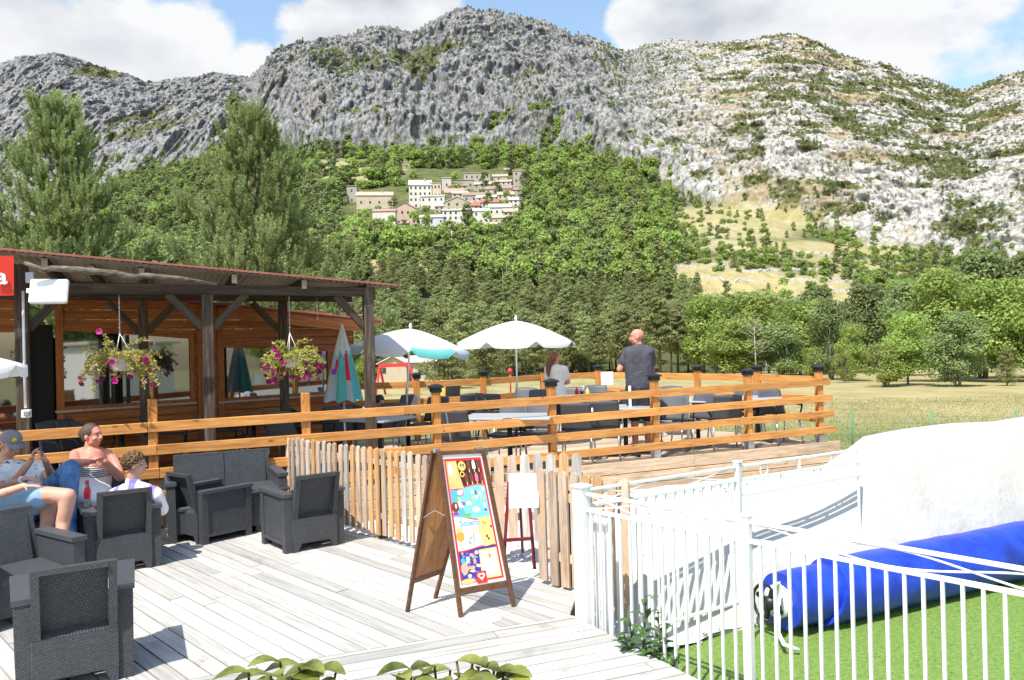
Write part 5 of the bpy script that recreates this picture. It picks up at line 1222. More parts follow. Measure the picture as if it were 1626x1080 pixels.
text_mesh('poster_lettering', 'M', sp(.405, .108, .0022), udir, vdir, .045, PM[pk.index('brown')], sb, .0004)
# small red easel with a white card in the gap of the pickets
ez = empty('easel', tuple(on(822, 900, 0)), label='dark red easel with a blank white card in the gap between the pickets', cat='easel')
M_dred = mat('dark_red_lacquer', (.16, .012, .018), .4, var=.1)
D_ = 6.5; ea, eb = on(849, 904, 0), on(800, 893, 0); 
plank('leg', ea, at(838, 765, ea.y + .12), .03, .02, M_dred, ez, up=(0, 1, 0)); plank('leg', eb, at(808, 765, eb.y + .12), .03, .02, M_dred, ez, up=(0, 1, 0)); plank('leg', on(830, 878, 0), at(824, 765, ea.y + .2), .025, .02, M_dred, ez, up=(0, 1, 0))
plank('crossbar', at(799, 858, eb.y), at(846, 855, ea.y), .03, .02, M_dred, ez, up=(0, 1, 0))
q = MB(); c4 = [at(808, 807, 6.40), at(855, 806, 6.33), at(855, 752, 6.42), at(808, 752, 6.49)]; q.prism(c4, (0, .008, 0)); q.build('card', M_white, ez, world=True)
q = MB()
for i in range(5): a_ = c4[3].lerp(c4[0], .2 + i * .14); b_ = c4[2].lerp(c4[1], .2 + i * .14); a2 = a_.lerp(b_, .2); q.beam(a2 + Vector((0, -.003, 0)), a_.lerp(b_, .5 + .3 * ((i * 7) % 3) / 2) + Vector((0, -.003, 0)), .002, .0016, up=(0, 1, 0))
q.build('faint_writing', mat('faint_ink', (.58, .60, .62), .8, var=.02), ez, world=True)

# ------------------------------------------------------------------ blue cover on its reel
M_blue = mat('blue_cover', (.008, .035, .40), .42, var=.25, scale=5, bump=.3, bscale=90, col2=(.016, .065, .58), stretch=(1, 1, 1), spec=.5)
ra = on(1300, 1003, -.402); rdir2 = (on(1626, 924, -.402) - ra).normalized(); rn2 = Vector((-rdir2.y, rdir2.x, 0)); rc = ra + rn2 * .12 + Vector((0, 0, .262)); Rr = .252
cv_ = empty('pool_cover_roll', tuple(ra), label='bright blue pool cover wound on its reel on the green turf', cat='cover roll')
def cyl_surface(name, t0f, t1, r_in, spiral, m):
    q = MB(); n = 56; k = 40; vs = []
    for i in range(k + 1):
        for j in range(n + 1):
            a = 2 * PI * j / n; t0 = t0f(a); t = t0 + (t1 - t0) * i / k; r_ = r_in + spiral * (j / n) + .0015 * math.sin(t * 21 + a * 5) + .004 * math.sin(t * 5 + a * 2) + .003 * math.sin(t * 13 + a)
            ca2, sa2 = math.cos(a - 2.0), math.sin(a - 2.0); vs.append(rc + rdir2 * t + rn2 * ca2 * r_ + Vector((0, 0, sa2 * r_)))
    q.add(vs, [(i * (n + 1) + j, i * (n + 1) + j + 1, (i + 1) * (n + 1) + j + 1, (i + 1) * (n + 1) + j) for i in range(k) for j in range(n)], smooth=True)
    for i_ in (0, k): q.add([vs[i_ * (n + 1) + j] for j in range(n)], [tuple(range(n))])
    return q.build(name, m, cv_, world=True)
cyl_surface('inner_roll', lambda a: -.28, 5.2, Rr * .90, 0.0, M_blue)
cyl_surface('outer_wrap', lambda a: .04 + .22 * math.sin(a * .5), 5.2, Rr, .012, M_blue)
q = MB(); q.tube([rc - rdir2 * .34, rc - rdir2 * .26], [.13, .13], 28); q.build('end_disc', M_white, cv_, world=True)
q = MB(); hub = rc - rdir2 * .40; q.tube([hub - rdir2 * .04, hub + rdir2 * .1], .055, 14); 
for k in range(4): a = k * PI / 2 + .3; q.beam(hub, hub + (rn2 * math.cos(a) + Vector((0, 0, math.sin(a)))) * .14, .03, .03)
q.tube([hub - rdir2 * .03 + (rn2 * math.cos(a) + Vector((0, 0, math.sin(a)))) * .15 for a in np.linspace(0, 2 * PI, 26)], .013, 8); q.build('handwheel', M_black, cv_, world=True)
for s_, pts in ((0, [(1204, 905), (1192, 925), (1188, 960), (1190, 1000), (1186, 1008)]), (1, [(1226, 934), (1236, 925), (1237, 960), (1236, 1005), (1245, 1024), (1268, 1032)])):
    q = MB(); q.tube([at(px, py, 6.05 - .25 * s_ * (i > 3)) for i, (px, py) in enumerate(pts)], .017, 9); q.build('stand_leg', M_white, cv_, world=True)
# ------------------------------------------------------------------ plants near the viewer
M_laurel = mat('laurel_leaf', (.045, .12, .025), .35, var=.25, scale=12, col2=(.10, .22, .045), transl=.25, spec=.5)
M_fic = mat('glossy_young_leaf', (.10, .14, .02), .3, var=.4, scale=14, col2=(.36, .38, .09), transl=.35, spec=.5)
M_stem = mat('plant_stem', (.10, .08, .04), .8)
def leafp(q, p, d, up, L, w, curl=.25, mi=0):
    d = d.normalized(); s = d.cross(up).normalized(); n = s.cross(d); pts = []; k = 6
    for i in range(k + 1):
        t = i / k; ww = w * math.sin(PI * min(t * .93 + .05, 1)) ** .8; c = p + d * L * t - n * curl * L * t * t; pts += [c - s * ww + n * ww * .35, c, c + s * ww + n * ww * .35]
    q.add(pts, [(i * 3 + j, i * 3 + j + 1, (i + 1) * 3 + j + 1, (i + 1) * 3 + j) for i in range(k) for j in range(2)], mi, True)
def shrub(name, base, tips, leaf, nL, m, seed, **tg):
    lw_ = .33 if nL < 12 else .21; rb = random.Random(seed); r = empty(name, tuple(base), **tg); qs = MB(); ql = MB()
    for tp in tips:
        tp = Vector(tp); mid = base.lerp(tp, .5) + Vector((rb.uniform(-.05, .05), rb.uniform(-.05, .05), .05)); pts = [base, mid, tp]; qs.tube(pts, [.012, .008, .003], 6)
        for i in range(nL):
            t = .35 + .65 * i / nL; p = (base.lerp(mid, t * 2) if t < .5 else mid.lerp(tp, (t - .5) * 2)); a = i * 2.4 + rb.random(); d = Vector((math.cos(a), math.sin(a), rb.uniform(.2, .9)))
            leafp(ql, p, d, Vector((0, 0, 1)), leaf * rb.uniform(.7, 1.1), leaf * lw_, rb.uniform(.1, .5))
        leafp(ql, tp, Vector((rb.uniform(-1, 1), -.4, .35)), Vector((0, 0, 1)), leaf, leaf * lw_, .4)
    qs.build('stem', M_stem, r, world=True); ql.build('foliage', m, r, world=True); return r
lb_ = at(1030, 1075, 5.05); lb_.z = -.4
shrub('laurel_shrub', lb_, [at(1026, 948, 5.1), at(1000, 985, 5.0), at(1045, 975, 5.1), at(992, 1010, 4.95), at(1060, 1010, 5.0), at(1020, 1000, 4.9), at(1040, 1030, 4.85), at(1075, 1045, 4.9), at(1005, 1030, 5.0)], .105, 13, M_laurel, 3, label='small dark green laurel shrub at the foot of the white railing beside the deck', cat='shrub')
for (tips, lb, sd_) in (([(445, 1052, 1.75), (395, 1068, 1.8), (475, 1060, 1.7), (505, 1062, 1.8), (430, 1072, 1.65), (480, 1085, 1.7)], 'light green leafy shoots at the bottom edge in front of the deck, left clump', 5), ([(650, 1062, 1.8), (630, 1075, 1.75), (690, 1060, 1.85), (725, 1050, 1.8), (760, 1062, 1.8), (800, 1068, 1.8), (745, 1080, 1.7), (775, 1075, 1.75), (700, 1085, 1.7)], 'wider clump of light green leafy shoots at the bottom edge, right clump', 8)):
    tp = [at(*t) for t in tips]; tp = [t + Vector((dx, dy, dz)) for t in tp for dx, dy, dz in ((0, 0, 0), (.035, .03, -.02))]; bs = sum(tp, Vector()) / len(tp); bs.z = .55
    r_ = shrub('potted_shrub', bs, tp, .074, 11, M_fic, sd_, label=lb, cat='plant', group='leafy shoots along the bottom edge')
    q = MB(); q.lathe([(.001, 0), (.15, 0), (.20, .5), (.22, .52), (.22, .56), (.18, .56), (.17, .5), (.001, .5)], (bs.x, bs.y, 0), 24); q.build('planter', mat('clay_planter', (.30, .14, .08), .8), r_, world=True)
# ------------------------------------------------------------------ people
def ball(q, c, r, rot=None, n=14, mi=None):
    rr_ = r if hasattr(r, '__len__') else (r, r, r); k = n // 2; vs = []; c = Vector(c)
    for i in range(k + 1):
        th = PI * i / k
        for j in range(n): a = 2 * PI * j / n; p = Vector((rr_[0] * math.sin(th) * math.cos(a), rr_[1] * math.sin(th) * math.sin(a), rr_[2] * math.cos(th))); vs.append(c + (rot @ p if rot is not None else p))
    q.add(vs, [(i * n + j, (i + 1) * n + j, (i + 1) * n + (j + 1) % n, i * n + (j + 1) % n) for i in range(k) for j in range(n)], mi, True)
def cap(q, pts, rs, n=14):
    pts = [Vector(p) for p in pts]
    if not hasattr(rs, '__len__'): rs = [rs] * len(pts)
    for i in range(len(pts) - 1):
        a, b = pts[i], pts[i + 1]; L = (b - a).length; s = max(2, int(L / (min(rs[i], rs[i + 1]) * .45)))
        q.tube([a.lerp(b, t / s) for t in range(s + 1)], [rs[i] + (rs[i + 1] - rs[i]) * t / s for t in range(s + 1)], n)
    for p, r in zip(pts, rs): ball(q, p, r, n=n)
def fuse(q, name, m, parent, vox, smooth=6, **tg):
    o = q.build(name, m, None); md = o.modifiers.new('r', 'REMESH'); md.mode = 'VOXEL'; md.voxel_size = vox; md.use_smooth_shade = True
    s = o.modifiers.new('s', 'SMOOTH'); s.iterations = smooth; s.factor = .5
    dg = bpy.context.evaluated_depsgraph_get(); me_ = bpy.data.meshes.new_from_object(o.evaluated_get(dg)); o.modifiers.clear(); o.data = me_; me_.name = name
    if not me_.materials: me_.materials.append(m)
    me_.polygons.foreach_set('use_smooth', [True] * len(me_.polygons))
    o.parent = parent; o.matrix_parent_inverse = lmat(parent).inverted(); tag(o, **tg); return o
def frame_(f, u=(0, 0, 1)):
    f = Vector(f).normalized(); u = Vector(u); r = f.cross(u).normalized(); u = r.cross(f); return Matrix((r, f, u)).transposed()     # columns right, forward, up
M_skin = mat('warm_skin', (.56, .30, .21), .5, var=.14, scale=9, bump=.15, bscale=120, spec=.35); M_skin2 = mat('flushed_skin', (.58, .24, .17), .5, var=.12, scale=12, spec=.4); M_skin3 = mat('fair_skin', (.62, .38, .28), .55, var=.06, scale=14)  # plain skin tones for different people, slightly varied at random
M_eye = mat('eye_dark', (.03, .02, .015), .2); M_lip = mat('lips', (.38, .12, .10), .5)
def head(q, c, f, s=1.0, u=(0, 0, 1)):  # c: centre of the skull; adds the solid parts of a head
    m = frame_(f, u); P_ = lambda x, y, z: c + m @ (Vector((x, y, z)) * s)
    ball(q, P_(0, -.008, .028), [v * s for v in (.076, .095, .088)], m, 20); ball(q, P_(0, .018, -.030), [v * s for v in (.064, .072, .082)], m, 18)
    ball(q, P_(0, .052, -.083), [v * s for v in (.034, .030, .026)], m, 12)           # chin
    for sx_ in (-1, 1):
        ball(q, P_(sx_ * .036, .062, -.030), [v * s for v in (.028, .022, .026)], m, 10); ball(q, P_(sx_ * .079, -.012, -.012), [v * s for v in (.010, .020, .032)], m, 12)
        ball(q, P_(sx_ * .046, .018, -.066), [v * s for v in (.020, .040, .024)], m, 10)
    ball(q, P_(0, .080, .036), [v * s for v in (.046, .016, .012)], m, 12)          # brow
    q.tube([P_(0, .086, .022), P_(0, .098, -.002), P_(0, .112, -.022), P_(0, .092, -.032)], [.008 * s, .010 * s, .014 * s, .012 * s], 10)
    ball(q, P_(0, .086, -.052), [v * s for v in (.022, .012, .007)], m, 10); ball(q, P_(0, .084, -.062), [v * s for v in (.019, .011, .006)], m, 10)
    return P_, m
def face_bits(P_, m, parent, s=1.0, lips=True):
    q = MB()
    for sx_ in (-1, 1): ball(q, P_(sx_ * .031, .079, .014), [.010 * s, .007 * s, .005 * s], m, 10)
    q.build('eye', M_eye, parent, world=True)
    q = MB(); ball(q, P_(0, .0955, -.057), [.019 * s, .004 * s, .004 * s], m, 8); q.build('mouth', M_lip, parent, world=True)
def hand(q, wrist, d, palm_n, s=1.0, curl=.5, side=1):   # palm, four fingers and a thumb
    d = Vector(d).normalized(); n = Vector(palm_n); n = (n - d * n.dot(d)).normalized(); r = d.cross(n) * side; wrist = Vector(wrist)
    pm = wrist + d * .045 * s; mm = Matrix((r, d, n)).transposed(); ball(q, pm, (.040 * s, .052 * s, .016 * s), mm, 12)
    for k, (x, L) in enumerate(((-.030, .060), (-.011, .072), (.009, .068), (.028, .052))):
        p = wrist + d * .082 * s + r * x * s; dd = d; pts = [wrist + d * .05 * s + r * x * .8 * s, p]
        for j in range(3): dd = (dd + n * curl * (.35 + .35 * j)).normalized(); p = p + dd * L * s / 3; pts.append(p)
        cap(q, pts, [.010 * s, .0095 * s, .009 * s, .0085 * s, .0075 * s], 8)
    p = wrist + d * .03 * s - r * .034 * s; t = (d * .6 - r * .7 + n * .35).normalized(); cap(q, [wrist + d * .02 * s - r * .02 * s, p, p + t * .032 * s, p + (t + n * curl * .5).normalized() * .058 * s], [.013 * s, .0125 * s, .011 * s, .009 * s], 8)
def cloth(name, col, rough=.85, **k): return mat(name, col, rough, bump=.9, bscale=11, bdist=.03, **k)
def stripe(name, ca, cb, freq, axis=2, rot=0, thr=.0):
    m = mat(name, ca, .85, var=.03, bump=.8, bscale=11, bdist=.03); t = m.node_tree; b = t.nodes['Principled BSDF']
    co = N(t, 'ShaderNodeTexCoord').outputs['Object']; w = N(t, 'ShaderNodeTexWave', wave_type='BANDS', bands_direction='XYZ'[axis]); w.inputs['Scale'].default_value = freq; w.inputs['Distortion'].default_value = 1.2; w.inputs['Detail'].default_value = 1; w.inputs['Detail Scale'].default_value = .6; lnk(t, co, w.inputs[0])
    st = rmp(t, w.outputs[0], [(.5 + thr - .03, (0, 0, 0)), (.5 + thr + .03, (1, 1, 1))]); lnk(t, mixc(t, st, ca, cb), b.inputs['Base Color']); return m
def smat(m_, **k): return m_

# woman on the sofa
wr = empty('person', tuple(at(150, 790, 8.0)), label='seated woman in strapless striped top and white skirt, hair pulled back, looking right', cat='person')
D0 = 7.95; A = lambda px, py, D=D0: at(px, py, D)
q = MB(); hc = A(147, 692); P_, hm_ = head(q, hc, (.93, -.22, .04), 1.0, (.08, 0, 1))
cap(q, [hc + Vector((-.02, .0, -.06)), A(143, 716)], [.052, .062])
sl, sr = A(120, 722, 7.93), A(176, 724, 8.05); hips = A(148, 792, 7.95)
cap(q, [sl, A(146, 719, 8.0), sr], [.058, .085, .056]); cap(q, [A(147, 728), A(150, 748), A(150, 770), hips], [.13, .14, .145, .16]); ball(q, A(134, 738, 7.83), .075); ball(q, A(157, 738, 7.84), .075)
e1_, h1_ = A(117, 737, 7.70), A(143, 733, 7.62); cap(q, [sl, e1_, h1_], [.056, .050, .030]); hand(q, h1_, (1, -.1, .12), (0, .5, .6), .92, .7)
e2_, h2_ = A(190, 757, 7.92), A(166, 733, 7.66); cap(q, [sr, A(186, 742, 8.0), e2_, h2_], [.055, .052, .048, .030]); hand(q, h2_, (-.85, -.2, .35), (0, .2, -1), .92, .8, -1)
kn1, kn2 = A(142, 800, 7.45), A(165, 800, 7.5); 
for k_, ft in ((kn1, on(135, 905, .03)), (kn2, on(160, 905, .03))): cap(q, [hips, k_, Vector((ft.x, ft.y, .09))], [.115, .075, .045]); cap(q, [Vector((ft.x, ft.y, .06)), Vector((ft.x + .1, ft.y - .12, .04))], [.04, .035])
fuse(q, 'body', M_skin2, wr, .0085); face_bits(P_, hm_, wr)
q = MB(); cap(q, [A(147, 742), A(150, 757), A(151, 771)], [.150, .155, .158]); ball(q, A(134, 742, 7.84), .086); ball(q, A(157, 743, 7.85), .086); fuse(q, 'striped_top', stripe('black_white_stripe', (.70, .70, .70), (.06, .06, .07), 16, 2, 0, .06), wr, .011)
q = MB(); cap(q, [A(150, 764), A(143, 782, 7.9)], [.166, .19]); cap(q, [A(140, 785, 7.9), kn1], [.17, .105]); cap(q, [A(152, 785, 7.9), kn2], [.16, .105]); cap(q, [A(126, 752, 7.98), A(122, 790, 7.95)], [.07, .10]); fuse(q, 'white_skirt', cloth('white_linen', (.80, .80, .80), var=.03), wr, .012)
M_hair1 = mat('brown_grey_hair', (.085, .055, .04), .45, var=.5, scale=60, stretch=(1, 1, 7), bump=.8, bscale=160, bdist=.004); q = MB(); ball(q, P_(0, -.022, .040), (.087, .100, .096), hm_, 18); ball(q, P_(0, -.055, .0), (.075, .06, .075), hm_, 14); ball(q, P_(0, -.125, .03), (.045, .045, .05), hm_, 12)
o = fuse(q, 'hair', M_hair1, wr, .008)
# cut the hair away in front of the face
bm = bmesh.new(); bm.from_mesh(o.data); inv = hm_.transposed()
rm_ = [v for v in bm.verts if (lambda l: l.y > .050 and l.z < .10)(inv @ (v.co - hc))]; bmesh.ops.delete(bm, geom=rm_, context='VERTS'); bm.to_mesh(o.data); bm.free()
q = MB(); ball(q, P_(0, -.125, .02), (.02, .022, .035), hm_, 10); q.build('hair_clip', mat('cream_clip', (.75, .66, .50), .5), wr, world=True)

# man with cap and phone
mr_ = empty('person', tuple(at(30, 800, 7.6)), label='man in grey cap, printed white shirt and jeans holding up a phone', cat='person')
D0 = 7.5; q = MB(); hc = at(17, 706, 7.5); P_, hm_ = head(q, hc, (.86, -.42, -.26), 1.0); cap(q, [hc + Vector((-.03, .0, -.06)), at(6, 738, 7.5)], [.055, .065])
s1, s2 = at(-16, 752, 7.35), at(55, 742, 7.66); cap(q, [s1, at(15, 742, 7.5), s2], [.07, .09, .065]); cap(q, [at(20, 755, 7.5), at(45, 790, 7.5)], [.13, .13])
e1_, h1_ = at(12, 780, 7.12), at(50, 730, 7.05); cap(q, [s1, e1_, h1_], [.058, .046, .028]); hand(q, h1_, (.35, -.1, .9), (.9, .2, 0), .95, .8)
e2_, h2_ = at(84, 760, 7.45), at(72, 732, 7.2); cap(q, [s2, e2_, h2_], [.056, .044, .028]); hand(q, h2_, (-.3, -.2, .9), (-.9, -.1, 0), .95, .8, -1)
fuse(q, 'body', M_skin, mr_, .0085); face_bits(P_, hm_, mr_)
q = MB(); cap(q, [s1, at(16, 747, 7.5), s2], [.082, .10, .076]); cap(q, [at(18, 752, 7.5), at(40, 775, 7.5), at(62, 795, 7.5)], [.150, .150, .15]); cap(q, [s1, s1.lerp(e1_, .55)], [.080, .074]); cap(q, [s2, s2.lerp(e2_, .5)], [.076, .07])
shm = cloth('white_printed_shirt', (.78, .78, .80), var=.02); t = shm.node_tree; b = t.nodes['Principled BSDF']; co = N(t, 'ShaderNodeTexCoord').outputs['Object']; pr = rmp(t, nse(t, co, 8, 3, .6, (2.2, 2.2, .55), 1.2), [(.60, (.78, .78, .80)), (.63, (.06, .07, .14))]); lnk(t, pr, b.inputs['Base Color']); fuse(q, 'shirt', shm, mr_, .011)
M_jean = mat('blue_denim', (.045, .13, .33), .8, var=.35, scale=7, bump=.4, bscale=10, bdist=.02, col2=(.13, .28, .55))
hp = at(62, 803, 7.5); q = MB(); cap(q, [hp, at(112, 745, 7.15), at(108, 800, 7.1), on(112, 902, .1)], [.135, .088, .075, .06]); cap(q, [at(60, 806, 7.6), at(90, 778, 7.28), at(95, 830, 7.3), on(95, 905, .1)], [.13, .085, .07, .058]); fuse(q, 'jeans', M_jean, mr_, .011)
M_shoe = mat('brown_shoe', (.24, .17, .12), .7, var=.3, scale=30); 
for px in (113, 96): q = MB(); f_ = on(px, 903, .045); cap(q, [f_, f_ + Vector((.13, -.14, -.01))], [.05, .042]); fuse(q, 'shoe', M_shoe, mr_, .01)
q = MB(); M_cap = mat('grey_cap', (.22, .22, .25), .85, var=.12, bump=.2); prof = [(.100, -.0), (.102, .03), (.094, .062), (.070, .092), (.035, .106), (.001, .108)]
q.lathe(prof, P_(0, -.006, .034), 26, rot=hm_, sxy=(.90, 1.06)); q.build('cap', M_cap, mr_, world=True)
q = MB(); curved(q, lambda u, v: P_((u - .5) * .155 * (1 - .35 * v * v), .085 + v * .085 - .02 * (2 * u - 1) ** 2 * (1 - v * .2), .045 - .022 * (2 * u - 1) ** 2 - .026 * v), 10, 6, .006); q.build('cap_visor', M_cap, mr_, world=True)
q = MB(); ball(q, P_(.03, .094, .078), (.024, .010, .022), hm_, 12); q.build('cap_emblem', mat('yellow_patch', (.80, .62, .05), .7), mr_, world=True)
q = MB(); M_phone = mat('dark_phone', (.02, .03, .12), .2, spec=.7); pc = at(65, 713, 7.02); q.box(pc, (.075, .010, .145), frame_((.8, .6, .1)), .004); q.build('phone', M_phone, label='dark blue phone held up by the man in the cap', cat='phone')

# man with bare legs beside him, his head beyond the frame
m2_ = empty('person', tuple(on(-60, 880, 0)), label='bare legged man in light denim shorts with white wristband at the left edge', cat='person')
q = MB(); hc = at(-52, 678, 6.85); P_, hm_ = head(q, hc, (.95, -.25, -.1)); cap(q, [hc + Vector((-.02, 0, -.06)), at(-60, 715, 6.85)], [.055, .065]); s1, s2 = at(-70, 735, 6.6), at(-50, 730, 7.05)
cap(q, [s1, s2], [.07, .07]); cap(q, [at(-62, 735, 6.85), at(-62, 800, 6.85)], [.14, .15]); hp = at(-52, 812, 6.85)
cap(q, [s1, at(-22, 792, 6.5), at(38, 772, 6.55)], [.055, .046, .030]); hand(q, at(38, 772, 6.55), (.98, .05, .02), (0, 0, -1), .98, .25)
cap(q, [s2, at(-8, 778, 7.1), at(40, 761, 6.95)], [.055, .046, .030]); hand(q, at(40, 761, 6.95), (.98, -.15, .02), (0, 0, -1), .98, .4, -1)
kA = at(108, 788, 6.72); cap(q, [hp, at(40, 785, 6.75), kA, at(100, 830, 6.7), at(96, 868, 6.6)], [.11, .088, .068, .058, .040]); fA = at(100, 880, 6.55)
kB = at(78, 800, 6.95); cap(q, [hp, kB, at(74, 842, 6.9), on(72, 905, .08)], [.11, .070, .056, .04])
fuse(q, 'body', M_skin, m2_, .0085); face_bits(P_, hm_, m2_)
q = MB(); cap(q, [s1, s2], [.085, .085]); cap(q, [at(-62, 735, 6.85), at(-62, 800, 6.85)], [.155, .165]); cap(q, [s1, s1.lerp(at(-22, 792, 6.5), .62)], [.08, .072]); cap(q, [s2, s2.lerp(at(-8, 778, 7.1), .55)], [.08, .07]); fuse(q, 'shirt', cloth('plain_white_shirt', (.78, .78, .80), var=.02), m2_, .012)
q = MB(); cap(q, [hp, at(40, 787, 6.75), at(66, 789, 6.74)], [.135, .108, .098]); cap(q, [hp, hp.lerp(kB, .85)], [.13, .092]); fuse(q, 'shorts', mat('light_denim', (.22, .36, .55), .85, var=.15, scale=9), m2_, .012)
q = MB(); w1 = at(33, 762.5, 6.97); q.tube([w1, w1 + Vector((.045, -.005, .0))], .037, 14); q.build('wristband', M_white, m2_, world=True)
q = MB(); cap(q, [fA, fA + Vector((.09, -.03, -.04)), fA + Vector((.16, -.05, -.05))], [.05, .046, .038]); fuse(q, 'shoe', M_shoe, m2_, .01)
q = MB()
for k in range(4): c = fA + Vector((.06 + .022 * k, -.02 - .01 * k, .028 - .012 * k)); q.tube([c + Vector((-.01, -.03, 0)), c + Vector((.0, 0, .01)), c + Vector((-.01, .03, 0))], .004, 5)
q.build('laces', M_black, m2_, world=True)
q = MB(); cap(q, [at(97, 858, 6.62), at(98, 872, 6.58)], [.047, .05]); fuse(q, 'sock', mat('blue_sock', (.05, .16, .28), .9), m2_, .01)
q = MB(); ball(q, P_(0, -.02, .035), (.084, .10, .092), hm_, 16); q.build('hair', M_hair1, m2_, world=True)
q = MB(); f_ = on(72, 905, .045); cap(q, [f_, f_ + Vector((.14, -.08, -.01))], [.05, .042]); fuse(q, 'shoe', M_shoe, m2_, .01)

# curly haired boy in the armchair, seen from behind
by = empty('person', tuple(on(200, 890, .36)), label='boy with curly brown hair and glasses in white shirt with violet stripes', cat='person')
cb3 = chairs[1].location; D3 = 7.28; q = MB(); hc = at(214, 738, D3); P_, hm_ = head(q, hc, (.86, .45, -.02), .95); cap(q, [hc + Vector((-.01, -.01, -.06)), at(210, 768, D3)], [.048, .056])
s1, s2 = at(184, 787, D3 + .1), at(246, 786, D3 - .02); cap(q, [s1, at(214, 775, D3), s2], [.06, .075, .06]); cap(q, [at(214, 790, D3), at(212, 850, D3 + .05)], [.11, .115])
e1_ = at(172, 815, D3 + .2); e2_ = at(258, 812, D3 + .08); cap(q, [s1, e1_, at(185, 815, D3 + .42)], [.05, .042, .03]); hand(q, at(185, 815, D3 + .42), (.3, .9, -.2), (0, 0, -1), .85, .5); cap(q, [s2, e2_, at(250, 812, D3 + .42)], [.05, .042, .03]); hand(q, at(250, 812, D3 + .42), (-.4, .8, -.2), (0, 0, -1), .85, .5, -1)
hb_ = Vector((cb3.x, cb3.y + .0, .47))
fw_ = Vector((math.sin(R(-33)), math.cos(R(-33)), 0)); 
for sgn in (-1, 1): k_ = hb_ + fw_ * .38 + Vector((.10 * sgn, .06 * sgn, 0)); cap(q, [hb_ + Vector((.08 * sgn, .04 * sgn, 0)), k_, k_ + fw_ * .06 + Vector((0, 0, -.36))], [.085, .058, .04]); cap(q, [k_ + fw_ * .06 + Vector((0, 0, -.40)), k_ + fw_ * .2 + Vector((0, 0, -.42))], [.035, .03])
cap(q, [at(212, 850, D3 + .05), hb_], [.115, .11])
fuse(q, 'body', M_skin, by, .0085); face_bits(P_, hm_, by, .95)
q = MB(); cap(q, [at(211, 764, D3), at(212, 776, D3)], [.066, .085]); cap(q, [s1, at(214, 777, D3), s2], [.078, .092, .078]); cap(q, [at(214, 790, D3), at(212, 850, D3 + .05), hb_ + Vector((0, 0, .05))], [.13, .135, .13]); cap(q, [s1, s1.lerp(e1_, .75)], [.072, .066]); cap(q, [s2, s2.lerp(e2_, .85)], [.074, .068]); fuse(q, 'shirt', stripe('white_violet_shirt', (.80, .80, .84), (.24, .19, .56), 1.7, 0, 0, .22), by, .011)
q = MB(); cap(q, [hb_ + Vector((-.08, -.04, .0)), hb_ + fw_ * .30 + Vector((-.1, -.06, 0))], [.10, .08]); cap(q, [hb_ + Vector((.08, .04, .0)), hb_ + fw_ * .30 + Vector((.1, .06, 0))], [.10, .08]); fuse(q, 'shorts', mat('navy_shorts', (.03, .04, .08), .9), by, .012)
M_curl = mat('curly_hair', (.12, .06, .03), .6, var=.4, scale=60, col2=(.24, .13, .06)); q = MB(); rb = random.Random(2)
ball(q, P_(0, -.02, .035), (.078, .090, .085), hm_, 16)
for i in range(420):
    th = rb.uniform(0, PI * .72); a = rb.uniform(0, 2 * PI); l = Vector((.084 * math.sin(th) * math.cos(a), -.015 + .098 * math.sin(th) * math.sin(a), .035 + .094 * math.cos(th)))
    if l.y > .05 and l.z < .06: continue
    if abs(l.x) > .06 and l.y > -.02 and l.z < .02: continue
    sz = rb.uniform(.010, .017) * (1 if l.z > .02 else .65); c = P_(*l); d1 = Vector((rb.uniform(-1, 1), rb.uniform(-1, 1), rb.uniform(-1, 1))).normalized(); d2 = d1.orthogonal().normalized()
    q.tube([c + (d1 * math.cos(t) + d2 * math.sin(t)) * sz + d1.cross(d2) * sz * .25 * t / 3 for t in np.linspace(0, 5.2, 8)], sz * .42, 5)
q.build('curly_hair', M_curl, by, world=True)
q = MB(); q.tube([P_(.078, -.01, .012), P_(.080, .07, .016), P_(.055, .098, .016)], .0022, 5); q.tube([P_(.036, .098, .010) + hm_ @ Vector((.018 * math.cos(t), 0, .014 * math.sin(t))) for t in np.linspace(0, 2 * PI, 12)], .0018, 5); q.build('glasses', M_galv, by, world=True)

# bald man standing at the far side
D0 = 12.0; bx = (1012 - CX) / F * D0; bm_ = empty('person', (bx, D0, ZF), label='bald man in charcoal t-shirt and black shorts standing with folded arms', cat='person')
def V(x, y, z): return Vector((bx + x, D0 + y, ZF + z))
hgt_ = 2.0 + (hor(1012) - 523) * D0 / F - ZF; k = hgt_ / 1.90; q = MB(); hc = V(-.005, 0, hgt_ - .118 * k); P_, hm_ = head(q, hc, (-.96, .22, -.04), 1.06 * k); cap(q, [hc + Vector((0, 0, -.06)), V(.03, 0, hgt_ - .30 * k)], [.060, .075])
sh = hgt_ - .345 * k; s1, s2 = V(-.13, .12, sh), V(.17, -.09, sh); cap(q, [s1, V(.02, 0, sh + .03), s2], [.07, .095, .07]); cap(q, [V(.02, 0, sh - .06), V(.03, 0, sh - .3), V(.03, 0, sh - .55)], [.135, .122, .125])
e1_, w1 = V(-.27, .10, sh - .27), V(-.10, .30, sh - .22); cap(q, [s1, e1_, w1], [.060, .054, .034]); hand(q, w1, (.9, .3, .1), (0, -1, 0), 1, .4); e2_, w2 = V(.24, .14, sh - .30), V(-.04, .28, sh - .31); cap(q, [s2, e2_, w2], [.060, .052, .034]); hand(q, w2, (-.9, .1, .1), (0, -1, 0), 1, .4, -1)
for sg_ in (-1, 1): hx = .03 + .10 * sg_; cap(q, [V(hx, -.03 * sg_, sh - .58), V(hx, -.02 * sg_, .52), V(hx, 0, .10)], [.095, .065, .045]); cap(q, [V(hx, 0, .05), V(hx - .14, .12, .035)], [.045, .035])
fuse(q, 'body', M_skin2, bm_, .011); face_bits(P_, hm_, bm_)
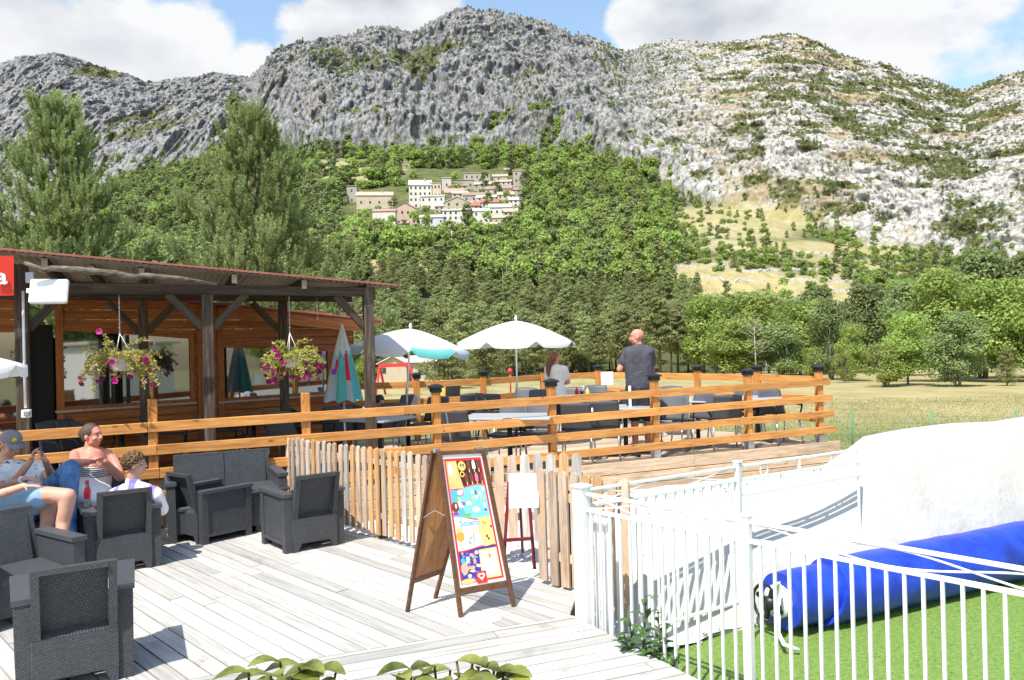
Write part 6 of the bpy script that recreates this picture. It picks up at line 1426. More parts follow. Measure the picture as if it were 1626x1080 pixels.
q = MB(); cap(q, [s1, V(.02, 0, sh + .03), s2], [.084, .098, .084]); cap(q, [V(.02, 0, sh - .02), V(.03, 0, sh - .3), V(.03, .0, sh - .52)], [.160, .150, .155]); cap(q, [V(-.07, .04, sh - .05), V(-.05, .03, sh - .5)], [.14, .145]); cap(q, [V(.10, -.04, sh - .05), V(.10, -.03, sh - .5)], [.14, .145])
for s_, e_ in ((s1, e1_), (s2, e2_)): cap(q, [s_, s_.lerp(e_, .62)], [.088, .078])
fuse(q, 't_shirt', cloth('charcoal_jersey', (.060, .060, .075), var=.12), bm_, .013)
q = MB()
for sg_ in (-1, 1): hx = .03 + .10 * sg_; cap(q, [V(hx, -.03 * sg_, sh - .56), V(hx, -.02 * sg_, .60)], [.135, .115])
fuse(q, 'shorts', mat('black_shorts', (.02, .02, .023), .85, bump=.3), bm_, .013)
q = MB(); q.beam(V(-.155, -.115, sh - .52), V(-.150, -.105, .62), .042, .006, up=(-.5, -1, 0)); q.build('side_stripe', M_white, bm_, world=True)
# woman with auburn ponytail
D0 = 13.5; bx = (884 - CX) / F * D0; wm = empty('person', (bx, D0, ZF), label='standing woman with long auburn hair, white t-shirt and navy shorts', cat='person')
hgt_ = 2.0 + (hor(880) - 558) * D0 / F - ZF; q = MB(); hc = V(-.03, 0, hgt_ - .115); P_, hm_ = head(q, hc, (.85, .5, -.12), .95); cap(q, [hc + Vector((0, 0, -.06)), V(-.03, 0, hgt_ - .27)], [.048, .055]); sh = hgt_ - .31
s1, s2 = V(-.16, .05, sh), V(.12, -.06, sh - .01); cap(q, [s1, V(-.02, 0, sh + .02), s2], [.055, .075, .055]); cap(q, [V(-.02, 0, sh - .06), V(-.0, 0, sh - .28), V(.01, 0, sh - .48)], [.115, .10, .12])
e1_ = V(-.20, .02, sh - .27); cap(q, [s1, e1_, V(-.16, .10, sh - .48)], [.045, .038, .026]); hand(q, V(-.16, .10, sh - .48), (.1, .3, -1), (1, 0, 0), .9, .3); e2_ = V(.19, .02, sh - .24); cap(q, [s2, e2_, V(.10, .22, sh - .28)], [.045, .038, .026]); hand(q, V(.10, .22, sh - .28), (-.4, 1, 0), (0, 0, -1), .9, .3, -1)
for sg_ in (-1, 1): hx = .01 + .08 * sg_; cap(q, [V(hx, 0, sh - .52), V(hx, .01, .44), V(hx + .01, 0, .09)], [.085, .052, .036]); cap(q, [V(hx, 0, .045), V(hx + .10, .08, .03)], [.036, .03])
fuse(q, 'body', M_skin, wm, .011); face_bits(P_, hm_, wm, .95)
q = MB(); cap(q, [s1, V(-.02, 0, sh + .005), s2], [.070, .078, .070]); cap(q, [V(-.02, 0, sh - .04), V(.0, 0, sh - .28), V(.02, 0, sh - .47)], [.135, .128, .145])
for s_, e_ in ((s1, e1_), (s2, e2_)): cap(q, [s_, s_.lerp(e_, .55)], [.070, .064])
fuse(q, 't_shirt', cloth('white_jersey', (.80, .80, .80), var=.03), wm, .013)
q = MB(); cap(q, [V(.01, 0, sh - .50), V(.01, 0, sh - .56)], [.14, .145])
for sg_ in (-1, 1): cap(q, [V(.01 + .08 * sg_, 0, sh - .56), V(.01 + .08 * sg_, 0, sh - .74)], [.10, .098])
fuse(q, 'shorts', mat('navy_cotton', (.012, .018, .05), .85), wm, .013)
M_aub = mat('auburn_hair', (.17, .055, .028), .45, var=.4, scale=30, stretch=(1, 1, .2), col2=(.30, .12, .06)); q = MB(); ball(q, P_(0, -.025, .035), (.080, .088, .088), hm_, 16); ball(q, P_(0, -.06, -.01), (.075, .06, .09), hm_, 14)
cap(q, [P_(-.01, -.085, -.02), P_(-.02, -.12, -.13), P_(-.02, -.12, -.26), P_(-.02, -.11, -.36)], [.06, .055, .045, .015]); fuse(q, 'hair', M_aub, wm, .011)
# child whose dark hair shows above the table
cx_ = at(603, 638, 12.9); kd = empty('person', (cx_.x, cx_.y, ZF), label='dark haired child sitting low behind the table beside the right pergola post', cat='person')
q = MB(); hc = cx_.copy(); P_, hm_ = head(q, hc, (.5, -.6, -.35), .9); cap(q, [hc, hc + Vector((-.02, .05, -.14))], [.045, .05]); tz_ = hc + Vector((-.03, .06, -.2)); cap(q, [tz_ + Vector((-.12, 0, 0)), tz_ + Vector((.12, 0, 0))], .05); cap(q, [tz_, Vector((tz_.x, tz_.y, ZF + .5))], [.10, .11])
for sg_ in (-1, 1): kk = Vector((tz_.x + .09 * sg_, tz_.y - .3, ZF + .5)); cap(q, [Vector((tz_.x + .08 * sg_, tz_.y, ZF + .5)), kk, kk + Vector((0, 0, -.4))], [.075, .05, .035]); ee = tz_ + Vector((.16 * sg_, -.05, -.2)); cap(q, [tz_ + Vector((.12 * sg_, 0, 0)), ee, ee + Vector((-.04 * sg_, -.2, .06))], [.045, .035, .025]); hand(q, ee + Vector((-.04 * sg_, -.2, .06)), (0, -1, 0), (0, 0, -1), .8, .3, sg_)
fuse(q, 'body', M_skin, kd, .011); face_bits(P_, hm_, kd, .9)
q = MB(); ball(q, P_(0, -.02, .035), (.080, .092, .090), hm_, 16); ball(q, P_(0, -.05, -.03), (.078, .055, .09), hm_, 14); fuse(q, 'hair', mat('dark_hair', (.03, .02, .015), .5), kd, .01)
q = MB(); cap(q, [tz_ + Vector((-.12, 0, 0)), tz_ + Vector((.12, 0, 0))], .065); cap(q, [tz_, Vector((tz_.x, tz_.y, ZF + .5))], [.12, .13]); fuse(q, 'shirt', cloth('faded_red_shirt', (.45, .12, .10)), kd, .013)

# glass bottles of soft drink on the armrest
def soda(px, py, D, lb):
    c = at(px, py, D); r = empty('soda_bottle', tuple(c), label=lb, cat='bottle', group='soft drink bottles on the armrest'); q = MB(); q.lathe([(.001, 0), (.026, 0), (.028, .01), (.028, .06), (.025, .09), (.028, .12), (.026, .14), (.013, .19), (.012, .225), (.001, .225)], c, 18)
    g = bpy.data.materials.get('clear_glass')
    if not g:
        g = bpy.data.materials.new('clear_glass'); g.use_nodes = True; bb = g.node_tree.nodes['Principled BSDF']; bb.inputs['Roughness'].default_value = .05; bb.inputs['Transmission Weight'].default_value = .85; bb.inputs['Base Color'].default_value = (.75, .72, .70, 1)
    q.build('glass_body', g, r, world=True); q = MB(); q.lathe([(.0285, .075), (.0262, .09), (.0292, .12), (.0272, .14), (.018, .17)], c, 18); q.build('red_label', mat('label_red', (.70, .02, .04), .4), r, world=True)
    q = MB(); q.lathe([(.0145, .212), (.015, .23), (.001, .232)], c, 14); q.build('bottle_cap', M_ketch, r, world=True); return r
ac = chairs[1]
def on_arm(lx, ly): a = ac.rotation_euler[2]; return ac.location + Vector((lx * math.cos(a) - ly * math.sin(a), lx * math.sin(a) + ly * math.cos(a), .5776))
for (lx, ly), lb in (((-.27, .02), 'soft drink bottle with red label on the left armrest, nearer the camera'), ((-.26, .10), 'soft drink bottle with red label on the left armrest, just behind the other')):
    p = on_arm(lx, ly); o = soda(0, 0, 5, lb); o.location = p
    for c_ in o.children: c_.matrix_parent_inverse = Matrix.Translation(-at(0, 0, 5))
# ------------------------------------------------------------------ trees
def folmat(name, ca, cb, rnd=.18, transl=.28, rough=.6):
    return mat(name, ca, rough, var=.0, scale=.9, col2=cb, rnd=rnd, transl=transl, spec=.25, obj=True)
M_pine_n = folmat('young_pine_needles', (.22, .29, .105), (.44, .51, .22), .05, .35); M_pine = folmat('pine_needles', (.19, .225, .085), (.37, .39, .155), .3, .38)
M_dec = folmat('broad_leaves', (.20, .29, .06), (.42, .51, .14), .22, .42); M_dec2 = folmat('dull_leaves', (.145, .20, .07), (.29, .34, .13), .22, .38); M_yel = folmat('yellowing_leaves', (.17, .23, .045), (.34, .38, .10), .1, .4)
M_bark = mat('pine_bark', (.12, .085, .06), .9, var=.3, scale=12, bump=.6, bscale=30); M_barkg = mat('grey_bark', (.20, .18, .16), .9, var=.3, scale=10)
class LF:                               # fast leaf collector
    def __init__(s): s.v = []; s.n = 4
    def quads(s, c, d, u, L, W):        # centres, long axis, side axis
        a = c - d * L[:, None] * .5; b = c + d * L[:, None] * .5; w = u * W[:, None] * .5
        s.v.append(np.stack([a, c + w, b, c - w], 1))
    def build(s, name, m, parent=None):
        v = np.concatenate(s.v).reshape(-1, 3); n = len(v) // 4; me_ = bpy.data.meshes.new(name)
        me_.vertices.add(len(v)); me_.vertices.foreach_set('co', v.astype(np.float32).ravel()); me_.loops.add(n * 4); me_.loops.foreach_set('vertex_index', np.arange(n * 4, dtype=np.int32))
        me_.polygons.add(n); me_.polygons.foreach_set('loop_start', np.arange(0, n * 4, 4, dtype=np.int32)); me_.polygons.foreach_set('loop_total', np.full(n, 4, dtype=np.int32)); me_.update(calc_edges=True)
        me_.materials.append(m); o = bpy.data.objects.new(name, me_); COL.objects.link(o); o.parent = parent; return o
def unit(a): return a / (np.linalg.norm(a, axis=-1, keepdims=True) + 1e-9)
def make_broad(name, m, h, R_, seed, leaves, lsize, nb=26, trunk_h=.20, stems=1, squash=1.0):
    g = np.random.RandomState(seed); r = empty(name); q = MB()
    blobs = []
    for i in range(nb):
        t = g.uniform(0, 1); z = h * (trunk_h + (1 - trunk_h) * t); rr_ = R_ * (math.sin(PI * min(.18 + t * .80, 1)) ** .7); a = g.uniform(0, 2 * PI); d = rr_ * math.sqrt(g.uniform(0, 1)) * .8
        blobs.append((d * math.cos(a), d * math.sin(a), z * .97, R_ * g.uniform(.28, .48)))
    for k in range(stems):
        a = 2 * PI * k / max(stems, 1); b0 = Vector((math.cos(a) * .12 * (stems > 1), math.sin(a) * .12 * (stems > 1), -.5)); mid = Vector((math.cos(a) * R_ * .22 * (stems > 1), math.sin(a) * R_ * .22 * (stems > 1), h * .45)); q.tube([b0, b0.lerp(mid, .5) + Vector((g.uniform(-.1, .1), g.uniform(-.1, .1), 0)), mid, Vector((mid.x * 1.2, mid.y * 1.2, h * .85))], [h * .017, h * .013, h * .009, h * .003], 7)
        for bx_ in blobs[k::stems][:7]: s_ = b0.lerp(mid, g.uniform(.6, 1)); q.tube([s_, s_.lerp(Vector(bx_[:3]), .5) + Vector((0, 0, .2)), Vector(bx_[:3])], [h * .006, h * .004, .01], 5)
    q.build('trunk', M_barkg, r); lf = LF(); per = leaves // nb
    for (x, y, z, br_) in blobs:
        n = per; d = unit(g.normal(size=(n, 3))); rad_ = br_ * (g.uniform(.35, 1.08, n) ** .5); c = np.array([x, y, z]) + d * rad_[:, None] * np.array([1, 1, .72 * squash]) + g.normal(size=(n, 3)) * br_ * .10
        nn_ = unit(d * .8 + np.array([0, 0, .35]) + g.normal(size=(n, 3)) * .45); L = unit(np.cross(nn_, g.normal(size=(n, 3)))); u = np.cross(nn_, L); s = lsize * g.uniform(.6, 1.3, n); lf.quads(c, L, u, s, s * .75)
    lf.build('crown', m, r); return r
def make_pine(name, m, h, R_, seed, n_cl, lsize, per, bare=.3, flat=.42):
    g = np.random.RandomState(seed); r = empty(name); q = MB(); lean = g.uniform(-.04, .04, 2) * h; top = Vector((lean[0], lean[1], h)); q.tube([(0, 0, -.5), (lean[0] * .3, lean[1] * .3, h * .4), tuple(top)], [h * .020, h * .014, .02], 8); lf = LF()
    for i in range(n_cl):
        t = (i + g.uniform(0, 1)) / n_cl; z = h * (bare + (1 - bare) * t); a = i * 2.4 + g.uniform(-.5, .5); rr_ = R_ * (1 - t) ** .55 * g.uniform(.45, 1.05) * (1 if t > .12 else .75); tip = Vector((lean[0] * t + rr_ * math.cos(a), lean[1] * t + rr_ * math.sin(a), z + rr_ * .12)); st_ = Vector((lean[0] * t, lean[1] * t, z - rr_ * .18))
        q.tube([st_, st_.lerp(tip, .5) - Vector((0, 0, .05)), tip], [h * .006, h * .004, .01], 5)
        cr = R_ * g.uniform(.22, .36) * (1.15 - .5 * t)
        for (f_, k_) in ((1, .6), (.62, .4)):
            n = int(per * k_); cc = st_.lerp(tip, f_); d = unit(g.normal(size=(n, 3)) * np.array([1, 1, .8])); rad_ = cr * g.uniform(.3, 1.05, n) ** .5; c = np.array(cc) + d * rad_[:, None] * np.array([1.15, 1.15, flat]) + g.normal(size=(n, 3)) * cr * .08
            nn_ = unit(d * .7 + np.array([0, 0, .55]) + g.normal(size=(n, 3)) * .45); L = unit(np.cross(nn_, g.normal(size=(n, 3)))); u = np.cross(nn_, L); s = lsize * g.uniform(.6, 1.3, n); lf.quads(c, L, u, s, s * .42)
    q.build('trunk', M_bark, r); lf.build('crown', m, r); return r
def young_pine(loc, h, R_, seed, label):       # open young pine with upright candles of needles
    g = np.random.RandomState(seed); r = empty('pine_tree', loc, label=label, cat='pine tree'); q = MB(); lf = LF(); q.tube([(0, 0, -.4), (.05, 0, h * .5), (0, .05, h)], [.13, .08, .012], 9); rb = random.Random(seed)
    def tuft(p, d, L, n):
        p = np.array(p); d = np.array(d); n = int(n * 1.7); t = g.uniform(0, 1, n); az = unit(np.cross(np.tile(d, (n, 1)), g.normal(size=(n, 3)))); nd = unit(d * .8 + az * .8); ln = g.uniform(.065, .10, n) * (1.1 - .3 * t); c = p + d * (t * L)[:, None] + nd * ln[:, None] * .5; lf.quads(c, nd, unit(np.cross(nd, g.normal(size=(n, 3)))), ln, ln * .27)
    nw = int(h / .42)
    for w in range(nw):
        t = w / nw; z = h * (.12 + .86 * t); nb = 5 if t < .85 else 4
        for k in range(nb):
            a = 2 * PI * (k + rb.random() * .8) / nb + w; bl_ = R_ * ((1 - t) ** .95) * rb.uniform(.45, 1.15) + .20; d = Vector((math.cos(a), math.sin(a), .05 + .5 * t)).normalized(); p0 = Vector((0, 0, z)); pts = [p0]; v = d.copy(); ns = max(3, int(bl_ / .30))
            for s in range(ns): v = (v + Vector((rb.uniform(-.12, .12), rb.uniform(-.12, .12), .055))).normalized(); pts.append(pts[-1] + v * bl_ / ns)
            q.tube(pts, list(np.linspace(.028, .007, len(pts)) * (1.2 - t)), 5)
            for s in range(max(1, int(ns * .30)), ns + 1):
                for kk in range(3 if s < ns else 5):
                    td = (v * .8 + Vector((rb.uniform(-1, 1), rb.uniform(-1, 1), rb.uniform(.1, 1.0)))).normalized(); tl = rb.uniform(.16, .40); q.tube([pts[s], pts[s] + td * tl], .006, 3, cap=False); mid_ = pts[s] + td * tl * .25
                    ud = (td * .45 + Vector((0, 0, .8))).normalized(); tuft(mid_, td, tl * .9, 40); tuft(pts[s] + td * tl, ud, rb.uniform(.22, .46), 44)
                    if rb.random() < .35: sd_ = (td + Vector((rb.uniform(-.8, .8), rb.uniform(-.8, .8), .4))).normalized(); tuft(pts[s] + td * tl * .6, sd_, .2, 24)
    for k in range(9): tuft((0, .05, h - .45 + k * .05), Vector((rb.uniform(-.4, .4), rb.uniform(-.4, .4), 1)).normalized(), .35, 40)
    q.build('trunk', M_bark, r); lf.build('crown', M_pine_n, r); return r
def gz(x, y): return hill_z(x, y)
for (px, ty, D, R_, sd_, lb) in ((96, 158, 20.5, 3.5, 11, 'tall bushy young pine rising behind the roof at the left edge'), (408, 182, 19.5, 3.2, 23, 'open topped young pine rising behind the middle of the pergola roof')):
    x = (px - CX) / F * D; z0_ = gz(x, D); zt = z_at(px, ty, D); young_pine((x, D, z0_), zt - z0_, R_, sd_, lb)
# prototypes placed as the first of their kind
protos = {'broadA': lambda: make_broad('broadleaf_tree', M_dec, 8, 2.7, 31, 13000, .23, 44), 'broadB': lambda: make_broad('broadleaf_tree', M_dec2, 8, 2.9, 37, 11500, .24, 40, .16, 3), 'bushy': lambda: make_broad('broadleaf_tree', M_yel, 4, 1.9, 41, 5200, .17, 20, .18, 4),
          'pineA': lambda: make_pine('pine_tree', M_pine, 10, 2.9, 51, 46, .40, 120), 'pineB': lambda: make_pine('pine_tree', M_pine, 10, 2.6, 57, 40, .42, 120, .38), 'pineC': lambda: make_pine('pine_tree', M_pine, 8, 2.9, 63, 40, .36, 120, .10, .6)}
made = {}
def tree(kind, x, y, h, yaw, label, group, cat=None, wide=1.0):
    if kind not in made: made[kind] = protos[kind](); o = made[kind]; 
    else: o = copy_tree(made[kind])
    base = {'broadA': 8, 'broadB': 8, 'bushy': 4, 'pineA': 10, 'pineB': 10, 'pineC': 8}[kind]; s = h / base; o.location = (x, y, gz(x, y)); o.rotation_euler = (0, 0, yaw); o.scale = (s * wide, s * wide, s); tag(o, label, cat or ('pine tree' if 'pine' in kind else 'tree'), group); return o
def tree_px(kind, px, D, ytop, label, group, wide=1.0):
    x = (px - CX) / F * D; z0_ = gz(x, D); return tree(kind, x, D, z_at(px, ytop, D) - z0_, random.uniform(0, 6), label, group, wide=wide)
GB = 'broadleaf trees along the far side of the meadow'
for i, (kd_, px, D, ty, lb, wd_) in enumerate([
    ('broadA', 1135, 84, 458, 'bright green tree at the left end of the broadleaf row', 1.1), ('broadA', 1205, 80, 452, 'tallest bright green tree behind the terrace, with a dead crown showing at its front', 1.35), ('broadA', 1270, 84, 470, 'bright green tree right of the one with the dead crown', 1.25),
    ('broadA', 1165, 76, 500, 'lower bright green tree in front of the left end of the row', 1.5), ('broadB', 1240, 74, 520, 'low dull green tree behind the right hand terrace posts', 1.5), ('broadB', 1318, 66, 480, 'dark green tree standing free with bare trunk right of the terrace', .85), ('broadA', 1352, 62, 508, 'slim light green tree on thin stems right of the dark one', .8),
    ('broadB', 1300, 92, 462, 'dull green tree at the back above the free standing one', 1.0), ('broadB', 1375, 88, 455, 'dull green tree at the back in the middle of the right hand group', 1.1), ('bushy', 1405, 49, 545, 'yellow green multi stemmed bush left of the leaning trunks', 1.15), ('broadA', 1440, 50, 490, 'green tree with several leaning dark trunks in the meadow', 1.0),
    ('broadB', 1440, 72, 452, 'tall dull green tree behind the leaning trunks', 1.0), ('broadA', 1500, 56, 415, 'tallest pale green tree in the right hand group', 1.0), ('broadB', 1520, 47, 500, 'dark green tree with a fan of trunks at the right', 1.15), ('broadB', 1560, 60, 402, 'tall dark tree with a pale trunk near the right edge', .95),
    ('broadA', 1600, 52, 430, 'broad green tree near the right edge behind the small pine', 1.1), ('broadB', 1650, 58, 405, 'tall dark green tree cut by the right edge', 1.1), ('broadA', 1690, 50, 440, 'green tree just beyond the right edge', 1.1), ('bushy', 1340, 58, 560, 'small yellow green bush between the thin trunks', .9), ('bushy', 1290, 70, 552, 'yellow green bush directly behind the last terrace post', 1.2)]):
    tree_px(kd_, px, D, ty, lb, GB, wd_)
tree_px('pineC', 1597, 46, 552, 'small young pine in the meadow at the right edge', GB, .9)
tree_px('pineC', 705, 66, 528, 'low spreading pine right of the small field house', 'pines at the near edge of the wood', 1.5); tree_px('pineC', 770, 72, 530, 'low spreading pine behind the second back post', 'pines at the near edge of the wood', 1.5)
tree_px('broadA', 575, 72, 560, 'light green leafy tree seen between the closed parasol and the pergola post', 'trees around the small field house', 1.2); tree_px('broadA', 545, 95, 540, 'green tree behind the closed parasol', 'trees around the small field house', 1.3)
# the pine wood
rt_ = random.Random(21); GP = 'pines of the wood between the meadow and the village'; npn = 0; spots = []
def far_enough(x, y, d): return all((x - a) ** 2 + (y - b) ** 2 > d * d for a, b in spots[-400:])
tries = 0
while npn < 285 and tries < 9000:
    tries += 1; D = 84 + 150 * rt_.random() ** .9; px = rt_.uniform(470, 1120) + (rt_.uniform(-260, 0) if D > 130 and rt_.random() < .3 else 0); x = (px - CX) / F * D
    if D < 112 and px < 700: continue
    py = CY - ((gz(x, D) - H) / D - PITCH) * F - ROLL * (px - CX)
    if abs(py - 424) < 10 and 570 < px < 705: continue
    if not far_enough(x, D, 2.9): continue
    spots.append((x, D)); h = rt_.uniform(7.0, 10.0) * (.92 if D < 110 else 1.0); kd_ = rt_.choice(['pineA', 'pineB', 'pineA', 'pineB', 'pineC'] if D < 120 else ['pineA', 'pineB', 'pineC', 'pineC'])
    zone = ('front row of the wood with bare trunks' if D < 102 else 'middle of the pine wood behind the parasols' if D < 150 else 'upper part of the pine wood below the village')
    tree(kd_, x, D, h, rt_.uniform(0, 6), 'tall green pine in the ' + zone, GP); npn += 1
GR = 'trees filling the slope behind the broadleaf row'; nr_ = 0; tries = 0
while nr_ < 78 and tries < 4000:
    tries += 1; D = 92 + 125 * rt_.random() ** .8; px = rt_.uniform(1105, 1720); x = (px - CX) / F * D
    if px < 1420 and D > 165: continue
    if not far_enough(x, D, 3.6): continue
    spots.append((x, D)); right = px > 1430
    tree(rt_.choice(['broadA', 'broadB', 'broadB', 'pineC' if not right else 'broadA']), x, D, rt_.uniform(6.5, 9.5) * (1.25 if right else .95), rt_.uniform(0, 6), 'green tree on the slope ' + ('above the right hand meadow edge' if right else 'below the dry terraces'), GR, wide=1.15); nr_ += 1
# far hillside wood: broadleaf and pine crowns instanced on the slopes
def scatter_obj(name, pts, sc, rots, pick, sources, label):
    me_ = bpy.data.meshes.new(name); me_.vertices.add(len(pts)); me_.vertices.foreach_set('co', np.array(pts, dtype=np.float32).ravel())
    for nm, vals, ty in (('scl', sc, 'FLOAT'), ('rot', rots, 'FLOAT'), ('pick', pick, 'INT')): a = me_.attributes.new(nm, ty, 'POINT'); a.data.foreach_set('value', np.array(vals, dtype=np.int32 if ty == 'INT' else np.float32))
    o = bpy.data.objects.new(name, me_); COL.objects.link(o); ng_ = bpy.data.node_groups.new(name, 'GeometryNodeTree'); ng_.interface.new_socket('Geometry', in_out='INPUT', socket_type='NodeSocketGeometry'); ng_.interface.new_socket('Geometry', in_out='OUTPUT', socket_type='NodeSocketGeometry')
    gi = ng_.nodes.new('NodeGroupInput'); go = ng_.nodes.new('NodeGroupOutput'); jn = ng_.nodes.new('GeometryNodeJoinGeometry')
    for s in sources[::-1]: oi = ng_.nodes.new('GeometryNodeObjectInfo'); oi.inputs[0].default_value = s; oi.inputs['As Instance'].default_value = True; oi.transform_space = 'ORIGINAL'; ng_.links.new(oi.outputs['Geometry'], jn.inputs[0])
    ip = ng_.nodes.new('GeometryNodeInstanceOnPoints'); ng_.links.new(gi.outputs[0], ip.inputs['Points']); ng_.links.new(jn.outputs[0], ip.inputs['Instance']); ip.inputs['Pick Instance'].default_value = True
    def na(nm, ty): n = ng_.nodes.new('GeometryNodeInputNamedAttribute'); n.data_type = ty; n.inputs[0].default_value = nm; return n.outputs[0]
    ng_.links.new(na('pick', 'INT'), ip.inputs['Instance Index']); cx2 = ng_.nodes.new('ShaderNodeCombineXYZ'); ng_.links.new(na('rot', 'FLOAT'), cx2.inputs[2]); er = ng_.nodes.new('FunctionNodeEulerToRotation'); ng_.links.new(cx2.outputs[0], er.inputs[0]); ng_.links.new(er.outputs[0], ip.inputs['Rotation']); ng_.links.new(na('scl', 'FLOAT'), ip.inputs['Scale'])
    ng_.links.new(ip.outputs[0], go.inputs[0]); md = o.modifiers.new('scatter', 'NODES'); md.node_group = ng_; tag(o, label, None, None, 'stuff'); return o
# low detail crowns standing in the wood's edge serve as sources
def src(fn, px, D, h, label): o = fn; x = (px - CX) / F * D; o.location = (x, D, gz(x, D)); tag(o, label, 'tree', 'single trees on the slope below the village'); return o
sA = src(make_broad('broadleaf_tree', M_dec, 6, 2.4, 71, 620, .62, 16, .06), 960, 262, 6, 'round green tree at the upper edge of the wood right of the village')
sB = src(make_broad('broadleaf_tree', M_dec2, 6, 2.2, 73, 620, .60, 16, .06), 880, 258, 6, 'dull green tree on the slope below the right end of the village'); sC = src(make_pine('pine_tree', M_pine, 7, 2.0, 75, 22, .62, 46, .06, .6), 1010, 255, 7, 'small pine at the upper edge of the wood')
sD = src(make_broad('bush', M_dec2, 2.4, 1.5, 77, 260, .40, 9, .0), 1100, 300, 2, 'round bush on the dry terrace at the left'); sE = src(make_broad('bush', M_yel, 2.2, 1.5, 79, 240, .40, 9, .0), 1160, 310, 2, 'yellow green bush on the dry terrace')
crowns = [[c for c in o.children if c.name.startswith('crown')][0] for o in (sA, sB, sC, sD, sE)]
g = np.random.RandomState(5); pts = []; sc = []; ro = []; pi_ = []
Wg = woodm; cand = 0
house_px = [(548, 850, 262, 366)]
while len(pts) < 6600 and cand < 90000:
    cand += 1; px = g.uniform(-60, 1700); D = 236 + 640 * g.uniform() ** 1.25; ci = int(np.clip((px + 560) / 2740 * (NC - 1), 1, NC - 2)); col = Dm[:, ci]
    if D > footD[ci] * 1.03 + 12: continue
    ri = int(np.searchsorted(col, D)); ri = min(ri, NR - 1); mw = meadow[ri, ci]
    if g.uniform() < mw * .965: continue
    x = (px - CX) / F * D; z = float(np.interp(D, col, Zd[:, ci])); py = CY - ((z - H) / D - PITCH) * F - ROLL * (px - CX)
    k = 0
    if 552 < px < 836 and 268 < py < 372 and (py > 300 or px > 640): k = .975
    if 582 < px < 818 and 366 <= py < 384: k = .93
    if 575 < px < 720 and 384 <= py < 402: k = .6
    if 1100 < px and py < 400 and py > 320: k = max(k, .45)
    if g.uniform() < k: continue
    right = px > 1080; u = g.uniform(); p_ = 0 if u < (.62 if px > 560 else .25) else 1 if u < .88 else 2; s = g.uniform(.8, 1.75) * (1.1 if not right else .62) * (1.0 + .25 * (D > 450)); pts.append((x, D, z - .3)); sc.append(s); ro.append(g.uniform(0, 6.28)); pi_.append(p_)
scatter_obj('hillside_wood', pts, sc, ro, pi_, crowns[:3], 'mixed green wood covering the hillside around and above the village')
pts = []; sc = []; ro = []; pi_ = []; cand = 0
while len(pts) < 8500 and cand < 120000:
    cand += 1; px = g.uniform(330, 1720) if g.uniform() < .9 else g.uniform(-60, 330); ci = int(np.clip((px + 560) / 2740 * (NC - 1), 1, NC - 2)); ri = g.randint(160, NR - 12); T_ = Tm[ri, ci]
    if T_ < 1.0 and not (px > 1080 and T_ > .5): continue
    dens_ = (scr[ri, ci] ** 1.5 * .9 + .03) if T_ >= 1 else .03
    if px < 950: dens_ *= .75
    if T_ > 1.9: dens_ += .25
    if g.uniform() > dens_: continue
    pts.append((Xd[ri, ci] + g.uniform(-1, 1), Yd[ri, ci], Zd[ri, ci] - .5)); sc.append(g.uniform(.5, 1.35) * (1.25 if px < 1000 else .85)); ro.append(g.uniform(0, 6.28)); pi_.append(0 if g.uniform() < .68 else 1)
scatter_obj('mountain_scrub', pts, sc, ro, pi_, crowns[3:], 'dark scrub and bushes dotted over the limestone slopes')

# ------------------------------------------------------------------ village
def hill_D(px, py):                      # nearest distance at which the slope shows at a pixel
    ci = int(np.clip((px + 560) / 2740 * (NC - 1), 1, NC - 2)); col = CY - ((Zd[:, ci] - H) / Dm[:, ci] - PITCH) * F - ROLL * (px - CX)
    for ri in range(60, NR):
        if Dm[ri, ci] > 150 and col[ri] <= py: return Dm[ri, ci]
    return 400.
Mw = {k: mat('wall_' + k, c, .9, var=.10, scale=.35) for k, c in {'white': (.60, .57, .51), 'cream': (.50, .42, .31), 'peach': (.56, .41, .31), 'stone': (.38, .34, .28), 'grey': (.46, .44, .41), 'blue': (.50, .52, .54)}.items()}
Mr = {k: mat('tiles_' + k, c, .85, var=.2, scale=1.2) for k, c in {'tan': (.46, .34, .25), 'pink': (.40, .25, .20), 'grey': (.42, .39, .35), 'brown': (.30, .21, .16), 'red': (.34, .13, .10), 'pale': (.60, .54, .47)}.items()}
M_win = mat('window_dark', (.04, .045, .05), .3); GV = 'stone and plaster houses of the hill village'
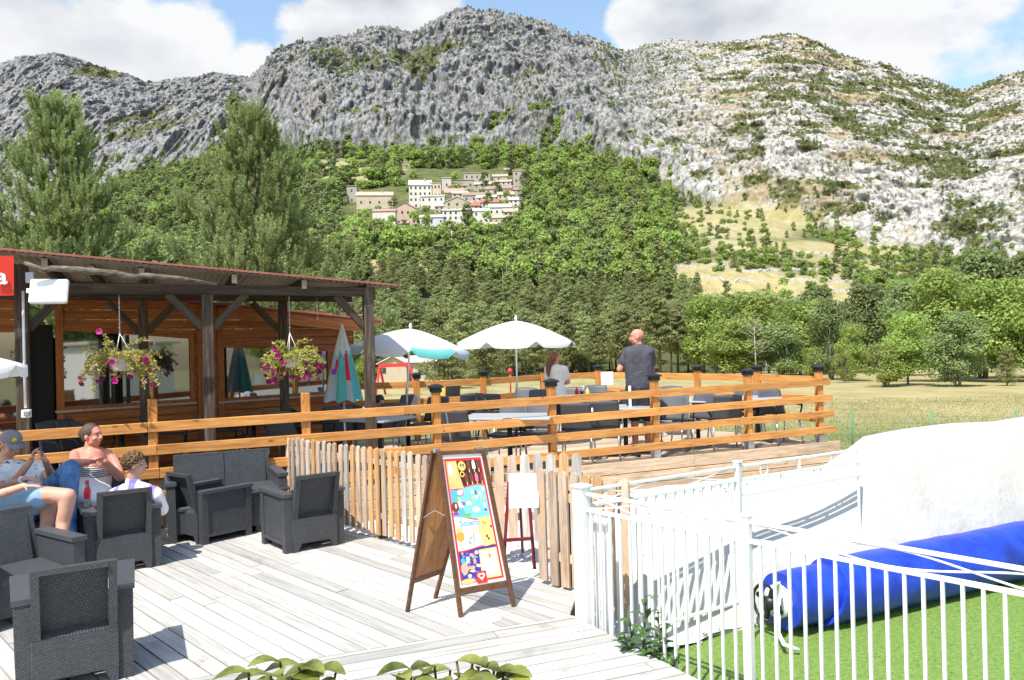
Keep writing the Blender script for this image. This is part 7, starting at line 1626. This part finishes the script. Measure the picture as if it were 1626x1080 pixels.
def house(x0, x1, ytop, yb, roof, wall, rf, rows, cols, label, dD=0.0, gh=.28, depth=.75, yaw=0.0, name='house', shed=0.0):
    pc_ = (x0 + x1) / 2; D = hill_D(pc_, yb) + dD; w = (x1 - x0) / F * D; c = at(pc_, yb, D); hh_ = z_at(pc_, ytop, D) - c.z; r = empty(name, (c.x, c.y, c.z - .2), label=label, cat='house' if name == 'house' else name.split('_')[-1], group=GV if name == 'house' else None); r.rotation_euler = (0, 0, yaw); d = w * depth
    q = MB(); eh = hh_ * (1 - gh) if roof != 'flat' else hh_; q.box((0, d / 2, eh / 2 - 1.5), (w, d, eh + 3)); 
    if roof == 'gable': q.prism([(-w / 2, 0, eh), (w / 2, 0, eh), (0, 0, hh_)], (0, d, 0))
    if roof == 'side': q.prism([(-w / 2, 0, eh), (-w / 2, d / 2, hh_), (-w / 2, d, eh)], (w, 0, 0))
    q.build('wall', Mw[wall], r); q = MB(); e = .35; t = .3
    if roof == 'gable':
        for s in (-1, 1): q.prism([(s * (w / 2 + e), -e, eh - .15), (0, -e, hh_ + .1), (0, -e, hh_ + .1 + t), (s * (w / 2 + e), -e, eh - .15 + t)][::s], (0, d + 2 * e, 0))
    elif roof == 'side':
        for s in (0, 1): y0_, y1_ = (-e, d / 2) if s == 0 else (d / 2, d + e); z0_, z1_ = (eh - .15, hh_ + .1) if s == 0 else (hh_ + .1, eh - .15); q.prism([(-w / 2 - e, y0_, z0_), (-w / 2 - e, y1_, z1_), (-w / 2 - e, y1_, z1_ + t), (-w / 2 - e, y0_, z0_ + t)], (w + 2 * e, 0, 0))
    elif roof == 'shed': q.prism([(-w / 2 - e, -e, eh), (-w / 2 - e, d + e, hh_), (-w / 2 - e, d + e, hh_ + t), (-w / 2 - e, -e, eh + t)], (w + 2 * e, 0, 0))
    else: q.box((0, d / 2, eh + .12), (w + .5, d + .5, .3))
    q.build('roof', Mr[rf], r); rg2 = random.Random(int(x0 * 7 + yb)); wsrc = None
    for i in range(rows):
        for j in range(cols):
            if rg2.random() < .10: continue
            ww = min(.95, w / cols * .4); wh = min(1.4, eh / max(rows, 1) * .5); x = -w / 2 + w * (j + .5) / cols + rg2.uniform(-.1, .1); z = eh * (i + .55) / rows
            if wsrc is None: q = MB(); q.box((0, 0, 0), (ww, .16, wh)); wo = q.build('window', M_win, r); wsrc = wo
            else: wo = wsrc.copy(); COL.objects.link(wo)
            wo.location = (x, -.02, z)
    if w > 7 and roof in ('side', 'gable') and rg2.random() < .8: q = MB(); q.box((w * .2, d * .4, hh_ + .3), (.7, .7, 1.6)); q.build('chimney', Mw['stone'], r)
    return r
house(551, 567, 293, 326, 'shed', 'stone', 'tan', 2, 1, 'square stone church tower at the left end of the village', 4, .06, .9, name='church_tower')
house(567, 624, 303, 334, 'side', 'cream', 'tan', 1, 4, 'long cream stone church nave right of its tower', 2, .22, .35, .12, name='village_church')
house(592, 628, 331, 366, 'side', 'white', 'pink', 1, 1, 'tall blank white wall building below the church', -4, .10, .5)
house(625, 662, 321, 358, 'gable', 'peach', 'pink', 2, 4, 'peach gabled hall right of the blank white building', -3, .26, 1.1, .25)
house(586, 622, 356, 373, 'flat', 'grey', 'grey', 1, 1, 'grey stone terrace wall under the blank white building', -10, .1, .3)
house(650, 686, 284, 331, 'side', 'white', 'grey', 4, 5, 'tallest white building of the village with five rows of windows', 0, .2, .6, .1); house(683, 701, 290, 330, 'flat', 'cream', 'tan', 3, 3, 'cream side wing of the tallest white building', 2, .1, .8)
house(702, 717, 280, 306, 'shed', 'grey', 'pale', 1, 1, 'narrow pale tower house right of the tallest building', 3, .08, .9); house(706, 737, 297, 311, 'side', 'stone', 'pink', 1, 2, 'low house with a wide pink roof in the middle of the village', 2, .6, .8)
house(722, 752, 283, 304, 'shed', 'stone', 'grey', 1, 3, 'grey stone house behind the pink roofed one', 8, .12, .7); house(737, 779, 270, 300, 'shed', 'stone', 'tan', 2, 5, 'high stone house with a long tan roof at the top of the village', 12, .14, .5); house(778, 806, 275, 298, 'side', 'stone', 'tan', 2, 3, 'stone house right of the high long one', 10, .2, .7)
house(800, 814, 262, 279, 'shed', 'grey', 'tan', 1, 1, 'small grey house alone at the very top of the village', 20, .15, .8); house(815, 835, 266, 303, 'shed', 'stone', 'tan', 3, 2, 'tall narrow stone house at the right end of the village', 8, .12, .8)
house(770, 813, 293, 318, 'side', 'stone', 'brown', 2, 4, 'broad stone house with a brown roof on the right of the village', 3, .25, .6, -.1); house(735, 770, 304, 322, 'side', 'stone', 'brown', 1, 3, 'brown roofed stone house left of the broad one', 0, .3, .6); house(706, 746, 312, 336, 'gable', 'cream', 'pale', 2, 3, 'cream gabled house in the centre of the village', -2, .35, .9, .2)
house(668, 706, 308, 334, 'side', 'white', 'grey', 2, 4, 'white house between the tallest building and the cream gable', -2, .12, .6); house(703, 754, 330, 358, 'side', 'white', 'grey', 3, 6, 'long white terraced house along the foot of the village', -4, .12, .4); house(667, 704, 340, 361, 'side', 'blue', 'pale', 1, 5, 'low bluish white house at the foot of the village', -5, .2, .5)
house(740, 762, 320, 334, 'side', 'stone', 'red', 1, 2, 'small house with a bright red roof above the long white one', -1, .45, .7); house(764, 792, 315, 330, 'side', 'white', 'red', 1, 3, 'white house with a dull red roof right of the bright red one', -1, .4, .6); house(752, 777, 330, 357, 'side', 'white', 'pale', 2, 3, 'white house at the right end of the long terraced one', -5, .15, .6)
house(776, 812, 322, 344, 'side', 'white', 'grey', 1, 4, 'white house with grey roof at the right foot of the village', -3, .3, .6); house(782, 807, 341, 358, 'side', 'cream', 'tan', 1, 2, 'cream house lowest at the right of the village', -6, .25, .7); house(842, 869, 348, 363, 'side', 'white', 'pale', 1, 3, 'lone white house among the trees right of the village', -4, .45, .7)
house(905, 931, 374, 381, 'side', 'white', 'pale', 1, 2, 'pale roof of a house sunk among the trees far right of the village', -4, .6, .6); house(555, 592, 370, 388, 'gable', 'grey', 'pale', 1, 2, 'ruined pale stone house below the church', -6, .5, .7, .3); house(693, 714, 383, 398, 'gable', 'white', 'pale', 1, 1, 'tiny white gabled house on the slope below the village', -5, .4, .7)
house(641, 656, 256, 267, 'flat', 'stone', 'grey', 0, 0, 'small stone ruin above the village at the foot of the cliff', 0, .1, .8); house(243, 276, 377, 390, 'side', 'grey', 'brown', 1, 5, 'long low grey house seen between the two big pines', -4, .3, .4); house(318, 346, 352, 366, 'side', 'white', 'tan', 1, 3, 'white house glimpsed through the left of the open pine', -4, .35, .5)
house(380, 402, 362, 378, 'side', 'white', 'tan', 1, 2, 'white house hidden behind the middle of the open pine', -4, .35, .5); house(500, 516, 344, 362, 'gable', 'grey', 'tan', 1, 1, 'grey gable glimpsed at the right of the open pine', -4, .35, .5); house(520, 545, 352, 366, 'side', 'grey', 'tan', 1, 2, 'low grey house left of the church', -4, .35, .5)
for i, (x0, x1, yt, yb, wl, rf, lb) in enumerate([(752, 780, 287, 304, 'stone', 'tan', 'stone house wedged below the high long one'), (790, 816, 303, 322, 'cream', 'tan', 'cream house under the brown roofed broad one'), (718, 744, 302, 318, 'grey', 'tan', 'grey house just right of the pink roof'), (756, 788, 308, 324, 'grey', 'pale', 'grey house in the tight cluster above the red roofs'),
    (812, 836, 296, 312, 'stone', 'brown', 'stone house stepping down from the tall right hand one'), (664, 690, 300, 318, 'cream', 'tan', 'cream annex in front of the tallest white building'), (745, 768, 340, 358, 'cream', 'pink', 'cream house with faded pink roof in the lowest row'), (800, 822, 330, 349, 'stone', 'tan', 'stone house at the lower right corner of the village'), (716, 742, 290, 305, 'stone', 'brown', 'stone house behind the narrow pale tower house'), (788, 812, 284, 298, 'grey', 'tan', 'grey house just under the top row at the right'), (744, 766, 280, 294, 'cream', 'tan', 'cream front set into the high long house'), (730, 752, 318, 332, 'white', 'tan', 'white house squeezed right of the cream gable'), (690, 712, 322, 338, 'stone', 'grey', 'stone house left of the cream gable'), (626, 648, 350, 364, 'stone', 'tan', 'low stone outbuilding under the peach hall'), (808, 830, 312, 328, 'white', 'pale', 'white house stepping down at the right end'), (768, 790, 352, 364, 'white', 'tan', 'small white house lowest under the terraced row')]): house(x0, x1, yt, yb, 'side', wl, rf, 2, 3, lb, -1.5, .3, .7, .1 * (i % 3 - 1))
# dry stone terraces
M_dry = mat('dry_stone', (.50, .47, .42), .95, var=.3, scale=2, bump=.8, bscale=4, bdist=.2)
for i, (x0, x1, y) in enumerate([(1100, 1215, 447), (1240, 1365, 448), (1180, 1330, 432), (1060, 1110, 430), (1290, 1400, 462), (1250, 1330, 404)]):
    q = MB(); pp = []
    for px in np.linspace(x0, x1, 24): D = hill_D(px, y + 2 * math.sin(px / 30)); x = (px - CX) / F * D; pp.append(Vector((x, D, gz(x, D))))
    for a_, b_ in zip(pp[:-1], pp[1:]):
        if (b_ - a_).length < 14: q.beam(a_ + Vector((0, 0, .2)), b_ + Vector((0, 0, .2)), .7, 1.1 + .3 * math.sin(a_.x))
    q.build('terrace_wall', M_dry, label=['low dry stone terrace wall on the left of the meadow slope', 'low dry stone terrace wall on the right of the meadow slope', 'dry stone wall along the middle terrace', 'short dry stone wall at the left end above the wood', 'lowest dry stone wall right of the terraces', 'highest short dry stone wall on the slope'][i], cat='wall')
for px, y0_, y1_, lb in ((702, 398, 370, 'pale utility pole left of the other below the village'), (717, 400, 366, 'thicker utility pole right of the other below the village')):
    D = hill_D(px, y0_) - 3; a_ = at(px, y0_ + 3, D); b_ = at(px, y1_, D); q = MB(); q.tube([a_, b_], .22, 8); q.beam(b_ - Vector((1, 0, .6)), b_ + Vector((1, 0, -.6)), .15, .15); q.build('utility_pole', Mw['grey'], label=lb, cat='utility pole')
# bare pale snags in the wood and the dead crown in the broadleaf row
def snag(px, D, h, label, n=14, col=None, spread=.5, seed=1):
    rb = random.Random(seed); x = (px - CX) / F * D; b_ = Vector((x, D, gz(x, D))); q = MB(); top = b_ + Vector((rb.uniform(-.3, .3), 0, h)); q.tube([b_, b_.lerp(top, .5), top], [h * .016, h * .010, .02], 6)
    for i in range(n):
        s = b_.lerp(top, rb.uniform(.35, .97)); a = rb.uniform(0, 6.3); L = h * spread * rb.uniform(.2, .6); e = s + Vector((math.cos(a) * L, math.sin(a) * L, L * rb.uniform(.1, .9))); m_ = s.lerp(e, .5) + Vector((0, 0, .1)); q.tube([s, m_, e], [h * .006, h * .004, .008], 4)
        for k in range(4): e2 = m_.lerp(e, rb.random()); q.tube([e2, e2 + Vector((rb.uniform(-.5, .5), rb.uniform(-.3, .3), rb.uniform(0, .6))) * L * .6], [.012, .006], 3)
    q.build('dead_tree', mat('bare_wood', (.42, .38, .34), .9, var=.2) if 'bare_wood' not in bpy.data.materials else bpy.data.materials['bare_wood'], label=label, cat='dead tree')
snag(1200, 73.0, 5.6, 'bare grey dead tree in front of the bright green broadleaf row', 22, seed=4); snag(1213, 70, 1.5, 'short bare stump with broken twigs at the foot of the dead tree', 6, seed=6)
for i, (px, D) in enumerate(((800, 236), (808, 238), (816, 236), (790, 240))): snag(px, D, 9 + i, ['bare pale trunk second from the left in the wood below the village', 'thickest bare pale trunk in the wood below the village', 'rightmost bare pale trunk in the wood below the village', 'leftmost bare pale trunk in the wood below the village'][i], 6, spread=.2, seed=i)
# ------------------------------------------------------------------ things in the meadow
D = 100.; x0 = (600 - CX) / F * D; x1 = (690 - CX) / F * D; zb = gz(x0, D); fh = empty('field_house', ((x0 + x1) / 2, D, zb), label='small pale field house with dark shutters beyond the meadow, right of the pergola post', cat='house')
w = x1 - x0; q = MB(); yw = .0; q.box((x0 + w / 2, D + 2.2, zb + 1.15), (w, 4.4, 2.5)); q.prism([(x0, D, zb + 2.38), (x0 + w * .52, D, zb + 2.38), (x0 + w * .26, D, zb + 3.3)], (0, 4.4, 0)); q.build('wall', Mw['cream'], fh, world=True)
q = MB(); 
for s in ((x0 - .25, x0 + w * .26), (x0 + w * .53, x0 + w * .26)): q.prism([(s[0], D - .4, zb + 2.30), (s[1], D - .4, zb + 3.35), (s[1], D - .4, zb + 3.5), (s[0], D - .4, zb + 2.45)], (0, 5.2, 0))
q.prism([(x0 + w * .50, D - .4, zb + 2.45), (x1 + .3, D - .4, zb + 2.45), (x1 + .3, D + 2.2, zb + 3.2), (x0 + w * .50, D + 2.2, zb + 3.2)], (0, 0, .14)); q.build('roof', Mr['pale'], fh, world=True)
M_shut = mat('dark_green_shutter', (.02, .06, .05), .5)
for a_, b_, c_, d_ in ((.07, .13, 1.2, 1.9), (.50, .60, .0, 2.0), (.70, .87, .95, 2.0)): q = MB(); q.box((x0 + w * (a_ + b_) / 2, D - .03, zb + (c_ + d_) / 2), (w * (b_ - a_), .08, d_ - c_)); q.build('shutter', M_shut, fh, world=True)
sw = empty('swing_frame', (at(650, 600, 55)), label='red metal swing frame standing in the meadow before the field house', cat='swing'); M_sr = mat('red_frame_paint', (.60, .04, .04), .4)
a_, b_ = at(603, 581, 55), at(651, 579, 55); q = MB(); q.beam(a_, b_, .30, .26); q.build('cross_bar', M_sr, sw, world=True)
for e_, (px, py) in ((b_, (661, 628)), (b_, (645, 626)), (a_, (612, 626)), (a_, (596, 628))): gp = at(px, py, 55 + (3 if px in (645, 612) else -1.5)); gp.z = gz(gp.x, gp.y); q = MB(); q.tube([e_, gp], .09, 8); q.build('leg', M_sr, sw, world=True)
q = MB(); c_ = at(810, 590, 50); c_.z = gz(c_.x, 50) + .0; c2 = at(810, 589, 50); q.tube([c_, c2], .05, 6); ball(q, c2, .17, n=14); q.build('marker_ball', M_sr, label='red ball on a short post in the meadow left of the standing woman', cat='ball')
for px, py, m_, lb, h in ((700, 606, M_must, 'low yellow topped bin in the meadow behind the capped post', .5), (716, 604, M_black, 'dark domed bin in the meadow beside the yellow one', .7)):
    c_ = at(px, py, 30); gz_ = gz(c_.x, 30); q = MB(); q.lathe([(.001, gz_), (.34, gz_), (.36, c_.z - .12), (.30, c_.z), (.001, c_.z + .06)], (c_.x, c_.y, 0), 16); q.build('rubbish_bin', m_, label=lb, cat='bin')
# wire fence with green stakes across the near meadow
wf = empty('wire_fence', (5.5, 15.5, -.5), label='thin green wire mesh fence on green stakes across the meadow beyond the terrace', cat='wire fence'); M_gw = mat('green_wire', (.10, .22, .12), .5)
fa_, fb_ = at(1120, 690, 15.8), at(1760, 690, 13.6); fa_.z = fb_.z = 0; n_ = 70; L_ = (fb_ - fa_).length
zz0 = lambda p: gz(p.x, p.y)
for i in range(6): p = fa_.lerp(fb_, i / 5); b_ = Vector((p.x, p.y, zz0(p))); q = MB(); q.tube([b_, b_ + Vector((0, 0, 1.05))], .022, 8); q.build('stake', M_gw, wf, world=True)
q = MB()
for j in range(8): z = .08 + j * .12; q.tube([Vector((p.x, p.y, zz0(p) + z)) for p in (fa_.lerp(fb_, k / 12) for k in range(13))], .0022, 3, cap=False)
for i in range(int(L_ / .10)): p = fa_.lerp(fb_, i * .10 / L_); b_ = Vector((p.x, p.y, zz0(p) + .06)); q.tube([b_, b_ + Vector((0, 0, .88))], .0018, 3, cap=False)
q.build('mesh', M_gw, wf, world=True)
# dry grass tufts in the near meadow
lf = LF(); n = 52000; g = np.random.RandomState(8); D = 11.6 + 26 * g.uniform(size=n) ** 1.5; px = g.uniform(1050, 1720, n); k_ = g.uniform(size=n) < .12; px[k_] = g.uniform(540, 1100, k_.sum()); x = (px - CX) / F * D; ci = np.clip(((px + 560) / 2740 * (NC - 1)).astype(int), 1, NC - 2)
z = np.array([np.interp(D[i], Dm[:60, ci[i]], Zd[:60, ci[i]]) for i in range(n)]); hgt = g.uniform(.02, .06, n); c = np.stack([x, D, z + hgt * .45], -1); d = unit(np.stack([g.normal(size=n) * .35, g.normal(size=n) * .35, np.ones(n)], -1)); u = unit(np.stack([g.normal(size=n), g.normal(size=n), np.zeros(n)], -1)); lf.quads(c, d, u, hgt, np.full(n, .012) + .0004 * D)
go_ = lf.build('meadow_grass', mat('dry_grass_blades', (.14, .18, .05), .9, var=.3, scale=.8, col2=(.32, .29, .13))); tag(go_, 'short dry and green grass blades of the meadow', 'grass', kind='stuff')
# what stands behind the viewer and shows only in the window panes
mh = empty('mobile_home', (15, -5, -.42), label='long white mobile home behind the viewer, mirrored in the cabin windows', cat='mobile home'); rt = rotz(R(-52)); 
q = MB(); q.box((15, -5, 1.0), (9, 3, 2.6), rt, .05); q.build('wall', M_white, mh, world=True); q = MB(); q.box((15, -5, 2.38), (9.4, 3.4, .14), rt, .03); q.build('roof', Mr['pale'], mh, world=True)
for k in (-3, 0, 3): q = MB(); q.box(Vector((15, -5, 1.2)) + rt @ Vector((k, 1.52, 0)), (1.2, .06, .9), rt); q.build('window', M_win, mh, world=True)
for i, (x, y, k_) in enumerate(((24, -14, 'broadA'), (11, -15, 'broadB'), (30, -4, 'broadA'), (34, 6, 'broadB'))): o = copy_tree(made[k_]); o.location = (x, y, -.4); o.scale = (1, 1, 1); tag(o, ['tree behind the white mobile home', 'tree left of the white mobile home', 'tree right of the white mobile home', 'tree farthest right of the white mobile home'][i], 'tree', 'trees behind the viewer')
